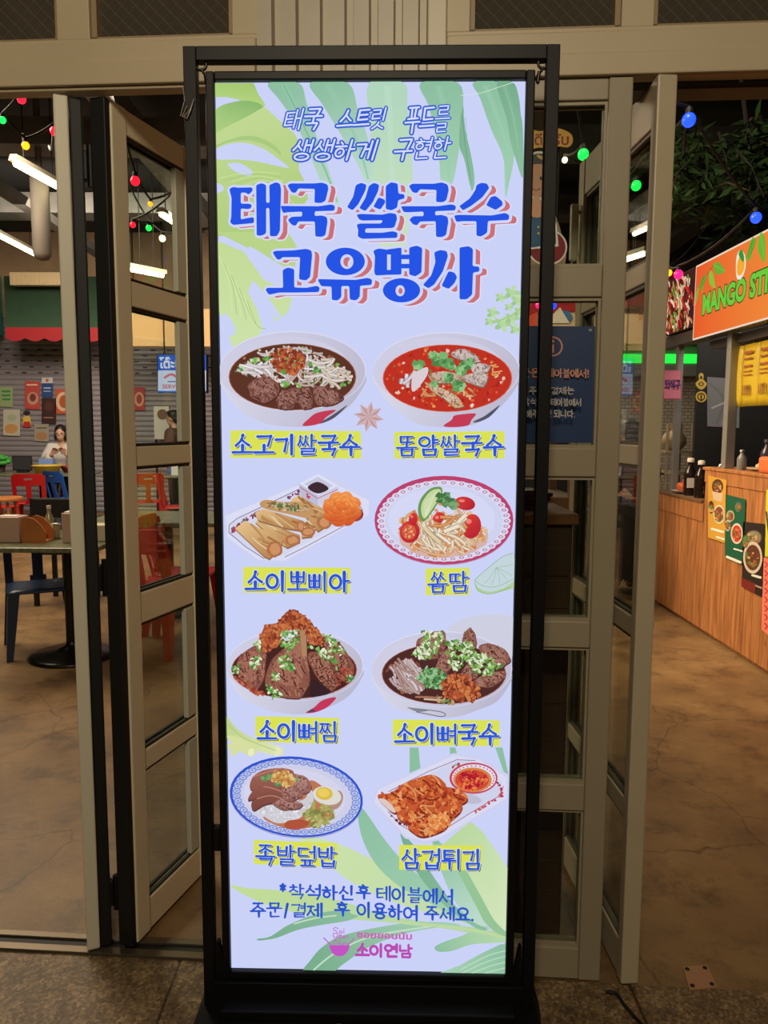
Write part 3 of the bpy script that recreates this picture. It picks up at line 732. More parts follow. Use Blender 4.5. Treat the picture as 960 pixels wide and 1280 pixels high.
for k in range(8): B.ribbon([(14 + 5 * k, 100 + 8 * k), (26 + 5 * k, 130 + 8 * k), (30 + 6 * k, 170 + 3 * k)], 1.0, (172, 202, 128) if k % 2 else (212, 230, 176))
A = c.at(260, 90)
def blade(P, mid, ca, cb, dk):
    c.poly(P, grad(ca, cb, c.X(mid[0]), c.X(mid[-1])), True, 4)
    c.ribbon(mid, 5, dk); 
    for q in (-16, -8, 9, 18): c.ribbon([(x + q * (1 - .75 * i / max(1, len(mid) - 1)), y) for i, (x, y) in enumerate(mid)], 2.5, tuple(min(255, v + 14) for v in lin255(ca)))
blade([(360, 66), (545, 66), (590, 180), (650, 380), (715, 560), (790, 790), (770, 800), (690, 690), (600, 470), (520, 300), (430, 170)], [(455, 80), (540, 250), (620, 420), (700, 580), (775, 780)], G2, G3, G4)
blade([(612, 66), (840, 66), (900, 230), (960, 400), (1010, 650), (960, 690), (900, 560), (800, 380), (690, 200)], [(720, 80), (800, 230), (900, 430), (960, 640)], G2, G3, (150, 196, 168))
A = c.at(460, 90, 4.571)
blade([(5, 62), (205, 62), (225, 200), (245, 400), (255, 640), (230, 900), (190, 1090), (130, 1180), (70, 1140), (60, 800), (25, 560), (12, 300)], [(110, 80), (130, 400), (140, 700), (130, 1120)], (176, 214, 190), (208, 226, 190), (196, 222, 200))
blade([(300, 62), (515, 62), (545, 200), (540, 300), (520, 450), (480, 640), (420, 640), (405, 480), (380, 330), (345, 190)], [(400, 80), (450, 300), (460, 600)], G2, G1, (160, 204, 176))
blade([(528, 270), (545, 200), (550, 300), (585, 460), (608, 600), (600, 690), (580, 640), (550, 500), (522, 420)], [(540, 260), (560, 460), (592, 640)], G4, G2, (110, 160, 136))
blade([(600, 62), (740, 62), (790, 260), (830, 420), (830, 520), (805, 640), (785, 720), (780, 600), (770, 480), (700, 320), (640, 150)], [(670, 80), (740, 260), (805, 480), (795, 660)], G2, G1, (160, 204, 176))
blade([(735, 62), (830, 62), (862, 150), (872, 240), (885, 330), (885, 600), (850, 520), (815, 400), (790, 260)], [(780, 80), (830, 260), (870, 520)], G4, G2, (150, 196, 160))
A.ribbon([(530, 135), (640, 122), (740, 90), (830, 60)], 3, (222, 236, 215))
for q in ((350, 560, 358, 60), (400, 600, 420, 1130), (640, 735, 655, 1000)): pass
A = c.at(460, 250, 4.571)
A.poly([(905, 100), (960, 100), (905, 240)], G2)
B = c.at(0, 0, 1)
for (x, y, r) in ((640, 366, 12), (626, 372, 9), (647, 376, 11), (616, 391, 10), (628, 405, 13), (640, 398, 11), (644, 412, 9), (612, 402, 8), (650, 390, 10), (636, 384, 7)): [B.ell(x + r * .5 * math.cos(q * 1.25), y + r * .45 * math.sin(q * 1.25), r * .36, r * .24, ((170, 208, 150), (188, 220, 168), (156, 200, 138))[q % 3], q * 1.25, jit=.12, n=18) for q in range(5)]; B.ell(x, y, r * .3, r * .3, (180, 214, 158), n=12)
B.ribbon([(652, 384), (640, 394), (626, 400), (616, 404)], 1.6, (160, 200, 140))
# foot leaves
B.poly([(288, 1107), (312, 1110), (345, 1112), (395, 1118), (440, 1130), (480, 1142), (520, 1150), (600, 1160), (645, 1172), (645, 1180), (600, 1168), (540, 1158), (480, 1152), (420, 1147), (360, 1138), (320, 1125)], grad((196, 220, 150), (176, 212, 168), (300, 1110), (560, 1150)), True)
B.poly([(373, 1046), (400, 1048), (432, 1058), (470, 1076), (505, 1096), (545, 1120), (610, 1160), (570, 1150), (520, 1136), (470, 1118), (430, 1096), (405, 1072)], grad((206, 226, 170), (190, 218, 170), (380, 1050), (580, 1150)), True)
B.poly([(447, 1007), (458, 1016), (478, 1045), (500, 1072), (530, 1100), (565, 1130), (612, 1160), (580, 1152), (540, 1130), (500, 1108), (470, 1080), (452, 1045)], grad(G2, G1, (450, 1010), (580, 1150)), True)
B.poly([(500, 1040), (520, 1060), (545, 1100), (575, 1138), (608, 1160), (596, 1160), (566, 1140), (540, 1115), (515, 1080)], grad(G4, G2, (505, 1045), (600, 1160)), True)
B.poly([(552, 1056), (588, 1026), (604, 1040), (622, 1066), (646, 1102), (646, 1176), (622, 1166), (600, 1140), (578, 1100)], grad((186, 216, 160), (214, 230, 190), (560, 1060), (640, 1120)), False)
B.poly([(560, 1060), (578, 1080), (600, 1118), (618, 1150), (640, 1172), (618, 1164), (598, 1142), (575, 1102)], (150, 196, 150), True)
B.poly([(540, 1050), (553, 1056), (580, 1104), (602, 1146), (606, 1158), (584, 1146), (560, 1110)], grad(G2, G3, (545, 1055), (600, 1150)), True)
for q in ((512, 934, 523, 934, 526, 965, 512, 968), (562, 934, 569, 934, 571, 941, 563, 946), (619, 934, 628, 934, 636, 970, 630, 966)): B.poly([q[0:2], q[2:4], q[4:6], q[6:8]], G2)
B.poly([(646, 1178), (625, 1180), (600, 1192), (575, 1206), (540, 1219), (646, 1222)], grad(G2, G1, (640, 1185), (560, 1215)), False)
for k in range(4): B.ribbon([(640, 1186 + 7 * k), (610, 1194 + 7 * k), (575, 1212 + 5 * k)], 1.2, (190, 222, 190))
B.poly([(380, 1214), (388, 1200), (402, 1184), (425, 1170), (465, 1160), (510, 1153), (555, 1152), (575, 1156), (540, 1160), (500, 1168), (460, 1184), (430, 1204), (412, 1216)], grad(G4, G1, (390, 1205), (540, 1158)), True)
B.ribbon([(392, 1212), (420, 1190), (465, 1170), (540, 1157)], 2, (196, 222, 200))
B.poly([(322, 1173), (338, 1170), (360, 1156), (392, 1143), (420, 1138), (448, 1142), (436, 1150), (400, 1156), (372, 1162), (345, 1172), (325, 1175)], grad(G4, G2, (330, 1172), (440, 1145)), True)
B.ribbon([(368, 1154), (395, 1147), (420, 1144)], 1.8, (196, 222, 190))
B.poly([(543, 1184), (552, 1178), (575, 1170), (600, 1162), (640, 1176), (620, 1178), (590, 1180), (565, 1188), (549, 1189)], grad(G2, (180, 214, 170), (546, 1186), (610, 1170)), True)
B.ribbon([(440, 1140), (500, 1152), (560, 1158), (610, 1166), (646, 1177)], 4, (190, 216, 160))
# onion stems left of the sixth dish name, lime outline, pale shell, star anise
B.poly([(283, 896), (296, 910), (320, 924), (352, 934), (350, 944), (320, 938), (290, 926), (284, 922)], grad((190, 210, 140), (222, 228, 176), (285, 900), (345, 940)), True)
B.poly([(284, 920), (300, 922), (318, 934), (320, 942), (310, 944), (296, 934)], (214, 222, 160), True); B.ell(347, 939, 4, 6, (226, 232, 186), .3); B.ell(314, 940, 4, 5, (232, 236, 190), .3)
for k in range(7): B.ell(288 + 3 * (k % 3) + k * .6, 932 + 3 * (k // 2), 3.5, 3, (212, 222, 160), jit=.2)
B.ribbon([(285, 905), (305, 922), (345, 938)], .9, (168, 194, 120))
c.at(460, 580)
c.poly([(640, 690), (700, 640), (800, 560), (870, 535), (880, 720), (800, 760), (720, 778), (660, 750)], (196, 214, 220), True)
c.poly([(640, 700), (660, 740), (730, 765), (820, 740), (880, 700), (880, 740), (800, 765), (720, 780), (655, 760)], (178, 208, 158), True)
c.ribbon([(640, 695), (700, 640), (800, 560), (870, 535)], 3, (130, 170, 130)); c.ribbon([(640, 695), (690, 730), (770, 735), (870, 690)], 3, (140, 178, 140)); c.ribbon([(640, 700), (660, 755), (740, 778), (860, 735)], 3, (130, 170, 130))
for (x, y) in ((700, 715), (740, 725), (790, 720), (835, 700), (865, 670), (870, 600)): c.ribbon([(768, 620), ((768 + x) / 2 + 6, (620 + y) / 2), (x, y)], 2.5, (150, 182, 150))
c.at(460, 760); c.ell(740, 170, 280, 135, (206, 208, 226))
c.at(0, 0, 1)
for k in range(8):
    a = k * PI / 4 + .18; x = 461 + 17 * math.cos(a); y = 521 + 17 * math.sin(a); px, py = -math.sin(a) * 4.6, math.cos(a) * 4.6
    mx, my = 461 + 9 * math.cos(a), 521 + 9 * math.sin(a); tx, ty = 461 + 19 * math.cos(a), 521 + 19 * math.sin(a)
    c.poly([(461, 521), (mx + px, my + py), (tx, ty), (mx - px, my - py)], (206, 176, 180)); c.poly([(461, 521), (mx + px * .45, my + py * .45), (tx, ty), (mx, my)], (184, 140, 140))
put(c, 'leaf_print')

# ---- slogan, title
c = cv(420)
sl = [(6.4, (52, 92, 208), 0, 0), (2.3, (214, 222, 255), 0, 0)]
hangul(c, '태국', 357, 137, 402, 136, sl, 26, brushy=False, gap=.1, lean=.25)
hangul(c, '스트릿', 423, 139, 483, 136, sl, 25, brushy=False, gap=.08, lean=.25)
hangul(c, '푸드를', 507, 135, 562, 133, sl, 32, brushy=False, gap=.04, lean=.15)
hangul(c, '생생하게', 366, 176, 470, 176, sl, 25, brushy=False, gap=.06, lean=.3)
hangul(c, '구현한', 494, 175, 562, 173, sl, 26, brushy=False, gap=.08, lean=.25)
put(c, 'slogan_lettering')
GL = []                                                  # title glyph pieces in picture units
def gl(orig, k, *polys):
    GL.append([[(orig[0] + x / k, orig[1] + y / k) for x, y in P] for P in polys])
c1 = ((280, 220), 960 / 190.); c2 = ((430, 220), 960 / 230.)
def ring_pts(cx, cy, rx, ry, n=36): return [(cx + rx * math.cos(t), cy + ry * math.sin(t)) for t in np.linspace(0, 2 * PI, n, endpoint=False)]
gl(*c1, [(35, 85), (60, 72), (90, 77), (180, 75), (184, 95), (158, 122), (140, 108), (108, 108), (108, 178), (160, 178), (178, 185), (172, 208), (150, 212), (108, 208), (108, 278), (140, 270), (190, 262), (192, 300), (60, 312), (40, 295), (48, 265), (50, 140)],
   [(205, 60), (240, 48), (268, 60), (268, 172), (290, 172), (288, 60), (330, 42), (355, 52), (362, 85), (355, 350), (335, 383), (292, 383), (288, 205), (268, 205), (268, 365), (240, 380), (208, 378)])
gl(*c1, [(402, 62), (420, 50), (570, 50), (620, 45), (655, 57), (660, 85), (642, 160), (615, 174), (572, 172), (575, 85), (470, 82), (455, 110), (430, 108)],
   [(358, 192), (600, 194), (680, 182), (702, 192), (698, 222), (574, 226), (574, 256), (620, 252), (650, 262), (655, 290), (642, 375), (620, 387), (578, 385), (575, 290), (470, 290), (455, 318), (430, 312), (404, 280), (430, 260), (495, 258), (495, 228), (400, 232), (375, 238)])
gl(*c2, [(62, 50), (90, 38), (118, 48), (112, 78), (75, 150), (45, 182), (16, 165), (48, 112)], [(130, 55), (155, 38), (184, 48), (178, 82), (150, 140), (112, 186), (80, 170), (113, 115)], [(180, 114), (212, 125), (216, 140), (190, 178), (153, 163)],
   [(218, 55), (245, 35), (280, 42), (284, 95), (315, 98), (316, 120), (283, 128), (277, 168), (248, 182), (218, 175)],
   [(66, 205), (82, 200), (200, 204), (240, 195), (272, 200), (277, 225), (264, 268), (250, 274), (112, 276), (110, 298), (200, 298), (255, 290), (280, 298), (277, 325), (95, 330), (72, 318), (75, 285), (66, 255), (85, 250), (195, 250), (203, 233), (95, 235), (78, 228)])
gl(*c2, [(338, 55), (355, 43), (470, 43), (510, 36), (540, 47), (546, 75), (534, 128), (515, 140), (480, 138), (482, 75), (395, 72), (382, 92), (358, 88)],
   [(297, 160), (490, 160), (560, 150), (584, 158), (580, 182), (475, 186), (475, 208), (510, 205), (540, 215), (544, 242), (532, 310), (512, 321), (480, 320), (478, 238), (395, 240), (382, 260), (360, 255), (340, 230), (360, 212), (415, 212), (415, 188), (330, 192), (310, 190)])
gl(*c2, [(690, 50), (715, 38), (745, 42), (757, 65), (720, 115), (660, 160), (620, 182), (600, 160), (655, 120), (685, 75)], [(765, 112), (790, 106), (825, 135), (827, 155), (790, 180), (740, 155)],
   [(573, 208), (600, 205), (770, 208), (840, 195), (862, 207), (858, 232), (750, 237), (746, 298), (715, 318), (690, 314), (690, 238), (620, 238), (585, 242)])
gl(*c1, [(308, 485), (325, 475), (440, 472), (520, 462), (552, 472), (558, 500), (545, 640), (520, 662), (475, 655), (482, 515), (370, 515), (355, 532), (335, 528)],
   [(372, 595), (405, 580), (445, 590), (445, 706), (520, 708), (590, 695), (606, 707), (600, 735), (470, 738), (350, 738), (285, 752), (263, 720), (275, 708), (375, 708)])
GL.append([('ring', [(280 + x / c1[1], 220 + y / c1[1]) for x, y in ring_pts(767, 542, 123, 87)], [(280 + x / c1[1], 220 + y / c1[1]) for x, y in ring_pts(777, 543, 41, 46)]),
   [(280 + x / c1[1], 220 + y / c1[1]) for x, y in [(592, 655), (610, 653), (830, 658), (910, 645), (937, 657), (932, 690), (860, 695), (858, 765), (835, 788), (795, 782), (792, 697), (742, 697), (742, 765), (720, 788), (682, 785), (680, 700), (615, 698)]]])
m2 = lambda P: [(430 + x / c2[1], 220 + y / c2[1]) for x, y in P]
GL.append([m2([(152, 392), (180, 380), (225, 386), (225, 518), (165, 521), (158, 505), (162, 420)]), m2([(220, 386), (300, 375), (300, 412), (220, 412)]), m2([(244, 400), (300, 390), (300, 516), (244, 517)]), m2([(215, 492), (300, 490), (300, 516), (215, 518)]),
   m2([(295, 412), (345, 412), (345, 436), (295, 436)]), m2([(295, 460), (345, 460), (345, 484), (295, 484)]), m2([(340, 375), (380, 365), (408, 378), (404, 505), (372, 526), (340, 516)]),
   ('ring', m2(ring_pts(300, 598, 97, 63)), m2(ring_pts(293, 600, 24, 29)))])
gl(*c2, [(470, 400), (500, 388), (535, 393), (542, 420), (515, 500), (470, 568), (440, 588), (411, 570), (455, 520), (477, 450)], [(545, 498), (575, 505), (590, 530), (575, 562), (545, 591), (508, 575)],
   [(602, 375), (650, 368), (672, 382), (670, 472), (705, 475), (706, 500), (672, 506), (668, 620), (640, 645), (602, 645)])
c = cv(430)
def chaikin(P):
    for _ in range(2):
        O = []
        for i in range(len(P)):
            a = np.array(P[i]); b = np.array(P[(i + 1) % len(P)]); t = min(.25, 1.1 / (np.linalg.norm(b - a) + 1e-9)); O += [tuple(a + (b - a) * t), tuple(b - (b - a) * t)]
        P = O
    return P
GL = [[P if isinstance(P[0], str) else chaikin(P) for P in g_] for g_ in GL]
def glyph_layer(dx, dy, w_, col):
    for Gp in GL:
        for P in Gp:
            if isinstance(P[0], str):
                A_ = [(x + dx, y + dy) for x, y in P[1]]; B_ = [(x + dx, y + dy) for x, y in P[2]]
                if w_:
                    cxo = np.mean(A_, axis=0); A_ = [tuple(cxo + (np.array(p) - cxo) * (1 + w_ / 2 / np.linalg.norm(np.array(p) - cxo))) for p in A_]
                    cxi = np.mean(B_, axis=0); B_ = [tuple(cxi + (np.array(p) - cxi) * max(.1, 1 - w_ / 2 / np.linalg.norm(np.array(p) - cxi))) for p in B_]
                c.quads(A_, B_, col, True)
            else:
                Q = [(x + dx, y + dy) for x, y in P]
                if len(Q) > 6: Q = [tuple(p) for p in smooth_pts(Q, True, 3)] if False else Q
                c.outline(Q, w_, col) if w_ else c.raw(Q, col, False)
    c.lay += 6
glyph_layer(8.6, 3.6, 4.4, (218, 222, 250)); glyph_layer(8.4, 3.4, 1.6, (204, 112, 116)); glyph_layer(4.5, 2.0, 1.2, (204, 112, 116))
glyph_layer(.5, .3, 6.4, (206, 213, 252)); glyph_layer(0, 0, 0, (38, 84, 228))
put(c, 'title_lettering')

# ---- dishes
SOUP = (92, 52, 40); CH = [(178, 88, 52), (152, 70, 42), (200, 112, 70), (128, 54, 38)]; HB = [(92, 150, 70), (122, 176, 88), (70, 124, 60), (196, 214, 168)]
NO = [(222, 212, 212), (206, 194, 188), (232, 226, 232), (196, 178, 164)]
def bowl(c, cx, cy, rx, ry, bot, sx, sy, srx, sry, soup, edge, rim=(202, 202, 226)):
    P = [(cx - rx * .985, cy + .12 * ry)] + [(cx - rx * .96, cy + .42 * ry), (cx - rx * .74, cy + .95 * ry), (cx - rx * .42, bot - 24), (cx - rx * .12, bot), (cx + rx * .2, bot), (cx + rx * .5, bot - 40), (cx + rx * .78, cy + .86 * ry), (cx + rx * .96, cy + .4 * ry), (cx + rx * .985, cy + .12 * ry), (cx + rx * .7, cy - .1 * ry), (cx - rx * .7, cy - .1 * ry)]
    c.poly(P, grad((214, 214, 232), (186, 184, 206), c.X((cx - rx * .5, cy)), c.X((cx + rx * .6, bot))), True)
    c.ell(cx, cy, rx, ry, (216, 216, 238)); c.ell(cx, cy + 3, rx * .985, ry * .975, grad(rim, (190, 186, 206), c.X((cx, cy - ry)), c.X((cx + rx, cy + ry * .3))))
    c.ell(cx - rx * .1, cy + 8, rx * .9, ry * .9, (206, 205, 228))
    c.ell(sx, sy, srx + 6, sry + 4, edge); c.ell(sx, sy, srx, sry, soup)
def rooster(c, P, T): c.poly(T, (84, 84, 100), True); c.poly(P, (196, 60, 84), True)

c = cv(480, 11).at(270, 400)
bowl(c, 462, 306, 440, 240, 638, 460, 342, 376, 196, SOUP, (158, 92, 52))
rooster(c, [(520, 632), (560, 590), (610, 556), (720, 540), (660, 585), (630, 618), (570, 634)], [(620, 620), (700, 570), (790, 510), (720, 580), (660, 612)])
R1 = [(110, 330), (160, 230), (260, 180), (390, 155), (560, 165), (700, 220), (800, 300), (820, 380), (720, 420), (560, 400), (400, 380), (250, 350)]
c.crumbs(R1, 90, 5, 12, [(120, 70, 48), (150, 92, 60), (178, 120, 84), (84, 46, 40)])
c.strands(R1, 60, 260, 9, NO, None, .8); c.strands([(500, 230), (720, 220), (830, 330), (790, 430), (540, 400)], 26, 300, 12, [(214, 200, 184), (226, 214, 206)], .3, .7)
c.strands([(110, 270), (330, 240), (350, 330), (150, 350)], 16, 260, 13, NO[:3], .25, .6); c.strands([(370, 160), (560, 165), (600, 210), (400, 190)], 14, 240, 11, NO[:3], .3, .5)
for P in ([(195, 400), (230, 362), (310, 340), (380, 382), (372, 450), (300, 498), (222, 470)], [(368, 470), (400, 420), (452, 430), (474, 500), (460, 535), (382, 530)], [(440, 420), (560, 404), (586, 520), (530, 535), (470, 482)], [(580, 410), (650, 398), (772, 462), (722, 502), (612, 512)]): c.meat(P, (128, 82, 72), (78, 44, 40), (176, 130, 118), 26)
c.crumbs([(340, 200), (430, 170), (520, 200), (540, 270), (480, 330), (380, 310), (340, 260)], 190, 7, 17, CH)
for x, y, r in ((240, 245, 30), (310, 235, 26), (160, 290, 24), (410, 315, 24), (420, 390, 30), (610, 305, 30), (765, 390, 22), (570, 270, 20), (730, 270, 16), (500, 400, 18)): c.herb(x, y, r, HB, 4)
c.crumbs(R1, 50, 4, 9, HB + CH); put(c, 'dish_picture')

c = cv(480, 12).at(460, 400)
bowl(c, 472, 302, 440, 230, 642, 476, 350, 382, 198, (190, 50, 36), (214, 98, 62))
rooster(c, [(452, 636), (500, 600), (515, 575), (560, 566), (645, 562), (620, 600), (600, 632), (520, 643)], [(630, 610), (700, 575), (790, 510), (730, 580), (660, 612)])
R2 = [(110, 350), (180, 240), (330, 175), (560, 165), (740, 225), (840, 330), (820, 430), (680, 510), (480, 540), (260, 500), (140, 420)]
c.crumbs(R2, 150, 5, 16, [(206, 76, 42), (170, 36, 32), (222, 104, 56), (196, 60, 40), (180, 44, 40)]); c.crumbs(R2, 40, 5, 13, [(228, 190, 168), (230, 206, 190), (224, 150, 90), (120, 120, 60)])
c.strands([(170, 310), (300, 300), (320, 420), (200, 400)], 12, 120, 15, [(228, 222, 232), (214, 206, 214)], 1.9, .3); c.strands([(300, 400), (640, 400), (650, 460), (320, 470)], 18, 110, 9, [(222, 150, 96), (230, 184, 140), (196, 92, 60)])
c.poly([(262, 420), (270, 330), (330, 290), (360, 290), (350, 340), (290, 420)], (218, 206, 212), True); c.strands([(720, 230), (820, 300), (830, 420), (740, 330)], 12, 90, 7, [(232, 160, 96), (226, 200, 180)])
for P, b_ in (([(360, 330), (450, 305), (560, 330), (540, 380), (400, 378)], (176, 142, 112)), ([(610, 280), (660, 258), (730, 280), (700, 330), (640, 330)], (186, 172, 172)), ([(560, 340), (680, 310), (720, 340), (690, 400), (600, 380)], (170, 150, 146)), ([(340, 375), (420, 400), (520, 450), (575, 515), (520, 525), (450, 470), (380, 420)], (206, 164, 120)), ([(500, 200), (560, 172), (640, 210), (668, 255), (600, 250), (520, 230)], (178, 158, 160))): c.meat(P, b_, (124, 90, 74), (222, 206, 196), 12)
for x, y, r in ((430, 235, 62), (470, 265, 48), (300, 272, 46), (390, 215, 36), (585, 270, 44), (555, 305, 40), (480, 345, 42), (540, 395, 52), (400, 385, 30), (610, 250, 32), (500, 280, 36)): c.herb(x, y, r, [(98, 156, 92), (124, 178, 114), (76, 130, 74), (150, 196, 138)], 6)
put(c, 'dish_picture')

c = cv(480, 13).at(270, 580)
OC = [(52, 300), (505, 112), (700, 70), (775, 118), (925, 212), (925, 312), (420, 592), (250, 584), (60, 445)]
c.poly(OC, (206, 210, 240)); c.poly([(60, 310), (500, 125), (735, 130), (918, 218), (915, 305), (415, 580), (255, 572), (70, 440)], (218, 221, 244))
c.poly([(80, 360), (130, 325), (500, 150), (730, 150), (880, 240), (870, 290), (420, 540), (290, 568), (80, 420)], (212, 214, 236))
c.ribbon([(80, 410), (80, 365), (130, 325), (300, 245), (500, 150)], 4, (120, 80, 120), False); c.ribbon([(80, 410), (180, 495), (290, 566)], 4, (110, 84, 120), False); c.ribbon([(415, 556), (520, 505), (700, 408), (860, 320), (880, 275), (850, 232)], 4, (130, 90, 124), False)
c.crumbs([(90, 390), (200, 310), (260, 280), (260, 300), (160, 350), (100, 410)], 26, 7, 13, [(176, 60, 96), (120, 60, 90), (90, 120, 100)]); c.crumbs([(420, 205), (500, 160), (510, 185), (440, 215)], 12, 6, 11, [(176, 60, 96), (110, 70, 110)])
def roll(P, hi, end):
    c.poly([(x + 2, y + 10) for x, y in P], (150, 106, 74)); c.poly(P, grad((226, 190, 136), (186, 134, 84), c.X(P[0]), c.X((P[0][0] + 60, P[-1][1] + 40))))
    c.strands(P, 10, 130, 7, [(236, 206, 156), (196, 146, 92), (222, 184, 128), (170, 114, 66)], .55, .1)
    if end: c.ell(*end, (176, 112, 74), n=16, jit=.08); c.ell(end[0], end[1], end[2] * .7, end[3] * .7, (206, 146, 100), n=14, jit=.15)
roll([(450, 215), (500, 185), (560, 215), (700, 300), (702, 345), (612, 402), (560, 340)], 0, (650, 350, 42, 40))
roll([(510, 360), (560, 335), (600, 385), (575, 432), (515, 440)], 0, (552, 405, 44, 28))
roll([(235, 345), (262, 335), (505, 425), (505, 465), (430, 500), (380, 470)], 0, (462, 455, 45, 32))
roll([(116, 385), (180, 338), (402, 452), (385, 510), (322, 566), (292, 552)], 0, (355, 510, 46, 48))
roll([(236, 292), (282, 268), (400, 300), (532, 342), (520, 398), (430, 385), (255, 335)], 0, (510, 372, 22, 30))
c.poly([(264, 238), (300, 214), (400, 226), (500, 228), (578, 262), (560, 322), (440, 300), (300, 268)], (196, 150, 100), True)
c.strands([(290, 225), (400, 225), (560, 255), (560, 285), (440, 285), (300, 255)], 60, 60, 9, [(226, 204, 160), (206, 176, 130), (160, 120, 80), (238, 222, 190)]); c.crumbs([(320, 230), (500, 235), (500, 280), (380, 280)], 18, 8, 16, [(92, 124, 72), (70, 104, 60)], 1.6)
c.poly([(500, 116), (612, 188), (612, 252), (508, 192)], (190, 188, 212)); c.poly([(612, 188), (736, 130), (716, 205), (612, 252)], (206, 204, 226)); c.poly([(500, 116), (615, 58), (736, 130), (612, 188)], (222, 224, 246)); c.poly([(530, 118), (614, 76), (705, 130), (612, 172)], (198, 198, 220)); c.poly([(552, 140), (612, 106), (678, 146), (612, 176)], (62, 42, 52), True)
c.ribbon([(506, 138), (612, 206), (732, 150)], 4, (184, 70, 96), False); c.crumbs([(545, 180), (570, 180), (570, 210), (550, 205)], 5, 6, 9, [(196, 60, 84)]); c.ell(830, 300, 56, 44, (150, 60, 70))
for (r_, n_) in ((1.0, 8), (.72, 7), (.45, 5)):
    for k in range(n_):
        a = 2 * PI * k / n_ + r_; x = 758 + 62 * r_ * math.cos(a); y = 268 + 52 * r_ * math.sin(a)
        c.ell(x, y, 52 * r_ + 8, 40 * r_ + 8, grad((240, 150, 76), (206, 84, 40), c.X((x, y - 40)), c.X((x, y + 45))), a + .5, n=18, jit=.06); c.ribbon([(x - 24 * r_, y - 22 * r_), (x + 5, y - 34 * r_), (x + 28 * r_, y - 16 * r_)], 4, (248, 176, 110))
c.ell(758, 240, 22, 16, (232, 120, 56)); put(c, 'dish_picture')

c = cv(480, 14).at(460, 580)
c.ell(455, 345, 415, 262, (186, 176, 206)); c.ell(455, 336, 416, 266, (188, 66, 108)); c.ell(455, 340, 390, 244, (216, 214, 238))
for k in range(44):
    a = 2 * PI * k / 44; x = 455 + 374 * math.cos(a); y = 340 + 229 * math.sin(a); c.ell(x, y, 27, 17, (220, 216, 240), n=12); c.ell(x, y, 15, 9, (166, 104, 140), n=8); c.ell(x, y, 9, 6, (218, 208, 232), n=8)
c.ell(455, 340, 352, 214, (206, 210, 238)); c.ell(440, 330, 320, 190, (212, 216, 244)); c.ell(450, 430, 270, 130, (214, 178, 168), jit=.03)
R4 = [(190, 330), (300, 250), (420, 220), (560, 250), (680, 340), (720, 400), (660, 490), (560, 545), (400, 555), (270, 510), (200, 430)]
c.crumbs(R4, 60, 12, 26, [(220, 156, 104), (206, 120, 70), (228, 186, 146)]); c.strands(R4, 90, 220, 10, [(234, 206, 176), (226, 180, 134), (222, 140, 84), (240, 224, 204)], None, .4)
for x, y, rx, ry in ((250, 405, 60, 66), (620, 372, 56, 74), (580, 235, 62, 40), (425, 340, 40, 54), (270, 330, 26, 40)): c.ell(x, y, rx, ry, grad((222, 66, 56), (176, 32, 48), c.X((x - rx, y - ry)), c.X((x + rx, y + ry))), .2); c.ell(x - rx * .3, y - ry * .4, rx * .3, ry * .2, (236, 130, 120))
c.ell(246, 405, 42, 46, (206, 92, 66)); c.crumbs([(220, 370), (280, 370), (280, 440), (220, 440)], 16, 5, 9, [(236, 176, 120), (228, 140, 96)])
c.strands([(300, 330), (420, 300), (600, 290), (580, 480), (450, 530), (330, 450)], 44, 210, 14, [(240, 226, 204), (232, 206, 172), (236, 216, 190), (222, 150, 96)], None, .3); c.strands([(310, 340), (360, 360), (440, 470), (400, 500)], 10, 170, 22, [(236, 222, 196), (226, 202, 164)], .85, .1); c.strands([(430, 420), (600, 290), (590, 330), (460, 450)], 8, 190, 20, [(238, 224, 200), (230, 206, 170)], -.7, .1)
c.poly([(437, 138), (370, 148), (312, 215), (300, 290), (330, 345), (385, 285), (440, 190)], (108, 150, 84), True); c.poly([(430, 150), (375, 162), (328, 222), (318, 280), (338, 325), (380, 275), (430, 192)], (198, 214, 160), True)
for k in range(5): c.ribbon([(345, 318), (340 + 16 * k, 250 - 18 * k), (352 + 18 * k, 215 - 14 * k)], 3, (222, 232, 196))
for x, y, r in ((440, 205, 46), (490, 230, 50), (515, 245, 34), (470, 190, 34)): c.herb(x, y, r, [(96, 142, 92), (70, 116, 70), (124, 166, 112)], 5)
put(c, 'dish_picture')

c = cv(480, 15).at(270, 750)
bowl(c, 476, 388, 410, 216, 678, 470, 415, 370, 170, (70, 38, 34), (150, 70, 50))
c.poly([(540, 672), (590, 640), (640, 598), (720, 580), (690, 622), (650, 650), (590, 672)], (196, 56, 90), True); c.poly([(545, 672), (580, 650), (600, 665)], (70, 70, 92))
for P in ([(110, 425), (150, 330), (230, 270), (300, 300), (292, 450), (240, 545), (160, 480)], [(640, 215), (740, 250), (826, 390), (815, 465), (740, 470), (670, 330)], [(552, 320), (650, 310), (735, 480), (705, 540), (650, 500), (590, 430)], [(300, 470), (340, 350), (420, 270), (500, 180), (545, 150), (550, 330), (570, 470), (520, 570), (420, 575), (315, 520)]): c.meat(P, (140, 86, 72), (84, 46, 42), (184, 126, 104), 40, 1.2)
c.poly([(505, 170), (545, 150), (548, 330), (520, 330)], (176, 132, 96)); c.poly([(580, 470), (640, 500), (690, 545), (600, 570), (565, 560)], (56, 36, 40), True)
c.crumbs([(110, 440), (200, 500), (320, 560), (250, 560), (140, 480)], 50, 6, 12, [(176, 82, 60), (140, 60, 46), (196, 110, 80)]); c.crumbs([(720, 400), (830, 400), (810, 480), (720, 520)], 30, 6, 13, [(176, 82, 60), (150, 64, 50)])
PG = [(250, 255), (300, 140), (370, 130), (430, 60), (480, 50), (540, 90), (640, 200), (652, 265), (560, 250), (540, 150), (490, 165), (410, 180), (390, 255), (310, 305)]
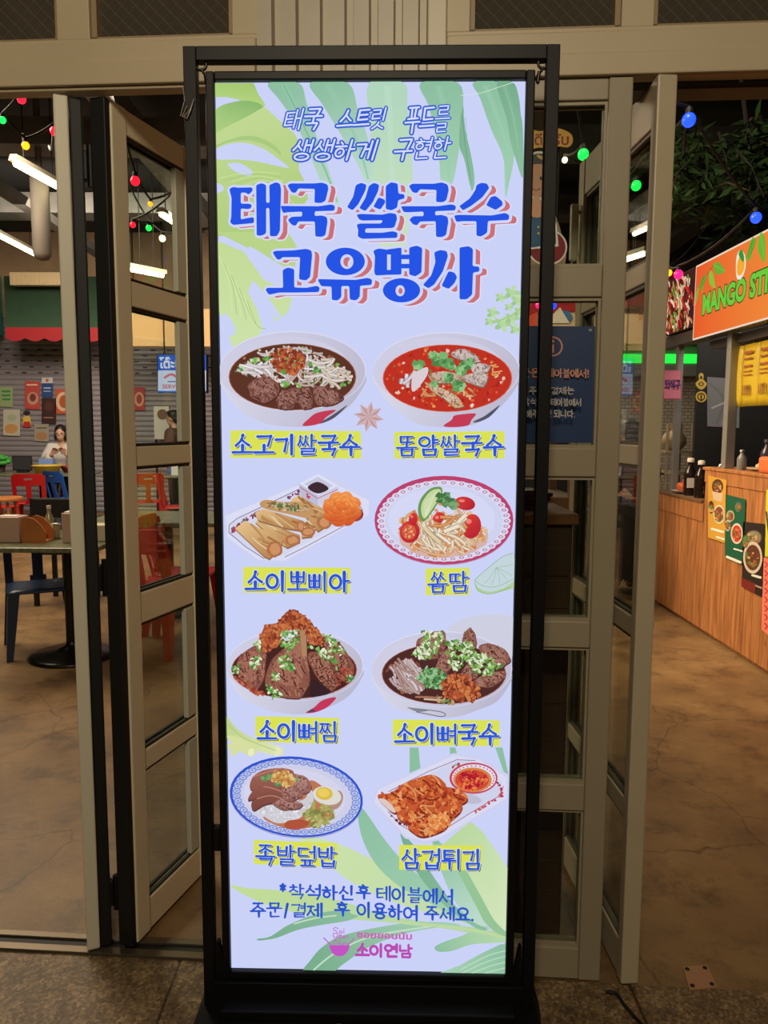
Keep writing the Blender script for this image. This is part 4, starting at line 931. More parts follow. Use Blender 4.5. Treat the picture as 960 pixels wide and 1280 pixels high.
c.poly(PG, (166, 84, 48)); c.crumbs(PG, 330, 7, 14, CH + [(190, 106, 62), (206, 128, 80)]); c.crumbs([(380, 120), (440, 60), (530, 85), (560, 160), (450, 170)], 90, 7, 13, CH + [(196, 110, 62)])
for P, n in (([(400, 170), (490, 165), (500, 240), (440, 300), (390, 280)], 60), ([(380, 330), (440, 320), (480, 380), (460, 420), (400, 390)], 44), ([(350, 420), (392, 425), (385, 470), (350, 465)], 18), ([(310, 480), (350, 510), (410, 560), (330, 575)], 36), ([(95, 390), (150, 380), (145, 425), (105, 425)], 18), ([(230, 310), (290, 330), (260, 410), (210, 390)], 30), ([(560, 265), (690, 285), (740, 350), (730, 400), (640, 330)], 46), ([(640, 180), (700, 200), (770, 290), (770, 340), (700, 290)], 40), ([(780, 430), (830, 450), (800, 485)], 14), ([(230, 240), (280, 230), (270, 300)], 14)): c.crumbs(P, n, 7, 16, HB + [(226, 232, 206), (140, 188, 100)], 1.3)
put(c, 'dish_picture')

c = cv(480, 16).at(460, 760)
bowl(c, 444, 362, 420, 228, 650, 455, 392, 366, 178, (78, 42, 40), (140, 78, 56))
c.ribbon([(240, 595), (330, 605), (430, 618), (465, 636), (440, 648), (370, 635), (290, 620)], 5, (96, 100, 116)); c.poly([(240, 592), (330, 606), (360, 612), (310, 620), (270, 610)], (130, 134, 150), True)
RN = [(110, 340), (170, 290), (260, 300), (330, 370), (350, 480), (300, 530), (190, 490), (120, 420)]
c.crumbs(RN, 30, 14, 26, [(150, 92, 70), (120, 70, 56)]); c.strands(RN, 64, 280, 11, [(206, 184, 186), (190, 164, 162), (220, 204, 206), (176, 140, 132)], .9, .9)
c.strands([(220, 520), (400, 530), (480, 555), (300, 545)], 10, 160, 8, [(214, 190, 170), (176, 120, 90)], .1, .2)
for P in ([(290, 200), (340, 160), (450, 130), (470, 210), (420, 300), (300, 290)], [(570, 160), (605, 112), (640, 150), (642, 240), (560, 240)], [(400, 370), (450, 260), (500, 235), (510, 330), (470, 385)], [(660, 230), (720, 205), (800, 230), (855, 300), (800, 350), (700, 300)], [(560, 390), (600, 320), (660, 370), (640, 420)], [(620, 440), (680, 400), (810, 365), (815, 410), (740, 460), (660, 465)]): c.meat(P, (136, 88, 76), (86, 48, 44), (180, 132, 116), 20)
for P, n in (([(320, 130), (440, 125), (440, 200), (400, 280), (320, 300), (260, 270), (330, 200)], 120), ([(470, 190), (560, 180), (630, 210), (600, 300), (520, 370), (470, 320)], 120), ([(600, 240), (700, 270), (800, 330), (780, 360), (690, 400), (620, 370), (590, 300)], 130)): c.crumbs(P, n, 8, 18, [(112, 158, 76), (150, 190, 108), (206, 218, 178), (226, 230, 206), (84, 128, 60)], 1.4)
c.crumbs([(290, 400), (340, 345), (430, 360), (470, 390), (440, 470), (360, 470)], 160, 8, 16, [(84, 140, 80), (112, 164, 104), (64, 112, 64), (150, 190, 140)], 1.2)
c.crumbs([(440, 430), (510, 375), (600, 400), (660, 470), (670, 530), (560, 560), (450, 520)], 230, 8, 17, CH + [(206, 128, 70)]); c.crumbs([(400, 500), (500, 540), (560, 565), (420, 550)], 24, 6, 12, [(196, 150, 110), (110, 140, 80)])
put(c, 'dish_picture')

def lace_plate(c, cx, cy, rx, ry, rot, rimc, lacec):
    c.ell(cx, cy + 8, rx, ry, (160, 164, 206), rot); c.ell(cx, cy, rx, ry, rimc, rot); c.ell(cx + 1, cy + 2, rx * .962, ry * .945, (202, 206, 238), rot)
    for k in range(46):
        a = 2 * PI * k / 46; x0 = rx * .895 * math.cos(a); y0 = ry * .87 * math.sin(a); x = cx + x0 * math.cos(rot) - y0 * math.sin(rot); y = cy + x0 * math.sin(rot) + y0 * math.cos(rot)
        c.ell(x, y, 26, 17, lacec, n=12); c.ell(x, y, 17, 10, (206, 210, 238), n=8); c.ell(x, y, 10, 6, lacec, n=8)
    c.ell(cx, cy + 2, rx * .835, ry * .79, (206, 206, 232), rot); c.ell(cx - 10, cy - 2, rx * .76, ry * .7, (212, 212, 236), rot)
c = cv(480, 17).at(270, 930)
lace_plate(c, 483, 312, 400, 240, .1, (48, 84, 206), (132, 150, 216))
c.poly([(560, 215), (640, 250), (700, 330), (700, 430), (620, 480), (480, 505), (360, 480), (290, 420), (500, 330)], (188, 120, 82), True); c.ell(720, 330, 40, 60, (176, 140, 130), .4)
c.poly([(240, 380), (330, 350), (520, 330), (560, 270), (592, 300), (570, 370), (500, 440), (380, 470), (300, 435)], (206, 204, 212), True); c.crumbs([(240, 385), (330, 355), (520, 335), (560, 275), (588, 300), (565, 370), (500, 440), (380, 465), (300, 430)], 130, 6, 13, [(226, 224, 232), (206, 204, 210), (186, 182, 186), (236, 236, 244)], 2)
for P in ([(205, 250), (225, 190), (290, 150), (400, 138), (470, 165), (410, 250), (300, 270), (230, 275)], [(225, 275), (290, 248), (410, 252), (418, 290), (300, 300), (210, 330), (195, 322)], [(215, 350), (250, 320), (400, 292), (420, 330), (300, 355), (230, 392)]): c.poly([(x + 2, y + 8) for x, y in P], (96, 56, 50), True); c.poly(P, grad((160, 100, 86), (122, 70, 62), c.X((300, 150)), c.X((320, 380))), True); c.ribbon([P[1], ((P[1][0] + P[3][0]) / 2, P[2][1] + 10), P[3]], 7, (182, 126, 110))
for P in ([(440, 170), (520, 180), (572, 230), (560, 280), (500, 300), (430, 260)], [(340, 350), (420, 310), (520, 345), (510, 375), (410, 388)], [(400, 260), (470, 255), (520, 300), (470, 330), (410, 320)]): c.meat(P, (150, 102, 94), (104, 62, 58), (190, 144, 134), 14, .3)
c.crumbs([(330, 200), (350, 155), (430, 150), (485, 210), (440, 250), (380, 235)], 110, 7, 15, [(214, 170, 96), (196, 140, 76), (226, 190, 120), (180, 120, 66)])
for x, y, r in ((300, 192, 30), (375, 230, 22), (330, 178, 18), (490, 205, 16)): c.herb(x, y, r, [(92, 136, 84), (120, 164, 104)], 4)
c.ell(668, 305, 86, 54, (190, 150, 120), .2); c.ell(668, 298, 86, 54, (222, 218, 212), .2); c.ell(652, 286, 50, 38, (218, 186, 70), .1); c.ell(648, 282, 36, 26, (232, 206, 96), .1)
c.crumbs([(530, 400), (600, 345), (700, 370), (712, 420), (640, 485), (570, 485)], 70, 14, 30, [(166, 166, 96), (146, 148, 80), (186, 184, 118), (128, 130, 70)], 1.8); c.poly([(430, 450), (520, 440), (565, 465), (500, 500), (420, 490)], (176, 84, 60), True)
put(c, 'dish_picture')

c = cv(480, 18).at(450, 930)
O8 = [(72, 350), (98, 262), (560, 50), (720, 78), (890, 180), (890, 332), (480, 572), (380, 590), (270, 562)]
c.poly(O8, (206, 208, 238)); c.poly([(84, 345), (108, 270), (562, 62), (715, 90), (880, 195), (880, 322), (478, 560), (385, 576), (278, 550)], (216, 218, 242)); c.poly([(150, 350), (180, 290), (580, 92), (700, 104), (850, 225), (840, 300), (470, 530), (380, 545), (290, 510)], (208, 210, 236))
c.ribbon([(170, 282), (400, 165), (580, 90), (690, 95)], 4, (150, 96, 120), False); c.ribbon([(170, 400), (240, 480), (370, 552), (480, 525), (660, 410), (830, 310), (860, 250)], 4, (160, 80, 104), False)
c.crumbs([(620, 445), (760, 350), (850, 290), (840, 262), (860, 262), (850, 310), (660, 425)], 22, 6, 12, [(190, 60, 84), (206, 90, 90)]); c.crumbs([(545, 130), (600, 105), (600, 125), (560, 135)], 8, 6, 11, [(120, 150, 110), (190, 60, 84)]); c.crumbs([(810, 215), (850, 245), (830, 255)], 6, 6, 10, [(60, 60, 70), (190, 60, 84)]); c.crumbs([(180, 420), (240, 465), (290, 490), (240, 475)], 10, 5, 10, [(120, 40, 50)])
c.ell(640, 320, 90, 30, (190, 188, 210), .2); c.ell(680, 212, 128, 86, (196, 194, 216)); c.ell(680, 200, 144, 93, (200, 64, 84)); c.ell(682, 200, 132, 83, (224, 220, 238))
for k in range(30):
    a = 2 * PI * k / 30; c.ell(681 + 122 * math.cos(a), 201 + 74 * math.sin(a), 6, 4, (206, 90, 100), n=6)
c.ell(675, 210, 114, 74, (214, 132, 70)); c.ell(672, 212, 100, 62, (206, 74, 52)); c.crumbs([(590, 180), (680, 150), (760, 190), (750, 250), (660, 275), (590, 240)], 90, 7, 15, [(196, 40, 52), (222, 96, 56), (170, 28, 48), (230, 130, 70)])
FR = [(206, 104, 56), (222, 130, 70), (176, 66, 40), (150, 50, 36), (230, 156, 96), (196, 88, 48)]
for P in ([(105, 302), (180, 288), (280, 225), (430, 178), (515, 238), (480, 270), (350, 320), (225, 405), (160, 370)], [(220, 415), (300, 350), (400, 290), (520, 250), (630, 290), (632, 340), (520, 380), (400, 430), (290, 470)], [(290, 475), (400, 425), (520, 365), (605, 350), (600, 395), (540, 450), (500, 505), (380, 545), (312, 515)]):
    c.poly([(x + 3, y + 12) for x, y in P], (120, 44, 34), True); c.poly(P, (196, 92, 50), True); c.crumbs(P, 130, 8, 24, FR, 1.5, .4); c.strands(P, 14, 90, 6, [(232, 160, 100), (130, 44, 32)], .55, .3)
c.crumbs([(420, 430), (520, 400), (540, 470), (430, 510)], 50, 10, 20, [(226, 146, 84), (214, 116, 60), (236, 170, 104)]); c.poly([(112, 318), (160, 325), (212, 385), (200, 400), (150, 362)], (222, 200, 196), True)
put(c, 'dish_picture')

# ---- dish names on yellow strips
YL = (218, 226, 84)
for name, q in (('소고기쌀국수', ((289, 538), (451, 539), (452, 573), (289, 572))), ('똠얌쌀국수', ((493, 540), (630, 539), (630, 573), (493, 573))), ('소이뽀삐아', ((305, 708), (438, 709), (438, 741), (305, 740))), ('쏨땀', ((532, 710), (586, 709), (586, 743), (532, 743))),
                ('소이뼈찜', ((320, 894), (424, 896), (424, 928), (320, 926))), ('소이뼈국수', ((491, 898), (624, 899), (624, 931), (491, 930))), ('족발덮밥', ((318, 1048), (422, 1052), (421, 1082), (318, 1078))), ('삼겁튀김', ((499, 1054), (602, 1055), (601, 1086), (499, 1085)))):
    c = cv(900); c.raw(list(q), YL)
    hangul(c, name, q[0][0] + 3, q[0][1] + 5.5, q[1][0] - 1, q[1][1] + 5.5, [(3.4, (96, 92, 90), 1.5, 1.6), (4.7, (226, 234, 226), 0, 0), (3.2, (46, 86, 214), 0, 0)], 24, gap=.1)
    put(c, 'dish_name')
c = cv(500); BLU = [(2.4, (44, 84, 204), 0, 0)]
hangul(c, '*착석하신', 348, 1104, 443, 1107, BLU, 17, gap=.1); hangul(c, '후', 446, 1105, 463, 1106, BLU, 16); hangul(c, '테이블에서', 471, 1106, 566, 1111, BLU, 18, gap=.14)
hangul(c, '주문/결제', 314, 1127, 403, 1128, BLU, 17, gap=.1); hangul(c, '후', 419, 1126, 437, 1127, BLU, 16); hangul(c, '이용하여', 447, 1126, 522, 1131, BLU, 18, gap=.14); hangul(c, '주세요.', 531, 1131, 597, 1134, BLU, 16, gap=.12)
put(c, 'notice_lettering')
c = cv(500); MG = (196, 84, 196)
c.ell(424.5, 1181.5, 12, 12.5, MG, 0, 0, PI, 24); c.poly([(412, 1180), (437, 1180), (437, 1183), (412, 1183)], MG); c.k = 1; c.X = lambda p: p
c.ribbon([(405, 1171), (414, 1180)], 1.3, MG); c.ribbon([(443, 1172), (435, 1180)], 1.3, MG)
c.ribbon([(423, 1159.5), (419, 1158), (417, 1160.5), (421, 1163), (421.5, 1165.5), (417, 1165)], .9, MG); c.ribbon([(426, 1162), (424, 1164), (426, 1165.5), (428, 1163.5), (426, 1162)], .9, MG); c.ribbon([(430, 1162), (430, 1165.5)], .9, MG); c.ell(430, 1159.8, .7, .7, MG)
c.ribbon([(417, 1166), (417, 1169.5), (421, 1170), (422.5, 1166), (421, 1172), (417.5, 1172.5)], .9, MG); c.ribbon([(423.5, 1169), (427, 1168), (424.5, 1167.5), (424, 1171), (427.5, 1171)], .9, MG); c.ribbon([(430, 1168.5), (428.5, 1170), (430, 1171.5), (431, 1169.5), (430, 1168.5)], .9, MG); c.ribbon([(432.5, 1171.5), (432.5, 1168.5), (435, 1168.5), (435, 1171.5)], .9, MG)
c.ribbon([(418, 1180), (419, 1173.5), (424, 1179), (425, 1174)], .9, MG); c.ribbon([(428, 1177), (427, 1179), (429.5, 1179), (430, 1176.5), (431.5, 1179), (433, 1176.5), (435, 1179)], .8, MG)
font_text(c, 'ซอยยอนนัม', 446, 1170.5, 515, 1173, 9, (200, 96, 184), .03)
hangul(c, '소이연남', 445, 1178, 515, 1180, [(3.4, (186, 74, 180), 0, 0)], 15.5, brushy=False, gap=.1)
put(c, 'shop_logo')
# ================================================================ THE HALL: BACK WALL
YB = 13.0
def wall_print(name, label, cat, quad, Y, draw=None, paper=(220, 214, 200), group=None, off=.02, th=.004):
    """a printed sheet on an upright plane y = Y, traced by its corners"""
    c = Canvas(lambda x, y: W(x, y, Y - off), (0, -1, 0), 0, step=1.5e-4, seed=int(quad[0][0] * 7 + quad[0][1]))
    c.k = 1; c.raw(list(quad), paper)
    if draw: draw(c)
    o = c.build(name, attr_mat('paper_ink', rough=.5)); ctr = W(sum(q[0] for q in quad) / len(quad), sum(q[1] for q in quad) / len(quad), Y - off)
    settle(o, ctr); tag(o, label, cat, group); return o
# shutter with ribs and slots
sh = mat('shutter_steel', (156, 150, 156), .5, .3); MB0 = MB()
x0, x1 = -7.5, -2.3; pts = []
for k in range(38):
    z = k * .085; pts += [(YB, z), (YB - .018, z + .03), (YB - .018, z + .06)]
pts += [(YB, 38 * .085)]
MB0.prism([(x0, y, z) for y, z in pts] + [(x0, YB + .1, 38 * .085), (x0, YB + .1, 0)], (x1 - x0, 0, 0))
MB0.m(1)
for r_ in range(5):
    z = float(W(40, 437 + r_ * 7.2, YB)[2])
    for k in range(30):
        x = x0 + .1 + k * .27 + (r_ % 2) * .13
        if x < x1 - .15: MB0.box((x, YB - .022, z - .011), (x + .075, YB - .012, z + .007))
struct(MB0.build('door_5', [sh, mat('slot_dark', (30, 28, 30), .8)]))
mb = MB(); mb.box((-9, YB - .05, 3.23), (x1, YB + .1, 4.6)); struct(mb.build('wall_back', mat('warm_plaster', (150, 122, 92), .7, var=.1)))
# awnings
def awning(name, label, xa, xb, col, val):
    t = thing(name, label, 'awning', ((xa + xb) / 2, YB - .05, 2.9)); o = t.location
    yf = YB - 1.0; zt_ = float(W(60, 346, YB)[2]); zf = float(W(60, 412, yf)[2]); h_ = .22
    mb = MB(); P = [(xa, yf, zf), (xb, yf, zf), (xb - .3, YB - .05, zt_), (xa - .45, YB - .05, zt_)]
    mb.prism(P, (0, .02, -.03)); mb.prism([(xb, yf, zf), (xb - .3, YB - .05, zt_), (xb - .3, YB - .05, zf)], (-.02, 0, 0))
    mb.build('canopy_cloth', col, t, o)
    mb = MB(); n = max(2, round((xb - xa) / .3)); w_ = (xb - xa) / n; pts = [(xa, zf + .02)]
    pts = [(xb, zf + .03), (xa, zf + .03)]
    for k in range(n):
        for q in range(7): pts.append((xa + w_ * (k + q / 6), zf - .13 - .05 * math.sin(PI * q / 6)))
    mb.prism([(x, yf - .015, z) for x, z in pts], (0, .015, 0)); mb.build('valance', val, t, o)
xg = float(W(128, 412, YB - 1)[0]); xl = float(W(7, 404, YB - 1)[0])
awning('awning', 'dark green awning with red scalloped edge over the grey shutter', xl, xg, mat('green_canvas', (50, 78, 56), .8, var=.08), mat('red_canvas', (160, 28, 36), .7))
awning('awning', 'turquoise awning end beside the dark green awning at far left', xl - 1.8, xl - .2, mat('teal_canvas', (64, 176, 160), .8), mat('teal_canvas'))
mb = MB(); p = W(14, 357, 12.4); q = W(82, 341, 12.4); mb.box((p[0], 12.35, p[2]), (q[0], 12.5, q[2]), .01)
for k in range(12): mb.box((p[0] + .04 + k * .07, 12.34, p[2] + .02), (p[0] + .07 + k * .07, 12.36, q[2] - .02))
tag(settle(mb.build('wall_vent', mat('cream_enamel', (214, 190, 148), .5)), (p[0], 12.4, p[2])), 'cream louvred vent box above the green awning', 'vent')
# cream signboard and lit service sign
mb = MB(); p = W(150, 433, 11.6); q = W(262, 386, 11.6); mb.box((p[0], 11.6, p[2]), (q[0], 11.75, q[2]), .01)
t = thing('shop_fascia', 'cream fascia board seen through the second pane of the folded door', 'signboard', (p[0], 11.6, p[2])); mb.build('board', mat('cream_board', (212, 172, 116), .6), t, t.location)
for xx in (p[0] + .2, q[0] - .2): mb = MB(); mb.tube([(xx, 11.67, q[2]), (xx, 11.67, 4.6)], .014, 8); mb.build('hanger', blackmet, t, t.location)
t = thing('shop_sign', 'lit blue and white service table sign under the cream fascia', 'sign', W(225, 466, 11.3))
mb = MB(); p = W(197, 491, 11.3); q = W(258, 443, 11.3); mb.box((p[0], 11.3, p[2]), (q[0], 11.4, q[2]), .005); mb.build('sign_case', blackmet, t, t.location)
for xx in (p[0] + .1, q[0] - .1): mb = MB(); mb.tube([(xx, 11.35, q[2]), (xx, 11.35, 4.6)], .012); mb.build('hanger', blackmet, t, t.location)
c = Canvas(lambda x, y: W(x, y, 11.295), (0, -1, 0), 0, step=2e-4); c.k = 1
c.raw([(197.5, 443.5), (257.5, 443.5), (257.5, 490.5), (197.5, 490.5)], (206, 214, 240)); c.raw([(197.5, 443.5), (257.5, 443.5), (257.5, 463), (197.5, 463)], (46, 96, 206)); c.raw([(197.5, 488.5), (257.5, 488.5), (257.5, 490.5), (197.5, 490.5)], (60, 110, 206))
font_text(c, 'โต๊ะบริการ', 199, 460, 256, 460, 14, (226, 232, 250), .03); font_text(c, 'SERVICE TABLE', 203, 485.5, 254, 485.5, 5, (206, 70, 96), .02)
c.ribbon([(206, 472), (214, 468), (224, 472), (236, 469), (248, 471)], 3, (206, 110, 130)); c.ribbon([(210, 477), (228, 477)], 1.6, (120, 120, 170)); c.build('lit_face', attr_mat('backlit_ink', True), t, t.location)

def dr_text(rows, col):
    def f(c):
        for (xa, xb, y, w_) in rows: c.ribbon([(xa, y), ((xa + xb) / 2, y + .3), (xb, y)], w_, col, caps=False)
    return f
YP = YB - .02
wall_print('poster', 'red coral poster with a pale drink picture on the shutter', 'poster', [(31, 476), (50, 477), (50, 512), (31, 511)], YP, lambda c: (c.ell(41, 498, 7, 8, (196, 150, 130)), c.ell(41, 497, 4, 5, (120, 60, 50)), c.ribbon([(34, 481), (46, 481)], 2, (236, 190, 170))), (190, 76, 66))
wall_print('poster', 'small blue poster with a white top strip on the shutter', 'poster', [(52, 472), (66, 472), (66, 497), (52, 497)], YP, lambda c: (c.raw([(52, 472), (66, 472), (66, 479), (52, 479)], (206, 206, 206)), c.ribbon([(55, 485), (63, 485)], 1.4, (196, 206, 226)), c.ribbon([(55, 489), (63, 489)], 1.2, (176, 190, 216)), c.ell(59, 475.5, 2, 2, (200, 90, 60))), (44, 76, 130))
wall_print('poster', 'dark brown poster right below the small blue poster', 'poster', [(52, 498), (70, 498), (70, 530), (52, 530)], YP, lambda c: (c.ell(61, 508, 5, 6, (90, 50, 40)), c.ribbon([(55, 522), (66, 522)], 1.2, (170, 130, 100))), (62, 38, 36))
wall_print('poster', 'orange red poster with a round dish, right of the dark brown poster', 'poster', [(69, 486), (88, 487), (88, 518), (69, 517)], YP, lambda c: (c.ell(79, 502, 9, 12, (226, 190, 160)), c.ell(80, 502, 6, 8, (180, 90, 50))), (196, 88, 60))
wall_print('poster', 'green lettered poster at the far left of the shutter', 'poster', [(-6, 483), (16, 484), (16, 509), (-6, 508)], YP, dr_text([(2, 13, 489, 2.4), (2, 13, 494, 2.4), (3, 13, 499, 2.4)], (60, 140, 70)), (150, 170, 120))
wall_print('poster', 'pale food poster at the lower left of the shutter', 'poster', [(4, 512), (25, 512), (25, 545), (4, 544)], YP, lambda c: (c.ell(14, 536, 8, 6, (206, 150, 90)), c.ell(15, 522, 6, 4, (170, 180, 150))), (196, 190, 170))
wall_print('poster', 'grey brown food poster behind the woman in the white blouse', 'poster', [(43, 530), (61, 530), (61, 552), (43, 551)], YP, lambda c: (c.ell(52, 545, 7, 5, (176, 130, 90)), c.ribbon([(46, 535), (58, 535)], 2, (120, 100, 90))), (164, 156, 140))
wall_print('poster', 'red poster with a round dish, seen through the folded door', 'poster', [(167, 484), (181, 484), (181, 513), (167, 513)], YP, lambda c: (c.ell(174, 499, 6, 9, (216, 160, 130)), c.ell(174, 499, 3.5, 6, (160, 60, 50))), (176, 62, 66))
wall_print('wall_sticker', 'small cut out figure sticker in yellow and red on the shutter', 'sticker', [(29, 521), (38, 521), (39, 534), (28, 534)], YP, lambda c: (c.ell(33.5, 518, 4, 4, (214, 180, 150)), c.ell(33.5, 516.5, 4.5, 3.2, (50, 40, 40)), c.raw([(30, 527), (37, 527), (39, 534), (28, 534)], (190, 50, 50))), (226, 190, 70))
t = thing('menu_board', 'white upright board with a round brown picture, behind the folded door', 'sign', W(202, 600, 12.7) * np.array([1, 1, 0])); lo = t.location
mb = MB(); p = W(193, 549, 12.7); q = W(211, 508, 12.7); mb.box((p[0], 12.7, p[2]), (q[0], 12.73, q[2]), .004); mb.build('board', mat('white_board', (206, 202, 196), .5), t, lo)
mb = MB(); mb.box((p[0], 12.73, 0), (q[0], 12.76, .1)); mb.box((p[0], 12.73, .1), (p[0] + .03, 12.76, q[2])); mb.box((q[0] - .03, 12.73, .1), (q[0], 12.76, q[2])); mb.build('frame', blackmet, t, lo)
mb = MB(); cc = W(203, 518, 12.7); T = Matrix.Translation(Vector((cc[0], 12.697, cc[2]))) @ Matrix.Rotation(PI / 2, 4, 'X'); mb.T = T; mb.lathe([(.085, -.003), (.085, .003)], n=24); mb.build('round_picture', mat('brown_picture', (112, 84, 60), .5), t, lo)

# ================================================================ CEILING LIGHTS, DUCTS, FESTOON
tube_m = mat('tube_glow', (255, 240, 196), .4, emit=14)
def tube_light(label, p, q, drop=4.6):
    p = Vector([float(v) for v in p]); q = Vector([float(v) for v in q]); m_ = (p + q) / 2; d = (q - p).normalized(); r_ = d.cross(Vector((0, 0, 1))).normalized(); u_ = r_.cross(d)
    t = thing('tube_light', label, 'lamp', m_)
    mb = MB(); P = [p + r_ * .05 + u_ * .02, p + r_ * .03 + u_ * .07, p - r_ * .03 + u_ * .07, p - r_ * .05 + u_ * .02]; mb.prism(P, q - p); mb.build('housing', mat('lamp_housing', (176, 168, 150), .5), t, m_)
    mb = MB(); mb.tube([p + d * .03, q - d * .03], .028, 10); mb.build('lamp_tube', tube_m, t, m_)
    for a in (p + d * .15 + u_ * .07, q - d * .15 + u_ * .07): mb = MB(); mb.tube([a, (a.x, a.y, drop)], .006, 6); mb.build('hanger', blackmet, t, m_)
tube_light('long tube light nearest the doors, high at upper left', G(17, 203, 3.7), G(77, 236, 3.7))
tube_light('tube light above the green awning at the far left edge', G(-8, 291, 3.9), G(44, 318, 3.9))
tube_light('tube light seen in the top pane of the folded door', G(200, 267, 3.8), G(226, 284, 3.8))
tube_light('long flat tube light low in the top pane of the folded door', W(160, 336, 9.6), W(207, 345, 9.9))
tube_light('tube light above the aisle, between the right doors at half height', W(780, 325, 8.8), W(808, 316, 8.6))
tube_light('small tube light high above the aisle, in the gap of the right doors', W(797, 170, 6.4), W(811, 145, 6.0))
k = 0
for (p, q, wd, ht, lab) in (((-6.5, 4.6, 4.1), (4.8, 4.2, 4.1), .3, .22, 'wide flat duct crossing just behind the shop front'), ((-6.5, 7.6, 4.2), (4.8, 7.9, 4.2), .35, .25, 'grey duct crossing the middle of the hall ceiling'), ((-6.5, 10.4, 4.3), (4.8, 10.4, 4.3), .4, .25, 'grey duct crossing the rear of the hall ceiling'),
    ((-3.9, 3.4, 3.95), (-4.2, 12.8, 3.95), .14, .1, 'cable tray running back over the left seating'), ((-2.3, 3.2, 4.2), (-2.4, 12.8, 4.2), .2, .2, 'square duct running back behind the folded doors'), ((1.2, 3.2, 4.2), (1.6, 12.8, 4.2), .16, .1, 'cable tray running back over the aisle'), ((3.9, 3.0, 4.35), (4.4, 12.8, 4.35), .3, .25, 'square duct running back above the stall')):
    o = bar('ceiling_duct', p, q, wd, ht, duct_m, lab); settle(o, [(a + b) / 2 for a, b in zip(p, q)]); tag(o, lab, 'duct')
t = W(51, 272, 7.6); mb = MB(); mb.lathe([(.02, -.40), (.06, -.385), (.085, -.34), (.085, .36), (.03, .40), (.03, 4.6 - t[2])], (t[0], t[1], t[2]), 18)
tag(settle(mb.build('hanging_duct', mat('pale_duct', (112, 106, 98), .6)), t), 'pale round ended pipe hanging at the left, beside the door edge', 'pipe')

def bulb(px, py, Y, d, col, label, strength=3.0, group=None):
    p = W(px, py, Y); t = thing('festoon_bulb', label, 'light bulb', p, group=group)
    r_ = d / 2 / 960 * Y
    mb = MB(); mb.ball((p[0], p[1], p[2]), r_, r_, r_ * 1.05); mb.build('glass_globe', mat('bulb_%02x%02x%02x' % col, col, .3, emit=strength), t, p)
    mb = MB(); mb.lathe([(r_ * .55, r_ * .7), (r_ * .6, r_ * 1.6), (r_ * .35, r_ * 1.9)], tuple(p), 10); mb.build('socket', blackm, t, p)
    return p + np.array([0, 0, r_ * 1.9])
RED, AMB, GRN, BLU_, PNK, WHT = (255, 20, 44), (255, 150, 20), (20, 230, 70), (24, 60, 255), (255, 20, 90), (255, 236, 190)
BL = [bulb(27, 124, 4.4, 10, RED, 'red bulb touching the header, highest of the left doorway'), bulb(68, 164, 4.8, 10, RED, 'red bulb just left of the door edge, beside the amber bulb'), bulb(32, 182, 4.6, 9, AMB, 'amber bulb in the left doorway, above the long tube light'), bulb(3, 150, 4.5, 8, GRN, 'green bulb at the far left edge of the picture')]
B2 = [bulb(169, 226, 5.2, 11, RED, 'largest red bulb in the top pane of the folded door'), bulb(217, 245, 5.6, 6, RED, 'small red bulb at the right of the top pane of the folded door'), bulb(188, 255, 5.5, 6, AMB, 'amber bulb below the largest red bulb in the folded door pane'), bulb(166, 281, 6.0, 7, RED, 'lowest red bulb in the top pane of the folded door'), bulb(186, 285, 6.2, 7, GRN, 'green bulb in the top pane of the folded door'), bulb(203, 298, 6.6, 8, WHT, 'white bulb low in the top pane of the folded door'), bulb(263, 290, 6.5, 5, AMB, 'amber bulb in the narrow gap left of the banner')]
B3 = [bulb(729, 193, 4.4, 13, GRN, 'green bulb in the top pane right of the banner'), bulb(706, 200, 4.9, 7, WHT, 'white bulb in the top pane right of the banner'), bulb(795, 232, 5.0, 12, GRN, 'green bulb in the gap between the right doors'), bulb(674, 381, 5.0, 9, PNK, 'pink bulb above the blue notice'), bulb(691, 382, 5.0, 9, BLU_, 'blue bulb above the blue notice, beside the banner post'), bulb(787, 350, 6.2, 7, BLU_, 'small blue bulb in the gap of the right doors'), bulb(795, 360, 6.4, 8, RED, 'red bulb in the gap of the right doors')]
B4 = [bulb(861, 150, 4.2, 16, BLU_, 'largest blue bulb, hanging below the header at upper right'), bulb(945, 272, 4.6, 13, BLU_, 'blue bulb hanging in the dark foliage above the orange sign'), bulb(848, 343, 5.5, 11, PNK, 'pink red bulb at the left end of the stall signs'), bulb(836, 341, 5.8, 8, AMB, 'amber bulb beside the pink red bulb at the stall')]
def cable(pts, label):
    mb = MB(); P = []
    pts = [np.array(p, float) for p in pts]
    for a, b in zip(pts[:-1], pts[1:]):
        for i in range(8):
            t = i / 8; q = a + (b - a) * t; P.append(q - np.array([0, 0, .10 * np.linalg.norm(b - a) * t * (1 - t) * 2]))
    P.append(pts[-1]); mb.tube(P, .008, 6); tag(settle(mb.build('festoon_cable', blackm), pts[0]), label, 'cable')
srt = lambda L: sorted(L, key=lambda p: p[1])
cable([(-2.4, 3.6, 3.7)] + srt(BL) + [(-2.6, 6.2, 3.6)], 'festoon cable strung through the left doorway'); cable([(-1.6, 4.6, 3.6)] + srt(B2) + [(-2.4, 7.5, 3.7)], 'festoon cable behind the folded door panes'); cable([(0.8, 3.8, 3.6)] + srt(B3) + [(1.9, 7.6, 3.5)], 'festoon cable behind the glazed panel on the right'); cable([(0.9, 4.0, 3.3)] + srt(B4) + [(2.6, 6.4, 3.1)], 'festoon cable over the stall aisle')

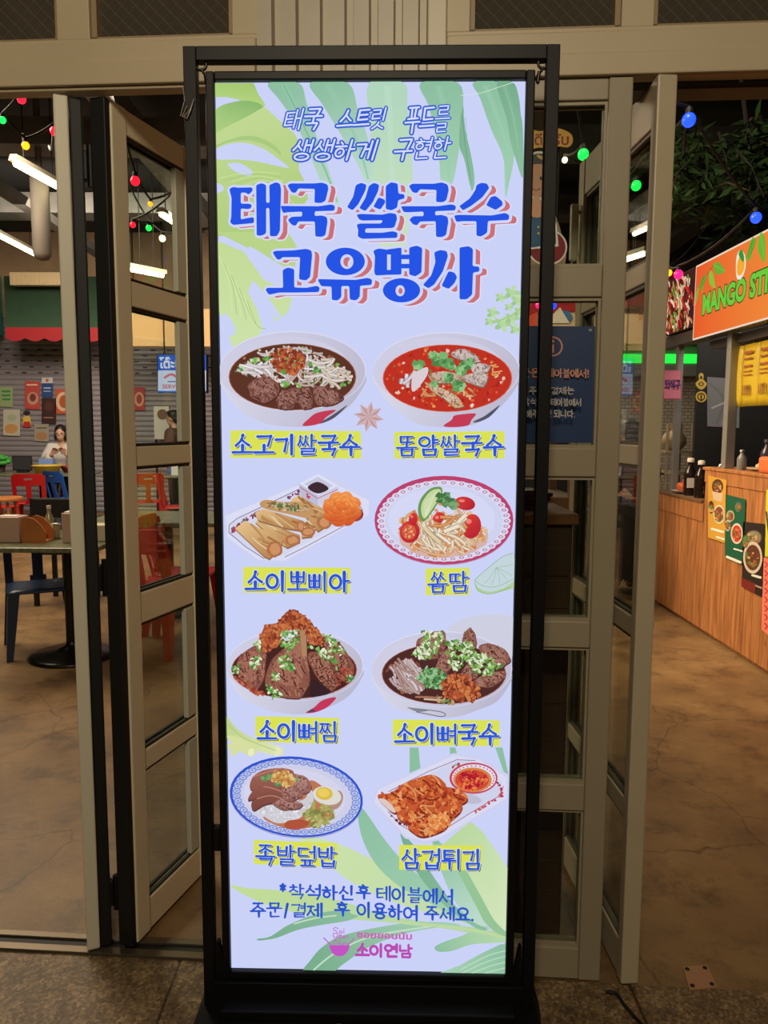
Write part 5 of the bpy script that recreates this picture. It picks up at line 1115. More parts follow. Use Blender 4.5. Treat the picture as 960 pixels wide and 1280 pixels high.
# ================================================================ CHAIRS AND TABLES
def masked(mb, xs, zs_, mask, f, th):
    """pierced sheet: cells of a grid kept where mask is true, bent by f(x, z)"""
    for i in range(len(zs_) - 1):
        for j in range(len(xs) - 1):
            if not mask[i][j]: continue
            P = [(xs[j], zs_[i]), (xs[j + 1], zs_[i]), (xs[j + 1], zs_[i + 1]), (xs[j], zs_[i + 1])]
            A = [Vector(f(*p)) for p in P]; B = [a + Vector((0, th, 0)) for a in A]; o = A + B
            fs = [(0, 1, 2, 3), (7, 6, 5, 4)]
            for (q, di, dj, e) in ((0, -1, 0, (0, 1)), (1, 0, 1, (1, 2)), (2, 1, 0, (2, 3)), (3, 0, -1, (3, 0))):
                ii, jj = i + di, j + dj
                if not (0 <= ii < len(zs_) - 1 and 0 <= jj < len(xs) - 1 and mask[ii][jj]): fs.append((e[1], e[0], e[0] + 4, e[1] + 4))
            mb.add(o, fs, False)
def make_chair(m, label, group, loc, rz):
    t = thing('plastic_chair', label, 'chair', (0, 0, 0), group=group)
    mb = MB(); rows = []
    for i in range(9):
        v = -1 + i / 4; r_ = []
        for j in range(9):
            u = -1 + j / 4; w_ = .20 + .012 * (-v); x = u * w_ * (1 - .04 * abs(v) ** 4); y = v * .2 * (1 - .05 * abs(u) ** 4)
            r_.append((x, y, .44 - .014 * (1 - u * u) * (1 - v * v) - .035 * max(0, max(abs(u), abs(v)) - .75) * 4 * .4))
        rows.append(r_)
    mb.sheet(rows, .014); mb.build('seat', m, t)
    mb = MB(); xs = [-.2, -.175, -.15, -.10, -.05, -.032, .032, .05, .10, .15, .175, .2]; zz = [.41, .46, .50, .56, .62, .665, .70, .74, .765, .80, .825]
    mask = []
    for i in range(len(zz) - 1):
        zm = (zz[i] + zz[i + 1]) / 2; r_ = []
        for j in range(len(xs) - 1):
            xm = abs((xs[j] + xs[j + 1]) / 2); k_ = True
            if .46 < zm < .68 and .032 < xm < .15: k_ = False
            if .74 < zm < .765 and xm < .05: k_ = False
            if zm > .80 and xm > .175: k_ = False
            if zm < .46 and .05 < xm < .15: k_ = False
            r_.append(k_)
        mask.append(r_)
    masked(mb, xs, zz, mask, lambda x, z: (x * (1.0 + .12 * (z - .41) - .25 * max(0, z - .74)), .185 + (z - .42) * .26 - .9 * x * x, z), .02); mb.build('backrest', m, t)
    for sx in (-1, 1):
        for sy in (-1, 1):
            mb = MB(); a = Vector((sx * .165, sy * .165, .425)); b = Vector((sx * .205, sy * (.20 if sy < 0 else .235), 0)); P = []
            for (c_, w_) in ((a, .034), (a * .5 + b * .5, .027), (b, .019)):
                P.append([c_ + Vector((dx * w_, dy * w_, 0)) for dx, dy in ((-1, -1), (1, -1), (1, 1), (-1, 1))])
            vs = [v for r_ in P for v in r_]; fs = [(3, 2, 1, 0), (8, 9, 10, 11)] + [(i * 4 + k, i * 4 + (k + 1) % 4, i * 4 + 4 + (k + 1) % 4, i * 4 + 4 + k) for i in range(2) for k in range(4)]
            mb.add(vs, fs, False); mb.build('leg', m, t)
    t.location = (*loc, 0); t.rotation_euler = (0, 0, rz); return t
red_p = mat('red_plastic', (178, 22, 28), .35, var=.04); blue_p = mat('blue_plastic', (28, 84, 170), .35); navy_p = mat('navy_plastic', (26, 46, 76), .35)
CG = 'plastic chairs around the hall tables'
ch0 = make_chair(red_p, 'red plastic chair turned its back, at the far table with the yellow basket', CG, W(41, 640, 10.4)[:2], math.radians(196))
def more(px, Y, rz, label):
    c_ = copy_tree(ch0); p = W(px, 640, Y); c_.location = (p[0], p[1], 0); c_.rotation_euler = (0, 0, math.radians(rz)); c_['label'] = label; return c_
more(200, 4.95, 160, 'nearest red plastic chair, behind the third and fourth panes of the folded door')
more(230, 5.4, 88, 'red plastic chair facing left, just beyond the nearest red chair')
more(185, 10.6, 200, 'far red plastic chair at the left of the third folded door pane')
more(224, 9.9, 100, 'far red plastic chair beside the white tissue box')
more(-6, 9.8, 150, 'red plastic chair cut by the left edge of the picture')
make_chair(blue_p, 'bright blue plastic chair right of the red chair at the far table', CG, W(86, 620, 10.98)[:2], math.radians(150))
make_chair(navy_p, 'dark navy plastic chair tucked under the near table', CG, W(52, 760, 4.9)[:2], math.radians(28))
def lam_mat():
    m = mat('marbled_laminate', (104, 110, 84), .3, var=.45, vscale=26); return m
wood_dark = mat('dark_wood', (74, 52, 40), .5, var=.25, vscale=6)
def table(label, x0, x1, y0, y1, px=None, mt=None):
    cx, cy = (x0 + x1) / 2 if px is None else px, (y0 + y1) / 2; t = thing('dining_table', label, 'table', (cx, cy, 0), group='hall tables'); L0 = t.location
    mb = MB(); mb.box((x0, y0, .725), (x1, y1, .755), .008); mb.build('table_top', mt or lam_mat(), t, L0)
    mb = MB(); mb.lathe([(.26, 0), (.265, .012), (.24, .026), (.10, .045), (.04, .075), (.035, .1)], (cx, cy, 0), 32); mb.build('base', mat('black_cast_iron', (22, 21, 21), .3, .4), t, L0)
    mb = MB(); mb.tube([(cx, cy, .09), (cx, cy, .70)], .036, 14); mb.box((cx - .2, cy - .2, .70), (cx + .2, cy + .2, .726)); mb.build('column', MATS['black_cast_iron'], t, L0)
pb = G(102, 812); table('near dining table with marbled green top and round black foot', -2.36, -1.66, 4.36, 5.14, float(pb[0]))
pb2 = W(206, 650, 5.95); table('marbled dining table behind the two red chairs at the folded door', pb2[0] - .5, pb2[0] + .55, 5.55, 6.35)
pb3 = W(52, 600, 11.5); table('far dining table with the yellow basket in front of the woman', pb3[0] - .75, pb3[0] + .75, 11.1, 11.9)
pb4 = W(222, 600, 11.2); table('far dining table carrying the white tissue box', pb4[0] - .5, pb4[0] + .4, 10.85, 11.6)
# dark wooden chair behind the near table
x, y, _ = W(81, 640, 6.3); t = thing('wooden_chair', 'black high backed chair beyond the near table, by the door edge', 'chair', (x, y, 0)); o = t.location
mb = MB(); mb.box((x - .2, y - .2, .42), (x + .2, y + .2, .46), .01); mb.build('seat', blackm, t, o)
mb = MB(); mb.box((x - .19, y - .2, .5), (x + .19, y - .17, .88), .012); mb.build('backrest', blackm, t, o)
for sx in (-1, 1):
    for sy in (-1, 1): mb = MB(); mb.box((x + sx * .18 - .018, y + sy * .18 - .018, 0), (x + sx * .18 + .018, y + sy * .18 + .018, .88 if sy < 0 else .42), .004); mb.build('leg', blackm, t, o)
# things on the near table
def boxthing(name, label, cat, a, b, m, bev=.006, parts=()):
    mb = MB(); mb.box(a, b, bev); ctr = ((a[0] + b[0]) / 2, (a[1] + b[1]) / 2, min(a[2], b[2])); o = settle(mb.build(name, m), ctr); tag(o, label, cat); return o, ctr
ZT = .755
def onT(px, Y): return float(W(px, 660, Y)[0])
x = onT(14, 4.62); o, ct = boxthing('napkin_holder', 'pale pink napkin box at the left end of the near table', 'napkin holder', (x - .085, 4.55, ZT), (x + .08, 4.68, ZT + .155), mat('pale_pink', (190, 160, 146), .5)); mb = MB(); mb.box((x - .05, 4.58, ZT + .15), (x + .05, 4.65, ZT + .16), .003); mb.build('napkins', mat('white_paper', (222, 218, 212), .7), o, ct)
x = onT(45, 4.60); t = thing('condiment_rack', 'arched orange wooden rack in the middle of the near table', 'rack', (x, 4.6, ZT)); wo = mat('orange_wood', (176, 108, 52), .5, var=.15)
P = [(x - .065, ZT), (x + .075, ZT), (x + .075, ZT + .07), (x + .05, ZT + .11), (x + .01, ZT + .145), (x - .03, ZT + .155), (x - .065, ZT + .145)]
mb = MB(); mb.prism([(a, 4.55, b) for a, b in P], (0, .012, 0)); mb.build('front_panel', wo, t, t.location); mb = MB(); mb.prism([(a, 4.66, b) for a, b in P], (0, .012, 0)); mb.build('back_panel', wo, t, t.location); mb = MB(); mb.box((x - .065, 4.562, ZT), (x + .075, 4.66, ZT + .012)); mb.build('tray', wo, t, t.location)
x = onT(66, 4.75); t = thing('condiment_jar', 'clear condiment jar with a wire rim right of the orange rack', 'jar', (x, 4.75, ZT)); mb = MB(); mb.lathe([(.036, .002), (.042, .01), (.044, .085), (.04, .09), (.036, .085), (.034, .012)], (x, 4.75, ZT), 18); mb.build('glass_body', mat('clear_jar', (150, 140, 104), .15), t, t.location); mb = MB(); mb.tube([(x + .046 * math.cos(a), 4.75 + .046 * math.sin(a), ZT + .088) for a in np.linspace(0, 2 * PI, 21)], .003, 6); mb.build('wire_rim', steel, t, t.location)
x = onT(62, 4.95); t = thing('sauce_bottle', 'slim clear bottle standing behind the orange rack', 'bottle', (x, 4.95, ZT)); mb = MB(); mb.lathe([(.028, .002), (.03, .01), (.03, .1), (.013, .135), (.012, .165)], (x, 4.95, ZT), 16); mb.build('bottle_body', mat('clear_jar'), t, t.location); mb = MB(); mb.lathe([(.014, .165), (.014, .185)], (x, 4.95, ZT), 12); mb.build('cap', mat('cream_cap', (214, 206, 190), .5), t, t.location)
x = onT(89, 4.62); o, ct = boxthing('napkin_holder', 'slim pale box at the door edge end of the near table', 'napkin holder', (x - .03, 4.55, ZT), (x + .03, 4.66, ZT + .18), mat('pale_pink')); mb = MB(); mb.box((x - .02, 4.57, ZT + .175), (x + .02, 4.64, ZT + .187), .002); mb.build('napkins', mat('white_paper'), o, ct)
x = onT(126, 4.7); boxthing('tissue_box', 'cream tissue box seen in the slit between the folded leaves', 'box', (x - .06, 4.62, ZT), (x + .06, 4.74, ZT + .1), mat('cream_card', (206, 196, 170), .6))
# things on the far tables
x, _, _ = W(59, 590, 11.4); t = thing('bread_basket', 'yellow wicker basket on the far table', 'basket', (x, 11.4, ZT)); yb_ = mat('yellow_wicker', (206, 170, 60), .6, bump=.5); mb = MB()
for (r0, r1, z0, z1) in ((.16, .2, 0, .11),): mb.lathe([(r0 * .97, .004), (r0, 0), (r1, z1), (r1 + .01, z1 + .01), (r1 - .012, z1), (r0 - .012, .014)], (x, 11.4, ZT), 20)
mb.build('bowl', yb_, t, t.location); mb = MB(); mb.tube([(x + .205 * math.cos(a), 11.4 + .205 * math.sin(a), ZT + .115) for a in np.linspace(0, 2 * PI, 25)], .01, 6); mb.build('rim', yb_, t, t.location)
x, _, z = W(59, 583, 11.75); boxthing('food_box', 'white and blue carton behind the yellow basket', 'box', (x - .11, 11.7, ZT), (x + .11, 11.8, ZT + .2), mat('blue_card', (120, 150, 206), .6))
x, _, z = W(86, 580, 11.7); t = thing('serving_bowl', 'dark red bowl on the far table in front of the woman', 'bowl', (x, 11.65, ZT)); mb = MB(); mb.lathe([(.05, .002), (.055, 0), (.1, .08), (.105, .1), (.098, .1), (.05, .014)], (x, 11.65, ZT), 20); mb.build('bowl_wall', mat('dark_red_glaze', (120, 24, 30), .3), t, t.location); mb = MB(); mb.lathe([(.095, .085), (.03, .11), (.002, .12)], (x, 11.65, ZT), 16); mb.build('food', mat('red_food', (150, 60, 40), .5), t, t.location)
x, _, z = W(28, 580, 11.6); t = thing('tablet_screen', 'black order tablet standing on the far table', 'tablet', (x, 11.6, ZT)); mb = MB(); mb.box((x - .15, 11.59, ZT + .03), (x + .15, 11.61, ZT + .25), .006); mb.build('case', blackm, t, t.location); mb = MB(); mb.box((x - .135, 11.586, ZT + .045), (x + .135, 11.59, ZT + .235), 0); mb.build('screen', mat('dark_screen', (58, 56, 60), .2), t, t.location); mb = MB(); mb.box((x - .08, 11.56, ZT), (x + .08, 11.66, ZT + .03), .005); mb.build('stand', blackm, t, t.location)
x, _, z = W(-2, 575, 11.6); t = thing('leafy_plant', 'bright green leafy plant at the far left edge', 'plant', (x, 11.6, ZT)); mb = MB(); rnd = random.Random(4)
for k in range(34):
    a = rnd.uniform(0, 2 * PI); e = rnd.uniform(.1, 1.3); r_ = .15; cx_ = x + r_ * math.cos(a) * math.cos(e); cy_ = 11.6 + r_ * math.sin(a) * math.cos(e); cz_ = ZT + .16 + .13 * math.sin(e) - .04
    mb.ball((cx_, cy_, cz_), .06, .06, .035, 8, 5)
mb.build('foliage', mat('bright_leaf', (62, 150, 60), .5), t, t.location); mb = MB(); mb.lathe([(.08, 0), (.1, .12), (.09, .12), (.075, .01)], (x, 11.6, ZT), 16); mb.build('pot', mat('dark_pot', (70, 50, 40), .6), t, t.location)
x, _, z = W(224, 600, 11.1); o, ct = boxthing('tissue_box', 'white tissue box on the far table behind the folded door', 'box', (x - .1, 11.05, ZT), (x + .1, 11.17, ZT + .2), mat('white_card', (216, 212, 206), .6)); mb = MB(); mb.box((x - .04, 11.09, ZT + .195), (x + .04, 11.13, ZT + .215), .004); mb.build('tissue', mat('white_paper'), o, ct)
x, _, z = W(221, 586, 11.4); boxthing('storage_box', 'blue box standing behind the white tissue box', 'box', (x - .12, 11.33, ZT), (x + .12, 11.5, ZT + .28), mat('blue_crate', (30, 90, 170), .5))
x, _, _ = W(4, 621, 9.3); t = thing('wooden_stool', 'small orange wooden stool at the left edge', 'stool', (x, 9.3, 0)); mb = MB(); mb.lathe([(.22, .55), (.23, .57), (.22, .59)], (x, 9.3, 0), 24); mb.build('seat', wo, t, t.location)
for k in range(4): a = PI / 4 + k * PI / 2; mb = MB(); mb.tube([(x + .13 * math.cos(a), 9.3 + .13 * math.sin(a), .56), (x + .19 * math.cos(a), 9.3 + .19 * math.sin(a), 0)], .018, 8); mb.build('leg', wo, t, t.location)

# ================================================================ PEOPLE
def skin_mesh(J, E, Rr, extra=(), voxel=.012):
    me = bpy.data.meshes.new('body'); names = list(J); me.from_pydata([J[n] for n in names], [(names.index(a), names.index(b)) for a, b in E], []); me.update()
    o = bpy.data.objects.new('body', me); COL.objects.link(o); o.modifiers.new('skin', 'SKIN')
    if not me.skin_vertices: me.attributes
    for i, n in enumerate(names): me.skin_vertices[0].data[i].radius = (Rr[n], Rr[n] * (.72 if n in ('chest', 'pelvis', 'waist', 'belly') else 1)); me.skin_vertices[0].data[i].use_root = (n == names[0])
    sd = o.modifiers.new('sub', 'SUBSURF'); sd.levels = 2
    m1 = bpy.data.meshes.new_from_object(o.evaluated_get(bpy.context.evaluated_depsgraph_get())); bpy.data.objects.remove(o)
    mb = MB(); mb.v = [tuple(v.co) for v in m1.vertices]; mb.f = [list(p.vertices) for p in m1.polygons]; mb.mi = [0] * len(mb.f); mb.sm = [True] * len(mb.f)
    for f in extra: f(mb)
    tmp = mb.build('tmp', []); r_ = tmp.modifiers.new('r', 'REMESH'); r_.mode = 'VOXEL'; r_.voxel_size = voxel; r_.use_smooth_shade = True
    m2 = bpy.data.meshes.new_from_object(tmp.evaluated_get(bpy.context.evaluated_depsgraph_get())); bpy.data.objects.remove(tmp)
    return m2
def head_parts(h, face, s=1.0):
    """skull, jaw, nose, ears, added to the body before it is fused; h centre, face = heading angle"""
    fx, fy = math.cos(face), math.sin(face); sx_, sy_ = -fy, fx
    def f(mb):
        T = Matrix.Translation(Vector(h)) @ Matrix.Rotation(face, 4, 'Z')
        mb.ball((0, 0, .02), .095 * s, .076 * s, .105 * s, 16, 12, T); mb.ball((.022, 0, -.045), .072 * s, .058 * s, .072 * s, 14, 10, T); mb.ball((.098 * s, 0, -.012), .02, .014, .024, 8, 6, T)
        for q in (-1, 1): mb.ball((0, q * .078 * s, -.01), .018, .012, .03, 8, 6, T)
        mb.ball((.082 * s, 0, -.058), .014, .024, .009, 8, 6, T)
    return f
def hand_parts(p, d, up=(0, 0, 1), s=1.0):
    """palm with four fingers and a thumb, slightly curled"""
    p = Vector(p); d = Vector(d).normalized(); u = Vector(up); r_ = d.cross(u).normalized(); u = r_.cross(d)
    def f(mb):
        for k in range(4):
            o_ = p + r_ * (-.03 + .02 * k) * s; L = (.062, .074, .068, .052)[k] * s
            mb.tube([o_ + d * .0, o_ + d * .07 * s, o_ + d * (.07 * s + L * .5) - u * .012, o_ + d * (.07 * s + L * .8) - u * .035], [.013, .0105, .009, .008], 6)
        mb.tube([p - r_ * .02 * s + d * .015, p - r_ * .055 * s + d * .045 * s, p - r_ * .058 * s + d * .08 * s], [.012, .011, .009], 6)
    return f
def mesh_obj(me, name, m, parent, off):
    me.transform(Matrix.Translation(-Vector(off))); me.materials.clear(); me.materials.append(m)
    for p in me.polygons: p.use_smooth = True
    o = bpy.data.objects.new(name, me); COL.objects.link(o); o.parent = parent; return o
skin_m = mat('skin', (206, 160, 132), .5); hair_m = mat('dark_hair', (28, 22, 22), .45)
eye_m = mat('eye_dark', (30, 22, 20), .3)
def person(label, base, face, J, E, Rr, head, hands, tops, hair):
    t = thing('person', label, 'person', base); b = Vector([float(v) for v in base]); g = lambda p: (p[0] + b.x, p[1] + b.y, p[2])
    R_ = Matrix.Rotation(face, 3, 'Z')
    Jw = {k: tuple(R_ @ Vector(v) + Vector((b.x, b.y, 0))) for k, v in J.items()}
    hw = R_ @ Vector(head) + Vector((b.x, b.y, 0))
    ex = [head_parts(hw, face)] + [hand_parts(Jw[k], R_ @ Vector(d), R_ @ Vector(u)) for k, d, u in hands]
    mesh_obj(skin_mesh(Jw, E, Rr, ex, .009), 'body', skin_m, t, b)
    for (name, keys, grow, m, extra) in tops:
        Jk = {k: Jw[k] for k in keys}; Ek = [e for e in E if e[0] in Jk and e[1] in Jk]; Rk = {k: Rr[k] + grow for k in keys}
        mesh_obj(skin_mesh(Jk, Ek, Rk, [(lambda mb, fn=fn: fn(mb, R_, b)) for fn in extra], .012), name, m, t, b)
    mb = MB(); T = Matrix.Translation(hw) @ Matrix.Rotation(face, 4, 'Z'); hair(mb, T); mb.build('hair', hair_m, t, b)
    mb = MB()
    for q in (-1, 1): mb.ball((.083, q * .03, .004), .012, .013, .009, 8, 6, T)
    mb.build('eyes', eye_m, t, b)
    return t
E_UP = [('pelvis', 'belly'), ('belly', 'chest'), ('chest', 'neck'), ('neck', 'skull'), ('chest', 'shL'), ('shL', 'elL'), ('elL', 'wrL'), ('wrL', 'haL'), ('chest', 'shR'), ('shR', 'elR'), ('elR', 'wrR'), ('wrR', 'haR'), ('pelvis', 'hiL'), ('hiL', 'knL'), ('knL', 'anL'), ('anL', 'toL'), ('pelvis', 'hiR'), ('hiR', 'knR'), ('knR', 'anR'), ('anR', 'toR')]
RR = dict(pelvis=.125, belly=.115, chest=.13, neck=.048, skull=.05, shL=.062, elL=.042, wrL=.03, haL=.034, hiL=.085, knL=.058, anL=.04, toL=.035)
for k in list(RR):
    if k.endswith('L'): RR[k[:-1] + 'R'] = RR[k]
def mirror(J):
    for k in list(J):
        if k.endswith('L') and k[:-1] + 'R' not in J: J[k[:-1] + 'R'] = (J[k][0], -J[k][1], J[k][2])
    return J
# woman at the far table (x forward, y left)
Jw_ = mirror(dict(pelvis=(0, 0, .70), belly=(.02, 0, .88), chest=(.05, 0, 1.03), neck=(.08, 0, 1.20), skull=(.10, 0, 1.30), shL=(.05, .17, 1.10), elL=(.12, .25, .90), wrL=(.28, .12, 1.0), haL=(.31, .08, 1.03), hiL=(.02, .09, .66), knL=(.42, .12, .66), anL=(.40, .12, .20), toL=(.50, .13, .16)))
def hair_bob(mb, T):
    mb.ball((-.02, 0, .05), .105, .092, .10, 16, 10, T); mb.ball((-.06, 0, -.03), .06, .088, .11, 14, 10, T)
    for q in (-1, 1): mb.ball((-.01, q * .078, -.03), .05, .022, .09, 10, 8, T)
x, y, _ = W(80, 600, 12.35)
wom = person('woman in a white blouse looking down, seated behind the far table', (x, y, 0), -PI / 2 + .2, Jw_, E_UP, RR, (.12, 0, 1.335), [('haL', (.3, -.3, .6), (-.6, 0, .3)), ('haR', (.3, .3, .6), (-.6, 0, .3))],
       [('blouse', ['pelvis', 'belly', 'chest', 'shL', 'elL', 'wrL', 'shR', 'elR', 'wrR'], .045, mat('white_cloth', (206, 200, 196), .8), []), ('trousers', ['pelvis', 'hiL', 'knL', 'anL', 'hiR', 'knR', 'anR'], .018, mat('dark_cloth', (40, 38, 44), .8), [])], hair_bob)
t = thing('bar_stool', 'backless stool under the woman in the white blouse', 'stool', (x, y, 0)); mb = MB(); mb.lathe([(.16, .53), (.17, .55), (.16, .57)], (x, y, 0), 20); mb.build('seat', blackm, t, t.location)
for k in range(4): a = PI / 4 + k * PI / 2; mb = MB(); mb.tube([(x + .1 * math.cos(a), y + .1 * math.sin(a), .54), (x + .16 * math.cos(a), y + .16 * math.sin(a), 0)], .013, 6); mb.build('leg', blackm, t, t.location)
# standing man seen in profile through the folded door
Js = mirror(dict(pelvis=(0, 0, .90), belly=(.0, 0, 1.06), chest=(.01, 0, 1.26), neck=(.03, 0, 1.45), skull=(.05, 0, 1.54), shL=(.0, .19, 1.36), elL=(.0, .25, 1.08), wrL=(.16, .2, .94), haL=(.2, .19, .93), hiL=(0, .095, .86), knL=(.03, .10, .48), anL=(0, .10, .09), toL=(.12, .11, .045)))
def hair_short(mb, T): mb.ball((-.022, 0, .05), .104, .09, .09, 16, 10, T); mb.ball((-.06, 0, 0), .05, .08, .08, 12, 8, T); mb.ball((.05, 0, .09), .045, .06, .035, 10, 6, T)
x, y, _ = W(222, 600, 12.1)
person('dark haired man in brown standing sideways behind the second folded door pane', (x, y, 0), PI - .25, Js, E_UP, RR, (.06, 0, 1.58), [('haL', (.8, 0, -.2), (0, -1, 0)), ('haR', (.8, 0, -.2), (0, 1, 0))],
       [('shirt', ['pelvis', 'belly', 'chest', 'shL', 'elL', 'shR', 'elR'], .04, mat('brown_cloth', (84, 56, 48), .8), []), ('trousers', ['pelvis', 'hiL', 'knL', 'anL', 'hiR', 'knR', 'anR'], .018, mat('dark_cloth'), [])], hair_short)
# woman in a long black skirt in the aisle
Jk = {k: (v[0], v[1], v[2] * .90) for k, v in Js.items()}
def hair_long(mb, T): mb.ball((-.02, 0, .045), .106, .093, .098, 16, 10, T); mb.ball((-.07, 0, -.08), .05, .08, .16, 14, 10, T)
def skirt(mb, R_, b):
    vs = []; n = 24; prof = [(.15, .84), (.19, .74), (.23, .5), (.27, .14), (.262, .14), (.2, .5), (.13, .8)]
    mb.lathe(prof, (b.x, b.y, 0), n)
x, y, _ = W(784, 700, 6.75)
person('person in a brown top and long black skirt between the right doors', (x, y, 0), PI * .62, Jk, E_UP, RR, (.06, 0, 1.40), [('haL', (.8, 0, -.2), (0, -1, 0)), ('haR', (.8, 0, -.2), (0, 1, 0))],
       [('top', ['pelvis', 'belly', 'chest', 'shL', 'elL', 'shR', 'elR'], .042, mat('maroon_cloth', (92, 50, 46), .8), []), ('skirt', ['pelvis', 'hiL', 'hiR'], .02, mat('black_cloth', (20, 19, 20), .85), [skirt]),
        ('shoes', ['anL', 'toL', 'anR', 'toR'], .012, mat('pale_shoe', (196, 178, 156), .6), [])], hair_long)
# ================================================================ RIGHT SIDE: STALL AND AISLE
XC = 2.27
def plank_mat():
    m = bpy.data.materials.new('pine_boards'); m.use_nodes = True; nt = m.node_tree; b = nt.nodes['Principled BSDF']; lk = nt.links.new
    tc = nt.nodes.new('ShaderNodeTexCoord'); mp = nt.nodes.new('ShaderNodeMapping'); mp.inputs['Scale'].default_value = (9, 9, .9); lk(tc.outputs['Object'], mp.inputs['Vector'])
    n = nt.nodes.new('ShaderNodeTexNoise'); n.inputs['Scale'].default_value = 2.6; n.inputs['Detail'].default_value = 7; n.inputs['Distortion'].default_value = .8; lk(mp.outputs[0], n.inputs['Vector'])
    r = nt.nodes.new('ShaderNodeValToRGB'); e = r.color_ramp.elements; e[0].position = .3; e[0].color = (*lin((136, 84, 46)), 1); e[1].position = .7; e[1].color = (*lin((196, 134, 80)), 1); lk(n.outputs['Fac'], r.inputs['Fac'])
    v = nt.nodes.new('ShaderNodeTexVoronoi'); v.inputs['Scale'].default_value = 3.2; mp2 = nt.nodes.new('ShaderNodeMapping'); mp2.inputs['Scale'].default_value = (1, 1.6, .7); lk(tc.outputs['Object'], mp2.inputs['Vector']); lk(mp2.outputs[0], v.inputs['Vector'])
    r2 = nt.nodes.new('ShaderNodeValToRGB'); r2.color_ramp.elements[0].position = .015; r2.color_ramp.elements[0].color = (.4, .3, .24, 1); r2.color_ramp.elements[1].position = .06; r2.color_ramp.elements[1].color = (1, 1, 1, 1); lk(v.outputs['Distance'], r2.inputs['Fac'])
    mu = nt.nodes.new('ShaderNodeMixRGB'); mu.blend_type = 'MULTIPLY'; mu.inputs[0].default_value = 1; lk(r.outputs[0], mu.inputs[1]); lk(r2.outputs[0], mu.inputs[2]); lk(mu.outputs[0], b.inputs['Base Color']); b.inputs['Roughness'].default_value = .5
    return m
pine = plank_mat(); darkin = mat('stall_dark', (26, 25, 25), .6, var=.2)
Ye = 6.38; Ym = 5.42; zlo = .925; zhi = 1.165
st = thing('food_stall', 'pine boarded food stall counter with steel posts on the right', 'stall', (XC + .3, 4.6, 0)); so = st.location
mb = MB()
def boards(y0, y1, z1):
    n = int(round((y1 - y0) / .11)); w_ = (y1 - y0) / n
    for k in range(n): mb.box((XC, y0 + k * w_ + .0012, .03), (XC + .025, y0 + (k + 1) * w_ - .0012, z1), .003)
boards(Ym, Ye, zlo); boards(2.4, Ym, zhi); mb.box((XC + .026, Ye - .025, .03), (XC + .7, Ye, zlo), .003); mb.box((XC + .02, Ym - .003, zlo - .02), (XC + .7, Ym + .025, zhi), .003)
mb.box((XC - .006, Ym, zlo - .13), (XC + .0, Ye, zlo), .002); mb.box((XC - .006, 2.4, zhi - .085), (XC, Ym, zhi), .002); mb.box((XC + .03, 2.4, 0), (XC + .69, Ye - .03, .9), 0)
mb.build('counter_front', pine, st, so)
mb = MB(); mb.box((XC - .012, Ym + .026, zlo), (XC + .7, Ye + .012, zlo + .025), .004); mb.build('low_worktop', mat('worn_worktop', (112, 84, 60), .4, var=.2), st, so)
mb = MB(); mb.box((XC - .012, 2.4, zhi), (XC + .36, Ym + .03, zhi + .022), .004); mb.build('high_worktop', pine, st, so)
for (y, z0, z1, r_) in ((5.22, zhi + .022, 2.09, .033), (6.16, zlo + .025, 2.2, .024), (4.55, zhi + .022, 2.09, .02)):
    mb = MB(); mb.box((XC + .06 - r_ + (.25 if y < 5 else 0), y - r_, z0), (XC + .06 + r_ + (.25 if y < 5 else 0), y + r_, z1), .006); mb.build('post', mat('post_steel', (150, 150, 148), .35, .35), st, so)
mb = MB(); mb.box((XC + .07, 3.2, 2.02), (XC + .5, 5.64, 2.08), .004); mb.box((XC + .02, 5.64, 2.1), (XC + .12, 6.5, 2.19), .004); mb.build('header_beam', mat('grey_steel', (112, 108, 104), .4, .6), st, so)
mb = MB(); y = 6.46; mb.box((XC + .33, y, 0.0), (XC + 2.0, y + .04, 2.6)); mb.build('partition', darkin, st, so)
mb = MB(); mb.box((XC + 1.9, 2.4, 0), (XC + 1.95, y, 2.6)); mb.build('rear_wall', darkin, st, so)
mb = MB(); mb.box((XC + .13, 3.2, 2.64), (XC + 1.9, 6.5, 2.70)); mb.build('roof_panel', darkin, st, so)
mb = MB(); mb.box((XC + 1.2, 2.6, .0), (XC + 1.85, 6.3, .95), .01); mb.build('rear_bench', mat('dark_steel_bench', (54, 52, 50), .35, .6), st, so)

def side_print(name, label, cat, X, quad, draw, paper, lit=False, off=.0, group=None, step=2e-5):
    c = Canvas(lambda x, y: WX(x, y, X - off), (-1, 0, 0), 0, step=step, seed=int(quad[0][0])); c.k = 1; c.raw(list(quad), paper)
    if draw: draw(c)
    return c
# orange lit sign
t = thing('shop_sign', 'orange lit mango stall sign with green lettering, upper right', 'sign', (XC - .05, 4.4, 2.09)); so2 = t.location
XS = XC - .06; ya = float(WX(868, 380, XS)[1]); mb = MB(); mb.box((XS + .002, 3.2, 2.085), (XS + .12, ya, 2.60), .004); mb.build('sign_case', mat('grey_steel'), t, so2)
c = Canvas(lambda x, y: EYE + 0 if False else np.array([XS, ya - x, 2.60 - y]), (-1, 0, 0), 0, step=2e-4, seed=5); c.k = 1
WD = ya - 3.2; HT = .515
c.raw([(.006, .006), (WD, .006), (WD, HT - .006), (.006, HT - .006)], grad((232, 92, 44), (246, 170, 70), (0, .2), (1.15, .25)))
c.ribbon([(.004, .004), (WD, .004)], .012, (236, 214, 190), False, caps=False); c.ribbon([(.004, HT - .004), (WD, HT - .004)], .012, (236, 214, 190), False, caps=False); c.ribbon([(.005, .004), (.005, HT - .004)], .01, (236, 214, 190), False, caps=False)
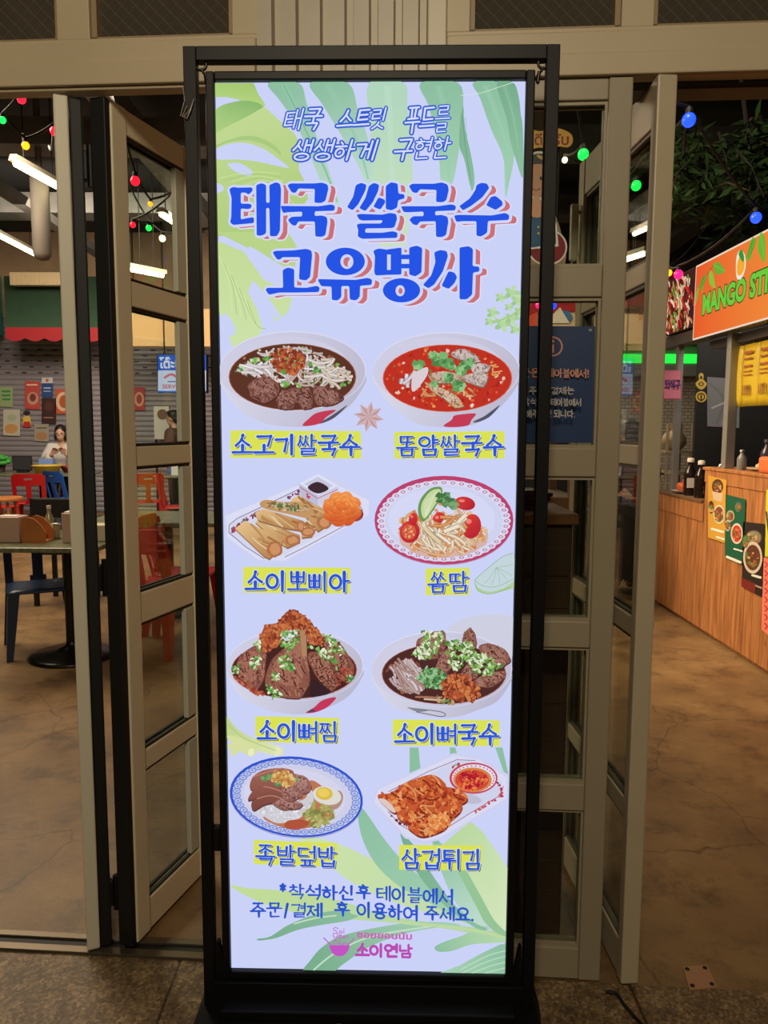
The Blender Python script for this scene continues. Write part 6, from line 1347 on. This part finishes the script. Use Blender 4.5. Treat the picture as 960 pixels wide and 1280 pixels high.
def leafp(x, y, L, a, w_, col):
    ca, sa = math.cos(a), math.sin(a); P = [(0, 0), (.3, w_), (.65, w_ * .8), (1, 0), (.65, -w_ * .5), (.3, -w_ * .7)]
    c.poly([(x + L * (p * ca - q * sa), y + L * (p * sa + q * ca)) for p, q in P], col, True, 4); c.ribbon([(x, y), (x + L * ca, y + L * sa)], .004, (150, 200, 70))
c.X = lambda p: p
c.ribbon([(.02, .2), (.14, .12), (.30, .05)], .008, (90, 110, 50))
for a in ((.06, .16, .12, 1.9, .2, (120, 176, 56)), (.13, .11, .1, 1.5, .22, (96, 160, 50)), (.24, .08, .17, .9, .24, (140, 190, 60)), (.30, .05, .2, .4, .22, (110, 170, 56)), (.20, .10, .16, 2.6, .2, (88, 150, 50)), (.86, .0, .15, 1.8, .22, (96, 170, 50)), (.95, .0, .2, 1.2, .26, (110, 180, 56)), (1.05, .02, .17, .6, .25, (140, 200, 60)), (.9, .02, .16, 2.4, .22, (88, 160, 48))): leafp(*a)
tx0 = ya - float(WX(879, 380, XS)[1]); per = .915 / 8.6
hgt = .135; cx_ = [tx0 + per * 12.6]
vs_, fs_ = text_polys('MANGO STICKY', 1.0, .045); mxx = max(v[0] for v in vs_); myy = max(v[1] for v in vs_)
for (ex, col, dz) in ((.085, (30, 76, 34), 0), (.045, (112, 200, 62), 0)):
    vs_, fs_ = text_polys('MANGO STICKY', 1.0, ex); my_ = max(v[1] for v in vs_); mn_ = min(v[0] for v in vs_); mx_ = max(v[0] for v in vs_)
    g_ = (ex - .028) * 1.0
    for f in fs_: c.raw([(tx0 + (vs_[i][0]) / mxx * per * 12.0 + .0, .355 - vs_[i][1] / myy * hgt) for i in f], col, False)
    c.lay += 1
mgx = ya - float(WX(927, 325, XS)[1]); mgy = .13
c.poly([(mgx - .06, mgy - .04), (mgx - .02, mgy - .085), (mgx + .05, mgy - .05), (mgx + .075, mgy + .03), (mgx + .03, mgy + .09), (mgx - .04, mgy + .075)], (240, 230, 220), True); c.poly([(mgx - .04, mgy - .02), (mgx + .01, mgy - .055), (mgx + .055, mgy - .01), (mgx + .055, mgy + .045), (mgx + .01, mgy + .07), (mgx - .035, mgy + .05)], (246, 170, 50), True); c.poly([(mgx - .03, mgy - .07), (mgx + .01, mgy - .085), (mgx + .05, mgy - .03), (mgx + .04, mgy - .005), (mgx, mgy - .03)], (60, 150, 50), True)
c.build('lit_face', attr_mat('backlit_ink', True), t, so2)
# picture sign with chillies
t = thing('picture_sign', 'lit food picture sign of sliced chillies left of the orange sign', 'sign', (XC, 6.1, 2.2)); so3 = t.location; XP = XC + .0
yb0 = float(WX(831, 380, XP)[1]); yb1 = float(WX(870, 380, XP)[1]); mb = MB(); mb.box((XP + .002, yb1, 2.2), (XP + .1, yb0, 2.63), .003); mb.build('sign_case', MATS['grey_steel'], t, so3)
c = Canvas(lambda x, y: np.array([XP, yb0 - x, 2.63 - y]), (-1, 0, 0), 0, step=2e-4, seed=9); Wd = yb0 - yb1; c.X = lambda p: p; c.k = 1
c.raw([(0, 0), (Wd, 0), (Wd, .43), (0, .43)], (70, 34, 28))
PQ = [(.0, .0), (Wd, .0), (Wd, .43), (0, .43)]
for _ in range(150):
    x, y = c.pick([(0.03, 0.03), (Wd - .05, .03), (Wd - .05, .4), (.03, .4)]); a = c.r.uniform(.5, 2.2); L = c.r.uniform(.04, .12); cl = c.r.choice([(226, 190, 160), (236, 206, 180), (196, 50, 40), (214, 130, 90), (150, 30, 30), (120, 150, 60)])
    x2 = min(Wd, max(0, x + L * math.cos(a))); y2 = min(.425, y + L * math.sin(a)); c.ribbon([(x, y), ((x + x2) / 2 + .01, (y + y2) / 2), (x2, y2)], .02, cl, k=3)
c.build('lit_face', attr_mat('backlit_ink', True), t, so3)
# pink return sign hung on the far post
t = thing('direction_sign', 'small pink dish return sign hanging by the stall post', 'sign', W(840, 480, 6.05)); o = t.location
p = W(829, 499, 6.05); q = W(852, 463, 6.05); mb = MB(); mb.box((p[0], 6.052, p[2]), (q[0], 6.07, q[2]), .002); mb.build('sign_plate', mat('pink_plate', (206, 120, 150), .5), t, o)
c = Canvas(lambda x, y: W(x, y, 6.05), (0, -1, 0), 0, step=2e-4); c.k = 1; c.raw([(829, 463.5), (851.5, 463.5), (851.5, 498.5), (829, 498.5)], (214, 128, 156)); c.ribbon([(829.5, 464), (851, 464), (851, 498), (829.5, 498)], .7, (196, 60, 110), False, True); hangul(c, '퇴식구', 831, 475, 850, 475, [(1.5, (70, 40, 120), 0, 0)], 11, brushy=False, gap=.1); c.build('sign_print', attr_mat('paper_ink'), t, o)
# gold emblem decals and a white sheet on the dark partition
def emblem(label, cx, cy, r_, kind):
    Y = 6.46; c = Canvas(lambda x, y: W(x, y, Y - .004), (0, -1, 0), 0, step=3e-4); c.k = 1; c.X = lambda p: p; gold = (226, 190, 80); dk = (70, 56, 30)
    if kind:
        c.ell(cx, cy - 9.5, 3.2, 4.5, gold); c.poly([(cx - 7, cy - 1), (cx - 4, cy - 4), (cx - 2, cy - 6), (cx + 2, cy - 6), (cx + 4, cy - 4), (cx + 7, cy - 1), (cx + 5, cy + 4), (cx, cy + 7), (cx - 5, cy + 4)], gold, True); c.ell(cx, cy - 8, 1.6, 2, dk); c.ell(cx, cy, 3.4, 2.6, dk); c.ell(cx, cy, 2, 1.4, gold)
    else:
        c.ell(cx, cy, r_, r_, gold); c.ell(cx, cy, r_ * .72, r_ * .72, dk); c.ell(cx, cy, r_ * .5, r_ * .5, gold); c.poly([(cx - 1, cy - 3), (cx + 1, cy - 3), (cx + 1, cy + 6), (cx - 1, cy + 6)], dk)
    o = settle(c.build('gold_decal', attr_mat('paper_ink')), W(cx, cy, Y - .004)); tag(o, label, 'sticker')
emblem('gold seated figure emblem on the dark stall partition', 876.5, 480, 8, True); emblem('round gold emblem directly under the seated figure emblem', 876.5, 496, 7, False)
wall_print('paper_sheet', 'white creased sheet on the dark partition beside the steel post', 'paper', [(884, 471), (925, 474), (924, 535), (884, 533)], 6.46, lambda c: (c.ribbon([(888, 480), (905, 500), (896, 528)], 3, (120, 124, 130)), c.ribbon([(912, 478), (918, 505), (902, 530)], 4, (150, 152, 156)), c.ribbon([(890, 510), (918, 498)], 2, (196, 198, 200))), (134, 136, 140), off=.006)
# yellow snack packs on the header
YG = 'yellow packs hanging under the orange sign'
for k, (px, lab) in enumerate(((911, 'leftmost hanging yellow pack, next to the steel post'), (929, 'second hanging yellow pack from the steel post'), (949, 'hanging yellow pack at the right edge of the picture'), (972, 'last hanging yellow pack, out past the right edge'))[:3]):
    XB = XC + .09; ya_ = float(WX(px, 460, XB)[1]); yb_ = float(WX(px + (17 if k == 0 else 20), 460, XB)[1]); zt_ = 2.0 + .0; zb_ = 1.60
    t = thing('snack_pack', lab, 'packet', (XB, (ya_ + yb_) / 2, zb_), group=YG); o = t.location; rows = []
    for i in range(9):
        v = i / 8; r_ = []
        for j in range(7):
            u = j / 6; b_ = .02 * math.sin(PI * u) * math.sin(PI * v) ** .6; r_.append((XB - b_, ya_ + (yb_ - ya_) * u, zb_ + (zt_ - zb_) * v))
        rows.append(r_)
    mb = MB(); mb.sheet(rows, .02, (1, 0, 0)); mb.build('pouch', mat('yellow_foil', (196, 170, 40), .4, bump=.2, bscale=14), t, o)
    c = Canvas(lambda x, y: np.array([XB - .0215, ya_ + (yb_ - ya_) * x, zt_ + (zb_ - zt_) * y]), (-1, 0, 0), 0, step=2e-4, seed=k); c.X = lambda p: p; c.k = 1
    for (y_, w_) in ((.14, .05), (.24, .03), (.36, .04), (.44, .022), (.5, .022)): c.ribbon([(.25, y_), (.5, y_ + .005), (.75, y_)], w_, (150, 84, 40), caps=False)
    for q in range(5): c.ribbon([(.28 + .1 * q, .66), (.27 + .1 * q, .82)], .05, (120, 62, 36), caps=False)
    c.build('pack_print', attr_mat('paper_ink'), t, o)
    mb = MB(); mb.tube([(XB + .01, (ya_ + yb_) / 2, zt_), (XB + .01, (ya_ + yb_) / 2, 2.03)], .004, 6); mb.build('hang_tab', steel, t, o)
# posters on the counter front
def counter_poster(label, quad, paper, draw):
    c = side_print('poster', label, 'poster', XC - .008, quad, draw, paper); o = c.build('poster', attr_mat('paper_ink')); settle(o, WX(sum(q[0] for q in quad) / 4, sum(q[1] for q in quad) / 4, XC - .008)); tag(o, label, 'poster', 'menu posters on the counter')
def dish(c, x, y, rx, ry, a, b, seed=0):
    c.ell(x, y, rx, ry, a); c.ell(x, y, rx * .8, ry * .8, b); c.crumbs([(x - rx * .7, y - ry * .4), (x + rx * .7, y - ry * .4), (x + rx * .6, y + ry * .6), (x - rx * .6, y + ry * .6)], 26, 1, 2.4, [(200, 160, 110), (120, 60, 40), (90, 130, 60), (170, 90, 60)])
counter_poster('yellow menu poster at the left of the raised counter', [(885, 594), (908, 600), (906, 679), (885, 672)], (206, 160, 60), lambda c: (dish(c, 897, 608, 7, 9, (60, 40, 34), (110, 60, 44)), c.poly([(890, 614), (904, 617), (902, 628), (892, 625)], (206, 186, 160)), dish(c, 889, 634, 3.4, 8, (70, 40, 30), (90, 40, 34)), dish(c, 899, 643, 7, 12, (214, 200, 180), (130, 76, 52)), c.ribbon([(890, 661), (904, 665)], 3, (240, 236, 226)), c.ribbon([(896, 671), (905, 674)], 2.4, (236, 230, 220))))
counter_poster('green menu poster with a red salad dish', [(907, 618), (932, 624), (929, 707), (906, 697)], (28, 92, 66), lambda c: (dish(c, 913, 645, 5, 7, (196, 190, 150), (120, 130, 80)), dish(c, 921, 667, 7.5, 13, (220, 206, 200), (196, 60, 40)), dish(c, 923, 634, 4, 6, (90, 130, 130), (50, 90, 90)), dish(c, 910, 657, 3.5, 7, (190, 200, 206), (90, 120, 130)), c.ribbon([(909, 696), (926, 703)], 3.2, (226, 230, 220)), c.ribbon([(918, 686), (928, 689)], 2, (226, 230, 220))))
counter_poster('dark menu poster with a large bowl of meat', [(929, 652), (956, 655), (953, 747), (927, 733)], (44, 36, 34), lambda c: (dish(c, 942, 672, 10, 9, (120, 110, 96), (150, 140, 120)), dish(c, 941, 697, 12, 20, (206, 196, 180), (96, 56, 42)), dish(c, 932, 677, 4, 8, (70, 110, 60), (90, 130, 70)), c.raw([(927, 722), (945, 730), (944, 742), (927, 733)], (120, 40, 36)), c.ribbon([(941, 719), (951, 722)], 3, (230, 226, 216)), c.ribbon([(945, 732), (952, 735)], 2, (180, 160, 140))))
counter_poster('tall pink notice with vertical lettering at the right edge', [(953, 696), (975, 704), (974, 806), (952, 787)], (236, 130, 110), lambda c: [c.ribbon([(956, 702 + 11 * k), (959, 706 + 11 * k), (956.5, 709 + 11 * k)], 1.6, (176, 40, 50)) for k in range(8)])
counter_poster('lime yellow sheet above the pink notice', [(958, 612), (976, 612), (975, 701), (956, 695)], (206, 206, 70), lambda c: c.ribbon([(958, 640), (961, 668)], 2, (60, 60, 50)))
# things on the counter
zL = zlo + .025
def bottle(label, px, Y, r_, h, m, capm, tagc=None, z=zL, name='sauce_bottle'):
    x, y, _ = W(px, 600, Y); x = max(float(x), XC + .05); t = thing(name, label, 'bottle', (x, Y, z)); o = t.location
    mb = MB(); mb.lathe([(r_ * .9, 0), (r_, .01), (r_, h * .55), (r_ * .9, h * .64), (r_ * .42, h * .8), (r_ * .4, h * .9)], (x, Y, z), 18); mb.build('bottle_body', m, t, o)
    mb = MB(); mb.lathe([(r_ * .55, h * .9), (r_ * .58, h), (r_ * .3, h * 1.02)], (x, Y, z), 14); mb.build('cap', capm, t, o)
    if tagc: mb = MB(); mb.box((x - r_ * .9, Y - r_ - .006, z + h * .22), (x + r_ * .5, Y - r_ - .002, z + h * .48)); mb.build('paper_tag', tagc, t, o)
dg = mat('dark_glass_bottle', (34, 24, 22), .15); cr_ = mat('cream_cap'); wp = mat('white_paper')
bottle('dark sauce bottle with a white tag on the low counter', 850, 5.82, .045, .28, dg, cr_, wp); bottle('dark sauce bottle with a cream cap near the steel tap', 872, 5.62, .045, .27, dg, cr_)
bottle('small grey shaker bottle on the high counter', 926, 5.0, .03, .13, mat('grey_bottle', (120, 118, 116), .3), steel, None, zhi + .022, 'shaker_bottle'); bottle('dark purple bottle at the right edge on the high counter', 957, 4.8, .04, .2, mat('purple_bottle', (46, 36, 56), .3), blackm, None, zhi + .022)
x = XC + .12; Y = 5.5; t = thing('water_tap', 'chrome tap at the end of the low counter', 'tap', (x, Y, zL)); chrome = mat('chrome', (190, 190, 192), .15, 1.0); mb = MB(); mb.lathe([(.03, 0), (.03, .012), (.014, .02), (.014, .12)], (x, Y, zL), 14); mb.build('tap_body', chrome, t, t.location); mb = MB(); mb.tube(smooth_pts([(x, Y, zL + .1), (x, Y, zL + .2), (x + .02, Y - .01, zL + .25), (x + .08, Y - .03, zL + .25), (x + .1, Y - .04, zL + .19)]), .01, 8); mb.build('spout', chrome, t, t.location); mb = MB(); mb.tube([(x, Y, zL + .1), (x - .05, Y + .01, zL + .13)], .007, 8); mb.build('lever', chrome, t, t.location)
x, Y = XC + .1, 6.0; t = thing('fruit_plate', 'plate of orange fruit at the far end of the low counter', 'plate', (x, Y, zL)); mb = MB(); mb.lathe([(.06, 0), (.11, .02), (.115, .024), (.06, .01)], (x, Y, zL), 20); mb.build('plate', mat('pale_ceramic', (196, 190, 180), .3), t, t.location); mb = MB()
for k in range(5): a = k * 1.26; mb.ball((x + .045 * math.cos(a), Y + .045 * math.sin(a), zL + .05), .035)
mb.ball((x, Y, zL + .09), .036); mb.build('fruit', mat('orange_fruit', (206, 90, 36), .5), t, t.location)
x, Y = XC + .14, 4.88; zH = zhi + .022; t = thing('side_plate', 'white plate on the high counter', 'plate', (x, Y, zH)); mb = MB(); mb.lathe([(.05, 0), (.1, .016), (.104, .02), (.05, .01)], (x, Y, zH), 20); mb.build('plate', mat('pale_ceramic'), t, t.location); mb = MB(); mb.ball((x, Y, zH + .03), .05, .05, .025); mb.build('food', mat('pale_food', (190, 170, 140), .6), t, t.location)
x, Y = XC + .06, 4.62; boxthing('card_box', 'orange box on the high counter at the right edge', 'box', (x - .04, Y - .1, zH), (x + .1, Y + .1, zH + .1), mat('orange_card', (206, 110, 60), .6), .02)
# rack with a bag behind the low counter end
x, y, _ = W(842, 560, 6.9); t = thing('wire_rack', 'pale slatted rack behind the end of the stall counter', 'rack', (x, y, 0)); o = t.location; rk = mat('rack_cream', (176, 160, 132), .5)
for sx in (-.11, .11):
    for sy in (-.14, .14): mb = MB(); mb.tube([(x + sx, y + sy, 0), (x + sx, y + sy, 1.5)], .014, 8); mb.build('upright', rk, t, o)
for z in (.3, .7, 1.05, 1.24): mb = MB(); mb.box((x - .13, y - .16, z), (x + .13, y + .16, z + .018), .003); mb.build('shelf', rk, t, o)
t = thing('cloth_bag', 'beige cloth bag lying on the slatted rack', 'bag', (x, y, 1.26)); mb = MB(); rr_ = random.Random(3); mb.ball((x, y, 1.345), .1, .13, .09, 16, 12); mb.v = [(p[0] + rr_.uniform(-.008, .008), p[1] + rr_.uniform(-.008, .008), max(1.259, p[2] + rr_.uniform(-.006, .006))) for p in mb.v]; mb.build('sack', mat('beige_cloth', (186, 166, 134), .8), t, t.location); mb = MB(); mb.lathe([(.02, .43 - .01), (.028, .45), (.05, .49)], (x, y, 1.0), 12); mb.build('gathered_neck', MATS['beige_cloth'], t, t.location)
# hanging artificial foliage
t = thing('artificial_foliage', 'dark green artificial foliage hanging above the stall signs', 'plant', (2.75, 5.3, 3.1)); o = t.location; rnd = random.Random(8); lf = MB(); br2_ = MB()
for k in range(64):
    if k < 52: p = Vector([float(v) for v in W(rnd.uniform(850, 990), rnd.uniform(140, 270), rnd.uniform(4.8, 5.7))])
    else: p = Vector((rnd.uniform(2.7, 3.6), rnd.uniform(4.2, 5.6), rnd.uniform(2.95, 3.7)))
    p.z = max(p.z, 3.0 if k % 3 else 2.9)
    d = Vector((rnd.uniform(-.5, .4), rnd.uniform(-.4, .4), rnd.uniform(-.9, -.2))).normalized(); L = rnd.uniform(.4, .75); q = p + d * L; q.z = max(q.z, 2.82); br2_.tube([p, (p + q) / 2 + Vector((0, 0, .05)), q], [.012, .008, .004], 5)
    for j in range(44):
        f_ = j / 44; b0 = p + (q - p) * f_ + Vector((0, 0, .05 * math.sin(PI * f_))); s_ = Vector((rnd.uniform(-1, 1), rnd.uniform(-1, 1), rnd.uniform(-.7, .35))).normalized(); l_ = rnd.uniform(.08, .17); tip = b0 + s_ * l_; tip.z = max(2.80, tip.z); n_ = s_.cross(Vector((rnd.uniform(-1, 1), rnd.uniform(-1, 1), .4))).normalized() * l_ * .09; md = b0 + s_ * l_ * .5
        lf.add([b0, md + n_, tip, md - n_], [(0, 1, 2, 3)], False)
lf.build('leaves', mat('dark_leaf', (46, 70, 34), .7, var=.5, vscale=3, spec=.15), t, o, False); br2_.tube([(2.0, 5.4, 4.15), (3.8, 5.4, 4.15)], .03, 8); [br2_.tube([(xx, 5.4, 4.15), (xx + .1, 5.3, 3.3)], .015, 6) for xx in (2.3, 2.8, 3.3)]; br2_.build('branches', mat('dark_bark', (44, 34, 26), .8), t, o)

# ================================================================ BEHIND THE GLAZED PANEL
hx0, hx1 = .12, float(W(716, 700, 2.06, 0)[0]); hz = 1.222
t = thing('host_stand', 'dark brown reception stand just behind the glazed panel', 'cabinet', ((hx0 + hx1) / 2, 2.2, 0)); o = t.location
mb = MB(); mb.box((hx0, 2.07, .0), (hx1, 2.34, hz - .03), .004)
for k in range(12): mb.box((hx0 + .01, 2.066, .06 + k * .09), (hx1 - .01, 2.07, .06 + k * .09 + .078), .001)
mb.build('cabinet_body', wood_dark, t, o); mb = MB(); mb.box((hx0 - .015, 2.05, hz - .03), (hx1 + .012, 2.36, hz), .004); mb.build('cabinet_top', mat('brown_top', (120, 76, 46), .4, var=.2), t, o)
t = thing('menu_stack', 'dark red pile of menus on the reception stand', 'menus', (.36, 2.25, hz)); mb = MB()
for k in range(4): mb.box((.26 + .008 * k, 2.16 + .006 * (k % 2), hz + .012 * k), (.46 + .006 * k, 2.33, hz + .012 * k + .011), .002)
mb.build('menus', mat('maroon_cover', (96, 30, 34), .5), t, t.location); mb = MB(); mb.box((.30, 2.18, hz + .048), (.44, 2.30, hz + .052)); mb.build('top_card', mat('dark_card', (50, 30, 34), .5), t, t.location)
# blue notice stuck on the glass
t0_ = .018
c = Canvas(lambda x, y: W(x, y, FY + t0_, SLP), TF.to_3x3() @ Vector((0, -1, 0)), 0, step=1e-4); c.k = 1; c.X = lambda p: p
c.raw([(634, 407), (744, 408), (741, 554), (633, 552)], (22, 54, 100)); c.raw([(736, 411), (740, 411), (740, 414), (736, 414)], (140, 150, 150)); CR = (216, 150, 128)
c.ell(691, 433, 12.5, 12.5, CR); c.ell(691, 433, 10.5, 10.5, (22, 54, 100)); c.ell(691, 426.5, 2, 2, CR); c.raw([(689.4, 430.5), (692.6, 430.5), (692.6, 441), (689.4, 441)], CR)
hangul(c, '주문은', 640, 461, 674, 461, [(1.7, CR, 0, 0)], 10.5, brushy=False, gap=.12); hangul(c, '테이블에서!', 683, 461, 737, 462, [(1.7, CR, 0, 0)], 10.5, brushy=False, gap=.12)
LT = [(1.3, (190, 184, 176), 0, 0)]
hangul(c, '주문', 661, 484, 680, 484, LT, 9, brushy=False, gap=.12); hangul(c, '결제는', 688, 484, 716, 484, LT, 9, brushy=False, gap=.12); hangul(c, '착석', 652, 498, 671, 498, LT, 9, brushy=False, gap=.12); hangul(c, '후 테이블에서', 675, 498, 724, 499, LT, 9, brushy=False, gap=.12); hangul(c, '해주시면', 656, 513, 687, 513, LT, 9, brushy=False, gap=.12); hangul(c, '됩니다.', 690, 513, 718, 513, LT, 9, brushy=False, gap=.12)
o = settle(c.build('notice_sheet', attr_mat('paper_ink', rough=.5)), W(690, 480, FY + t0_, SLP)); tag(o, 'dark blue printed notice on the glass right of the banner', 'notice')
# painted kiosk with a greeting figure on its roof
YK = 5.6; p = W(648, 415, YK); q = W(735, 372, YK); t = thing('kiosk', 'red, blue and white painted kiosk behind the glazed panel', 'kiosk', ((p[0] + q[0]) / 2, YK + .3, 0)); o = t.location
mb = MB(); mb.box((p[0], YK, p[2] - .25), (q[0], YK + .06, q[2]), .004); mb.build('fascia', mat('kiosk_cream', (196, 176, 150), .5), t, o)
c = Canvas(lambda x, y: W(x, y, YK - .004), (0, -1, 0), 0, step=3e-4); c.k = 1; c.X = lambda p: p; c.raw([(649, 378), (734, 373), (734, 388), (649, 396)], (150, 30, 40)); c.raw([(649, 372), (734, 372), (734, 376), (649, 380)], (50, 60, 96)); c.ell(706, 396, 9, 8, (60, 110, 170), .3); c.poly([(680, 404), (700, 384), (712, 404)], (206, 206, 200)); c.poly([(650, 400), (672, 390), (672, 412), (650, 414)], (190, 80, 60)); c.build('fascia_print', attr_mat('paper_ink'), t, o)
for xx in (p[0] + .05, q[0] - .05):
    for yy in (YK + .08, YK + .75): mb = MB(); mb.box((xx - .03, yy - .03, 0), (xx + .03, yy + .03, p[2]), .004); mb.build('post', wood_dark, t, o)
mb = MB(); mb.box((p[0] - .05, YK + .02, q[2]), (q[0] + .05, YK + .82, q[2] + .03)); mb.build('roof', mat('kiosk_blue', (56, 66, 96), .5), t, o)
mb = MB(); mb.box((p[0], YK + .06, .0), (q[0], YK + .78, .95), .01); mb.build('counter', wood_dark, t, o)
YF = 5.66; c = Canvas(lambda x, y: W(x, y, YF), (0, -1, 0), 0, step=3e-4); c.k = 1; c.X = lambda p: p
zr_ = q[2] + .03
t = thing('cutout_figure', 'painted cut out figure in blue greeting with joined hands on the kiosk', 'cutout', W(678, 366, YF)); o = t.location
c.ell(684, 309, 25, 23, (226, 226, 226)); c.ell(684, 309, 23, 21, (120, 24, 40)); c.poly([(660, 262), (684, 262), (696, 280), (698, 308), (660, 312)], (226, 226, 226)); c.poly([(661, 264), (683, 264), (694, 282), (695, 305), (661, 310)], (36, 84, 130)); c.ell(674, 220, 22, 31, (226, 226, 226)); c.ell(673, 225, 20, 22, (206, 150, 120)); c.poly([(652, 226), (654, 204), (668, 193), (684, 194), (693, 206), (692, 214), (680, 206), (666, 206), (658, 214)], (26, 24, 28), True); c.ell(676, 223, 1.6, 2.4, (24, 20, 20)); c.ell(661, 223, 1.6, 2.4, (24, 20, 20)); c.ribbon([(666, 236), (670, 238), (675, 236)], 1.2, (150, 60, 50)); c.ell(676, 197, 6, 2, (206, 170, 70), .5); c.poly([(665, 252), (670, 244), (676, 252), (677, 270), (664, 270)], (214, 160, 130), True)
for yy in (284, 292): c.ell(673, yy, 1.4, 1.4, (206, 180, 90))
o_ = c.build('painted_face', attr_mat('paper_ink'), t, o); mb = MB(); P = [(660, 366), (700, 366), (708, 320), (700, 285), (692, 262), (696, 215), (684, 190), (664, 190), (651, 212), (654, 262), (657, 300), (657, 340)]
mb.prism([W(a, b, YF + .003) for a, b in P], (0, .015, 0)); mb.build('board', mat('plain_board', (150, 130, 110), .6), t, o); mb = MB(); u_ = W(676, 366, YF); mb.box((u_[0] - .12, YF - .02, zr_), (u_[0] + .12, YF + .12, u_[2] + .02), .003); mb.build('foot', mat('plain_board'), t, o)
t = thing('greeting_sign', 'yellow cloud shaped sign with red lettering above the painted figure', 'sign', W(688, 173, 5.64)); o = t.location
c = Canvas(lambda x, y: W(x, y, 5.635), (0, -1, 0), 0, step=3e-4); c.k = 1; c.X = lambda p: p; CL = [(655, 168), (662, 162), (676, 164), (690, 160), (704, 162), (714, 168), (716, 177), (710, 184), (698, 183), (688, 187), (674, 184), (662, 187), (654, 179)]; c.poly(CL, (226, 170, 50), True); font_text(c, 'สวัสดีครับ', 636, 181, 711, 181, 15, (140, 40, 30), .02); c.build('sign_print', attr_mat('paper_ink'), t, o)
mb = MB(); mb.prism([W(a, b, 5.645) for a, b in CL], (0, .012, 0)); mb.build('board', mat('plain_board'), t, o); mb = MB(); a = W(700, 184, 5.66); mb.tube([(a[0], 5.70, a[2] + .05), (a[0], 5.70, zr_)], .012, 8); mb.build('pole', blackmet, t, o)
# green lit tiled counter far down the aisle
YL_ = 9.6; p = W(735, 470, YL_); q = W(880, 442, YL_); t = thing('tiled_kiosk', 'white tiled kiosk with a green light strip far down the aisle', 'kiosk', ((p[0] + q[0]) / 2, YL_ + .3, 0)); o = t.location
tm = bpy.data.materials.new('white_tiles'); tm.use_nodes = True; nt = tm.node_tree; bt_ = nt.nodes.new('ShaderNodeTexBrick'); bt_.inputs['Scale'].default_value = 6; bt_.inputs['Color1'].default_value = (*lin((196, 190, 176)), 1); bt_.inputs['Color2'].default_value = (*lin((180, 174, 160)), 1); bt_.inputs['Mortar'].default_value = (*lin((90, 84, 76)), 1); tcx = nt.nodes.new('ShaderNodeTexCoord'); mpx = nt.nodes.new('ShaderNodeMapping'); mpx.inputs['Rotation'].default_value = (PI / 2, 0, 0); nt.links.new(tcx.outputs['Object'], mpx.inputs[0]); nt.links.new(mpx.outputs[0], bt_.inputs['Vector']); nt.links.new(bt_.outputs['Color'], nt.nodes['Principled BSDF'].inputs['Base Color'])
mb = MB(); mb.box((p[0], YL_ + .1, 0), (q[0], YL_ + .6, p[2])); mb.build('tiled_wall', tm, t, o)
mb = MB(); mb.box((p[0], YL_ - .05, p[2] + .0), (q[0], YL_ + .6, p[2] + .14), .005); mb.box((p[0], YL_ + .1, p[2] + .14), (q[0], YL_ + .6, q[2] + .1)); mb.build('shelf', mat('kiosk_shelf', (120, 130, 120), .5), t, o)
mb = MB(); mb.box((p[0], YL_ - .02, p[2] + .16), (q[0], YL_ + .02, p[2] + .27)); mb.build('green_light_strip', mat('green_led', (30, 205, 60), .4, emit=1.6), t, o)
mb = MB(); mb.prism([(p[0], YL_, q[2] + .12), (q[0], YL_, q[2] + .12), (q[0], YL_, q[2] + .48), (p[0], YL_, q[2] + .48)], (0, .5, 0)); mb.build('cream_fascia', mat('kiosk_cream'), t, o)
mb = MB(); mb.box((p[0] + .4, YL_ - .1, q[2] + .55), (q[0] - .3, YL_ + .1, q[2] + .95), .01); [mb.box((x_, YL_ - .02, q[2] + .4), (x_ + .04, YL_ + .04, q[2] + .6)) for x_ in (p[0] + .6, q[0] - .6)]; mb.build('red_board', mat('kiosk_red', (150, 40, 44), .5), t, o)
# floor plate and stray cable by the right door
p = [G(853, 1210, .0), G(884, 1208, .0), (G(896, 1236, .0)), G(862, 1239, .0)]; mb = MB(); mb.prism([v + np.array([0, 0, .001]) for v in p], (0, 0, .004)); o = mb.build('floor_plate', mat('brass_plate', (186, 140, 106), .5, .1)); ctr = sum(p) / 4; settle(o, ctr); tag(o, 'small brown metal plate screwed to the floor right of the doors', 'plate')
for v in p: mb = MB(); w_ = ctr + (v - ctr) * .72; mb.lathe([(.006, .005), (.006, .007), (.003, .008)], tuple(w_), 10); mb.build('screw', mat('dark_steel'), o, ctr)
mb = MB(); mb.tube(smooth_pts([G(757, 1240, .006), G(770, 1242, .006), G(782, 1258, .006), G(800, 1278, .006), G(830, 1310, .006)]), .0045, 6); tag(settle(mb.build('floor_cable', blackm), G(770, 1250)), 'black cable on the paving by the right door', 'cable')
mb = MB(); mb.tube(smooth_pts([G(662, 1225, .006), G(668, 1240, .006), G(673, 1262, .006), G(676, 1300, .006)]), .0035, 6); tag(settle(mb.build('floor_cable', blackm), G(670, 1250)), 'thin black cable on the paving beside the banner foot', 'cable')
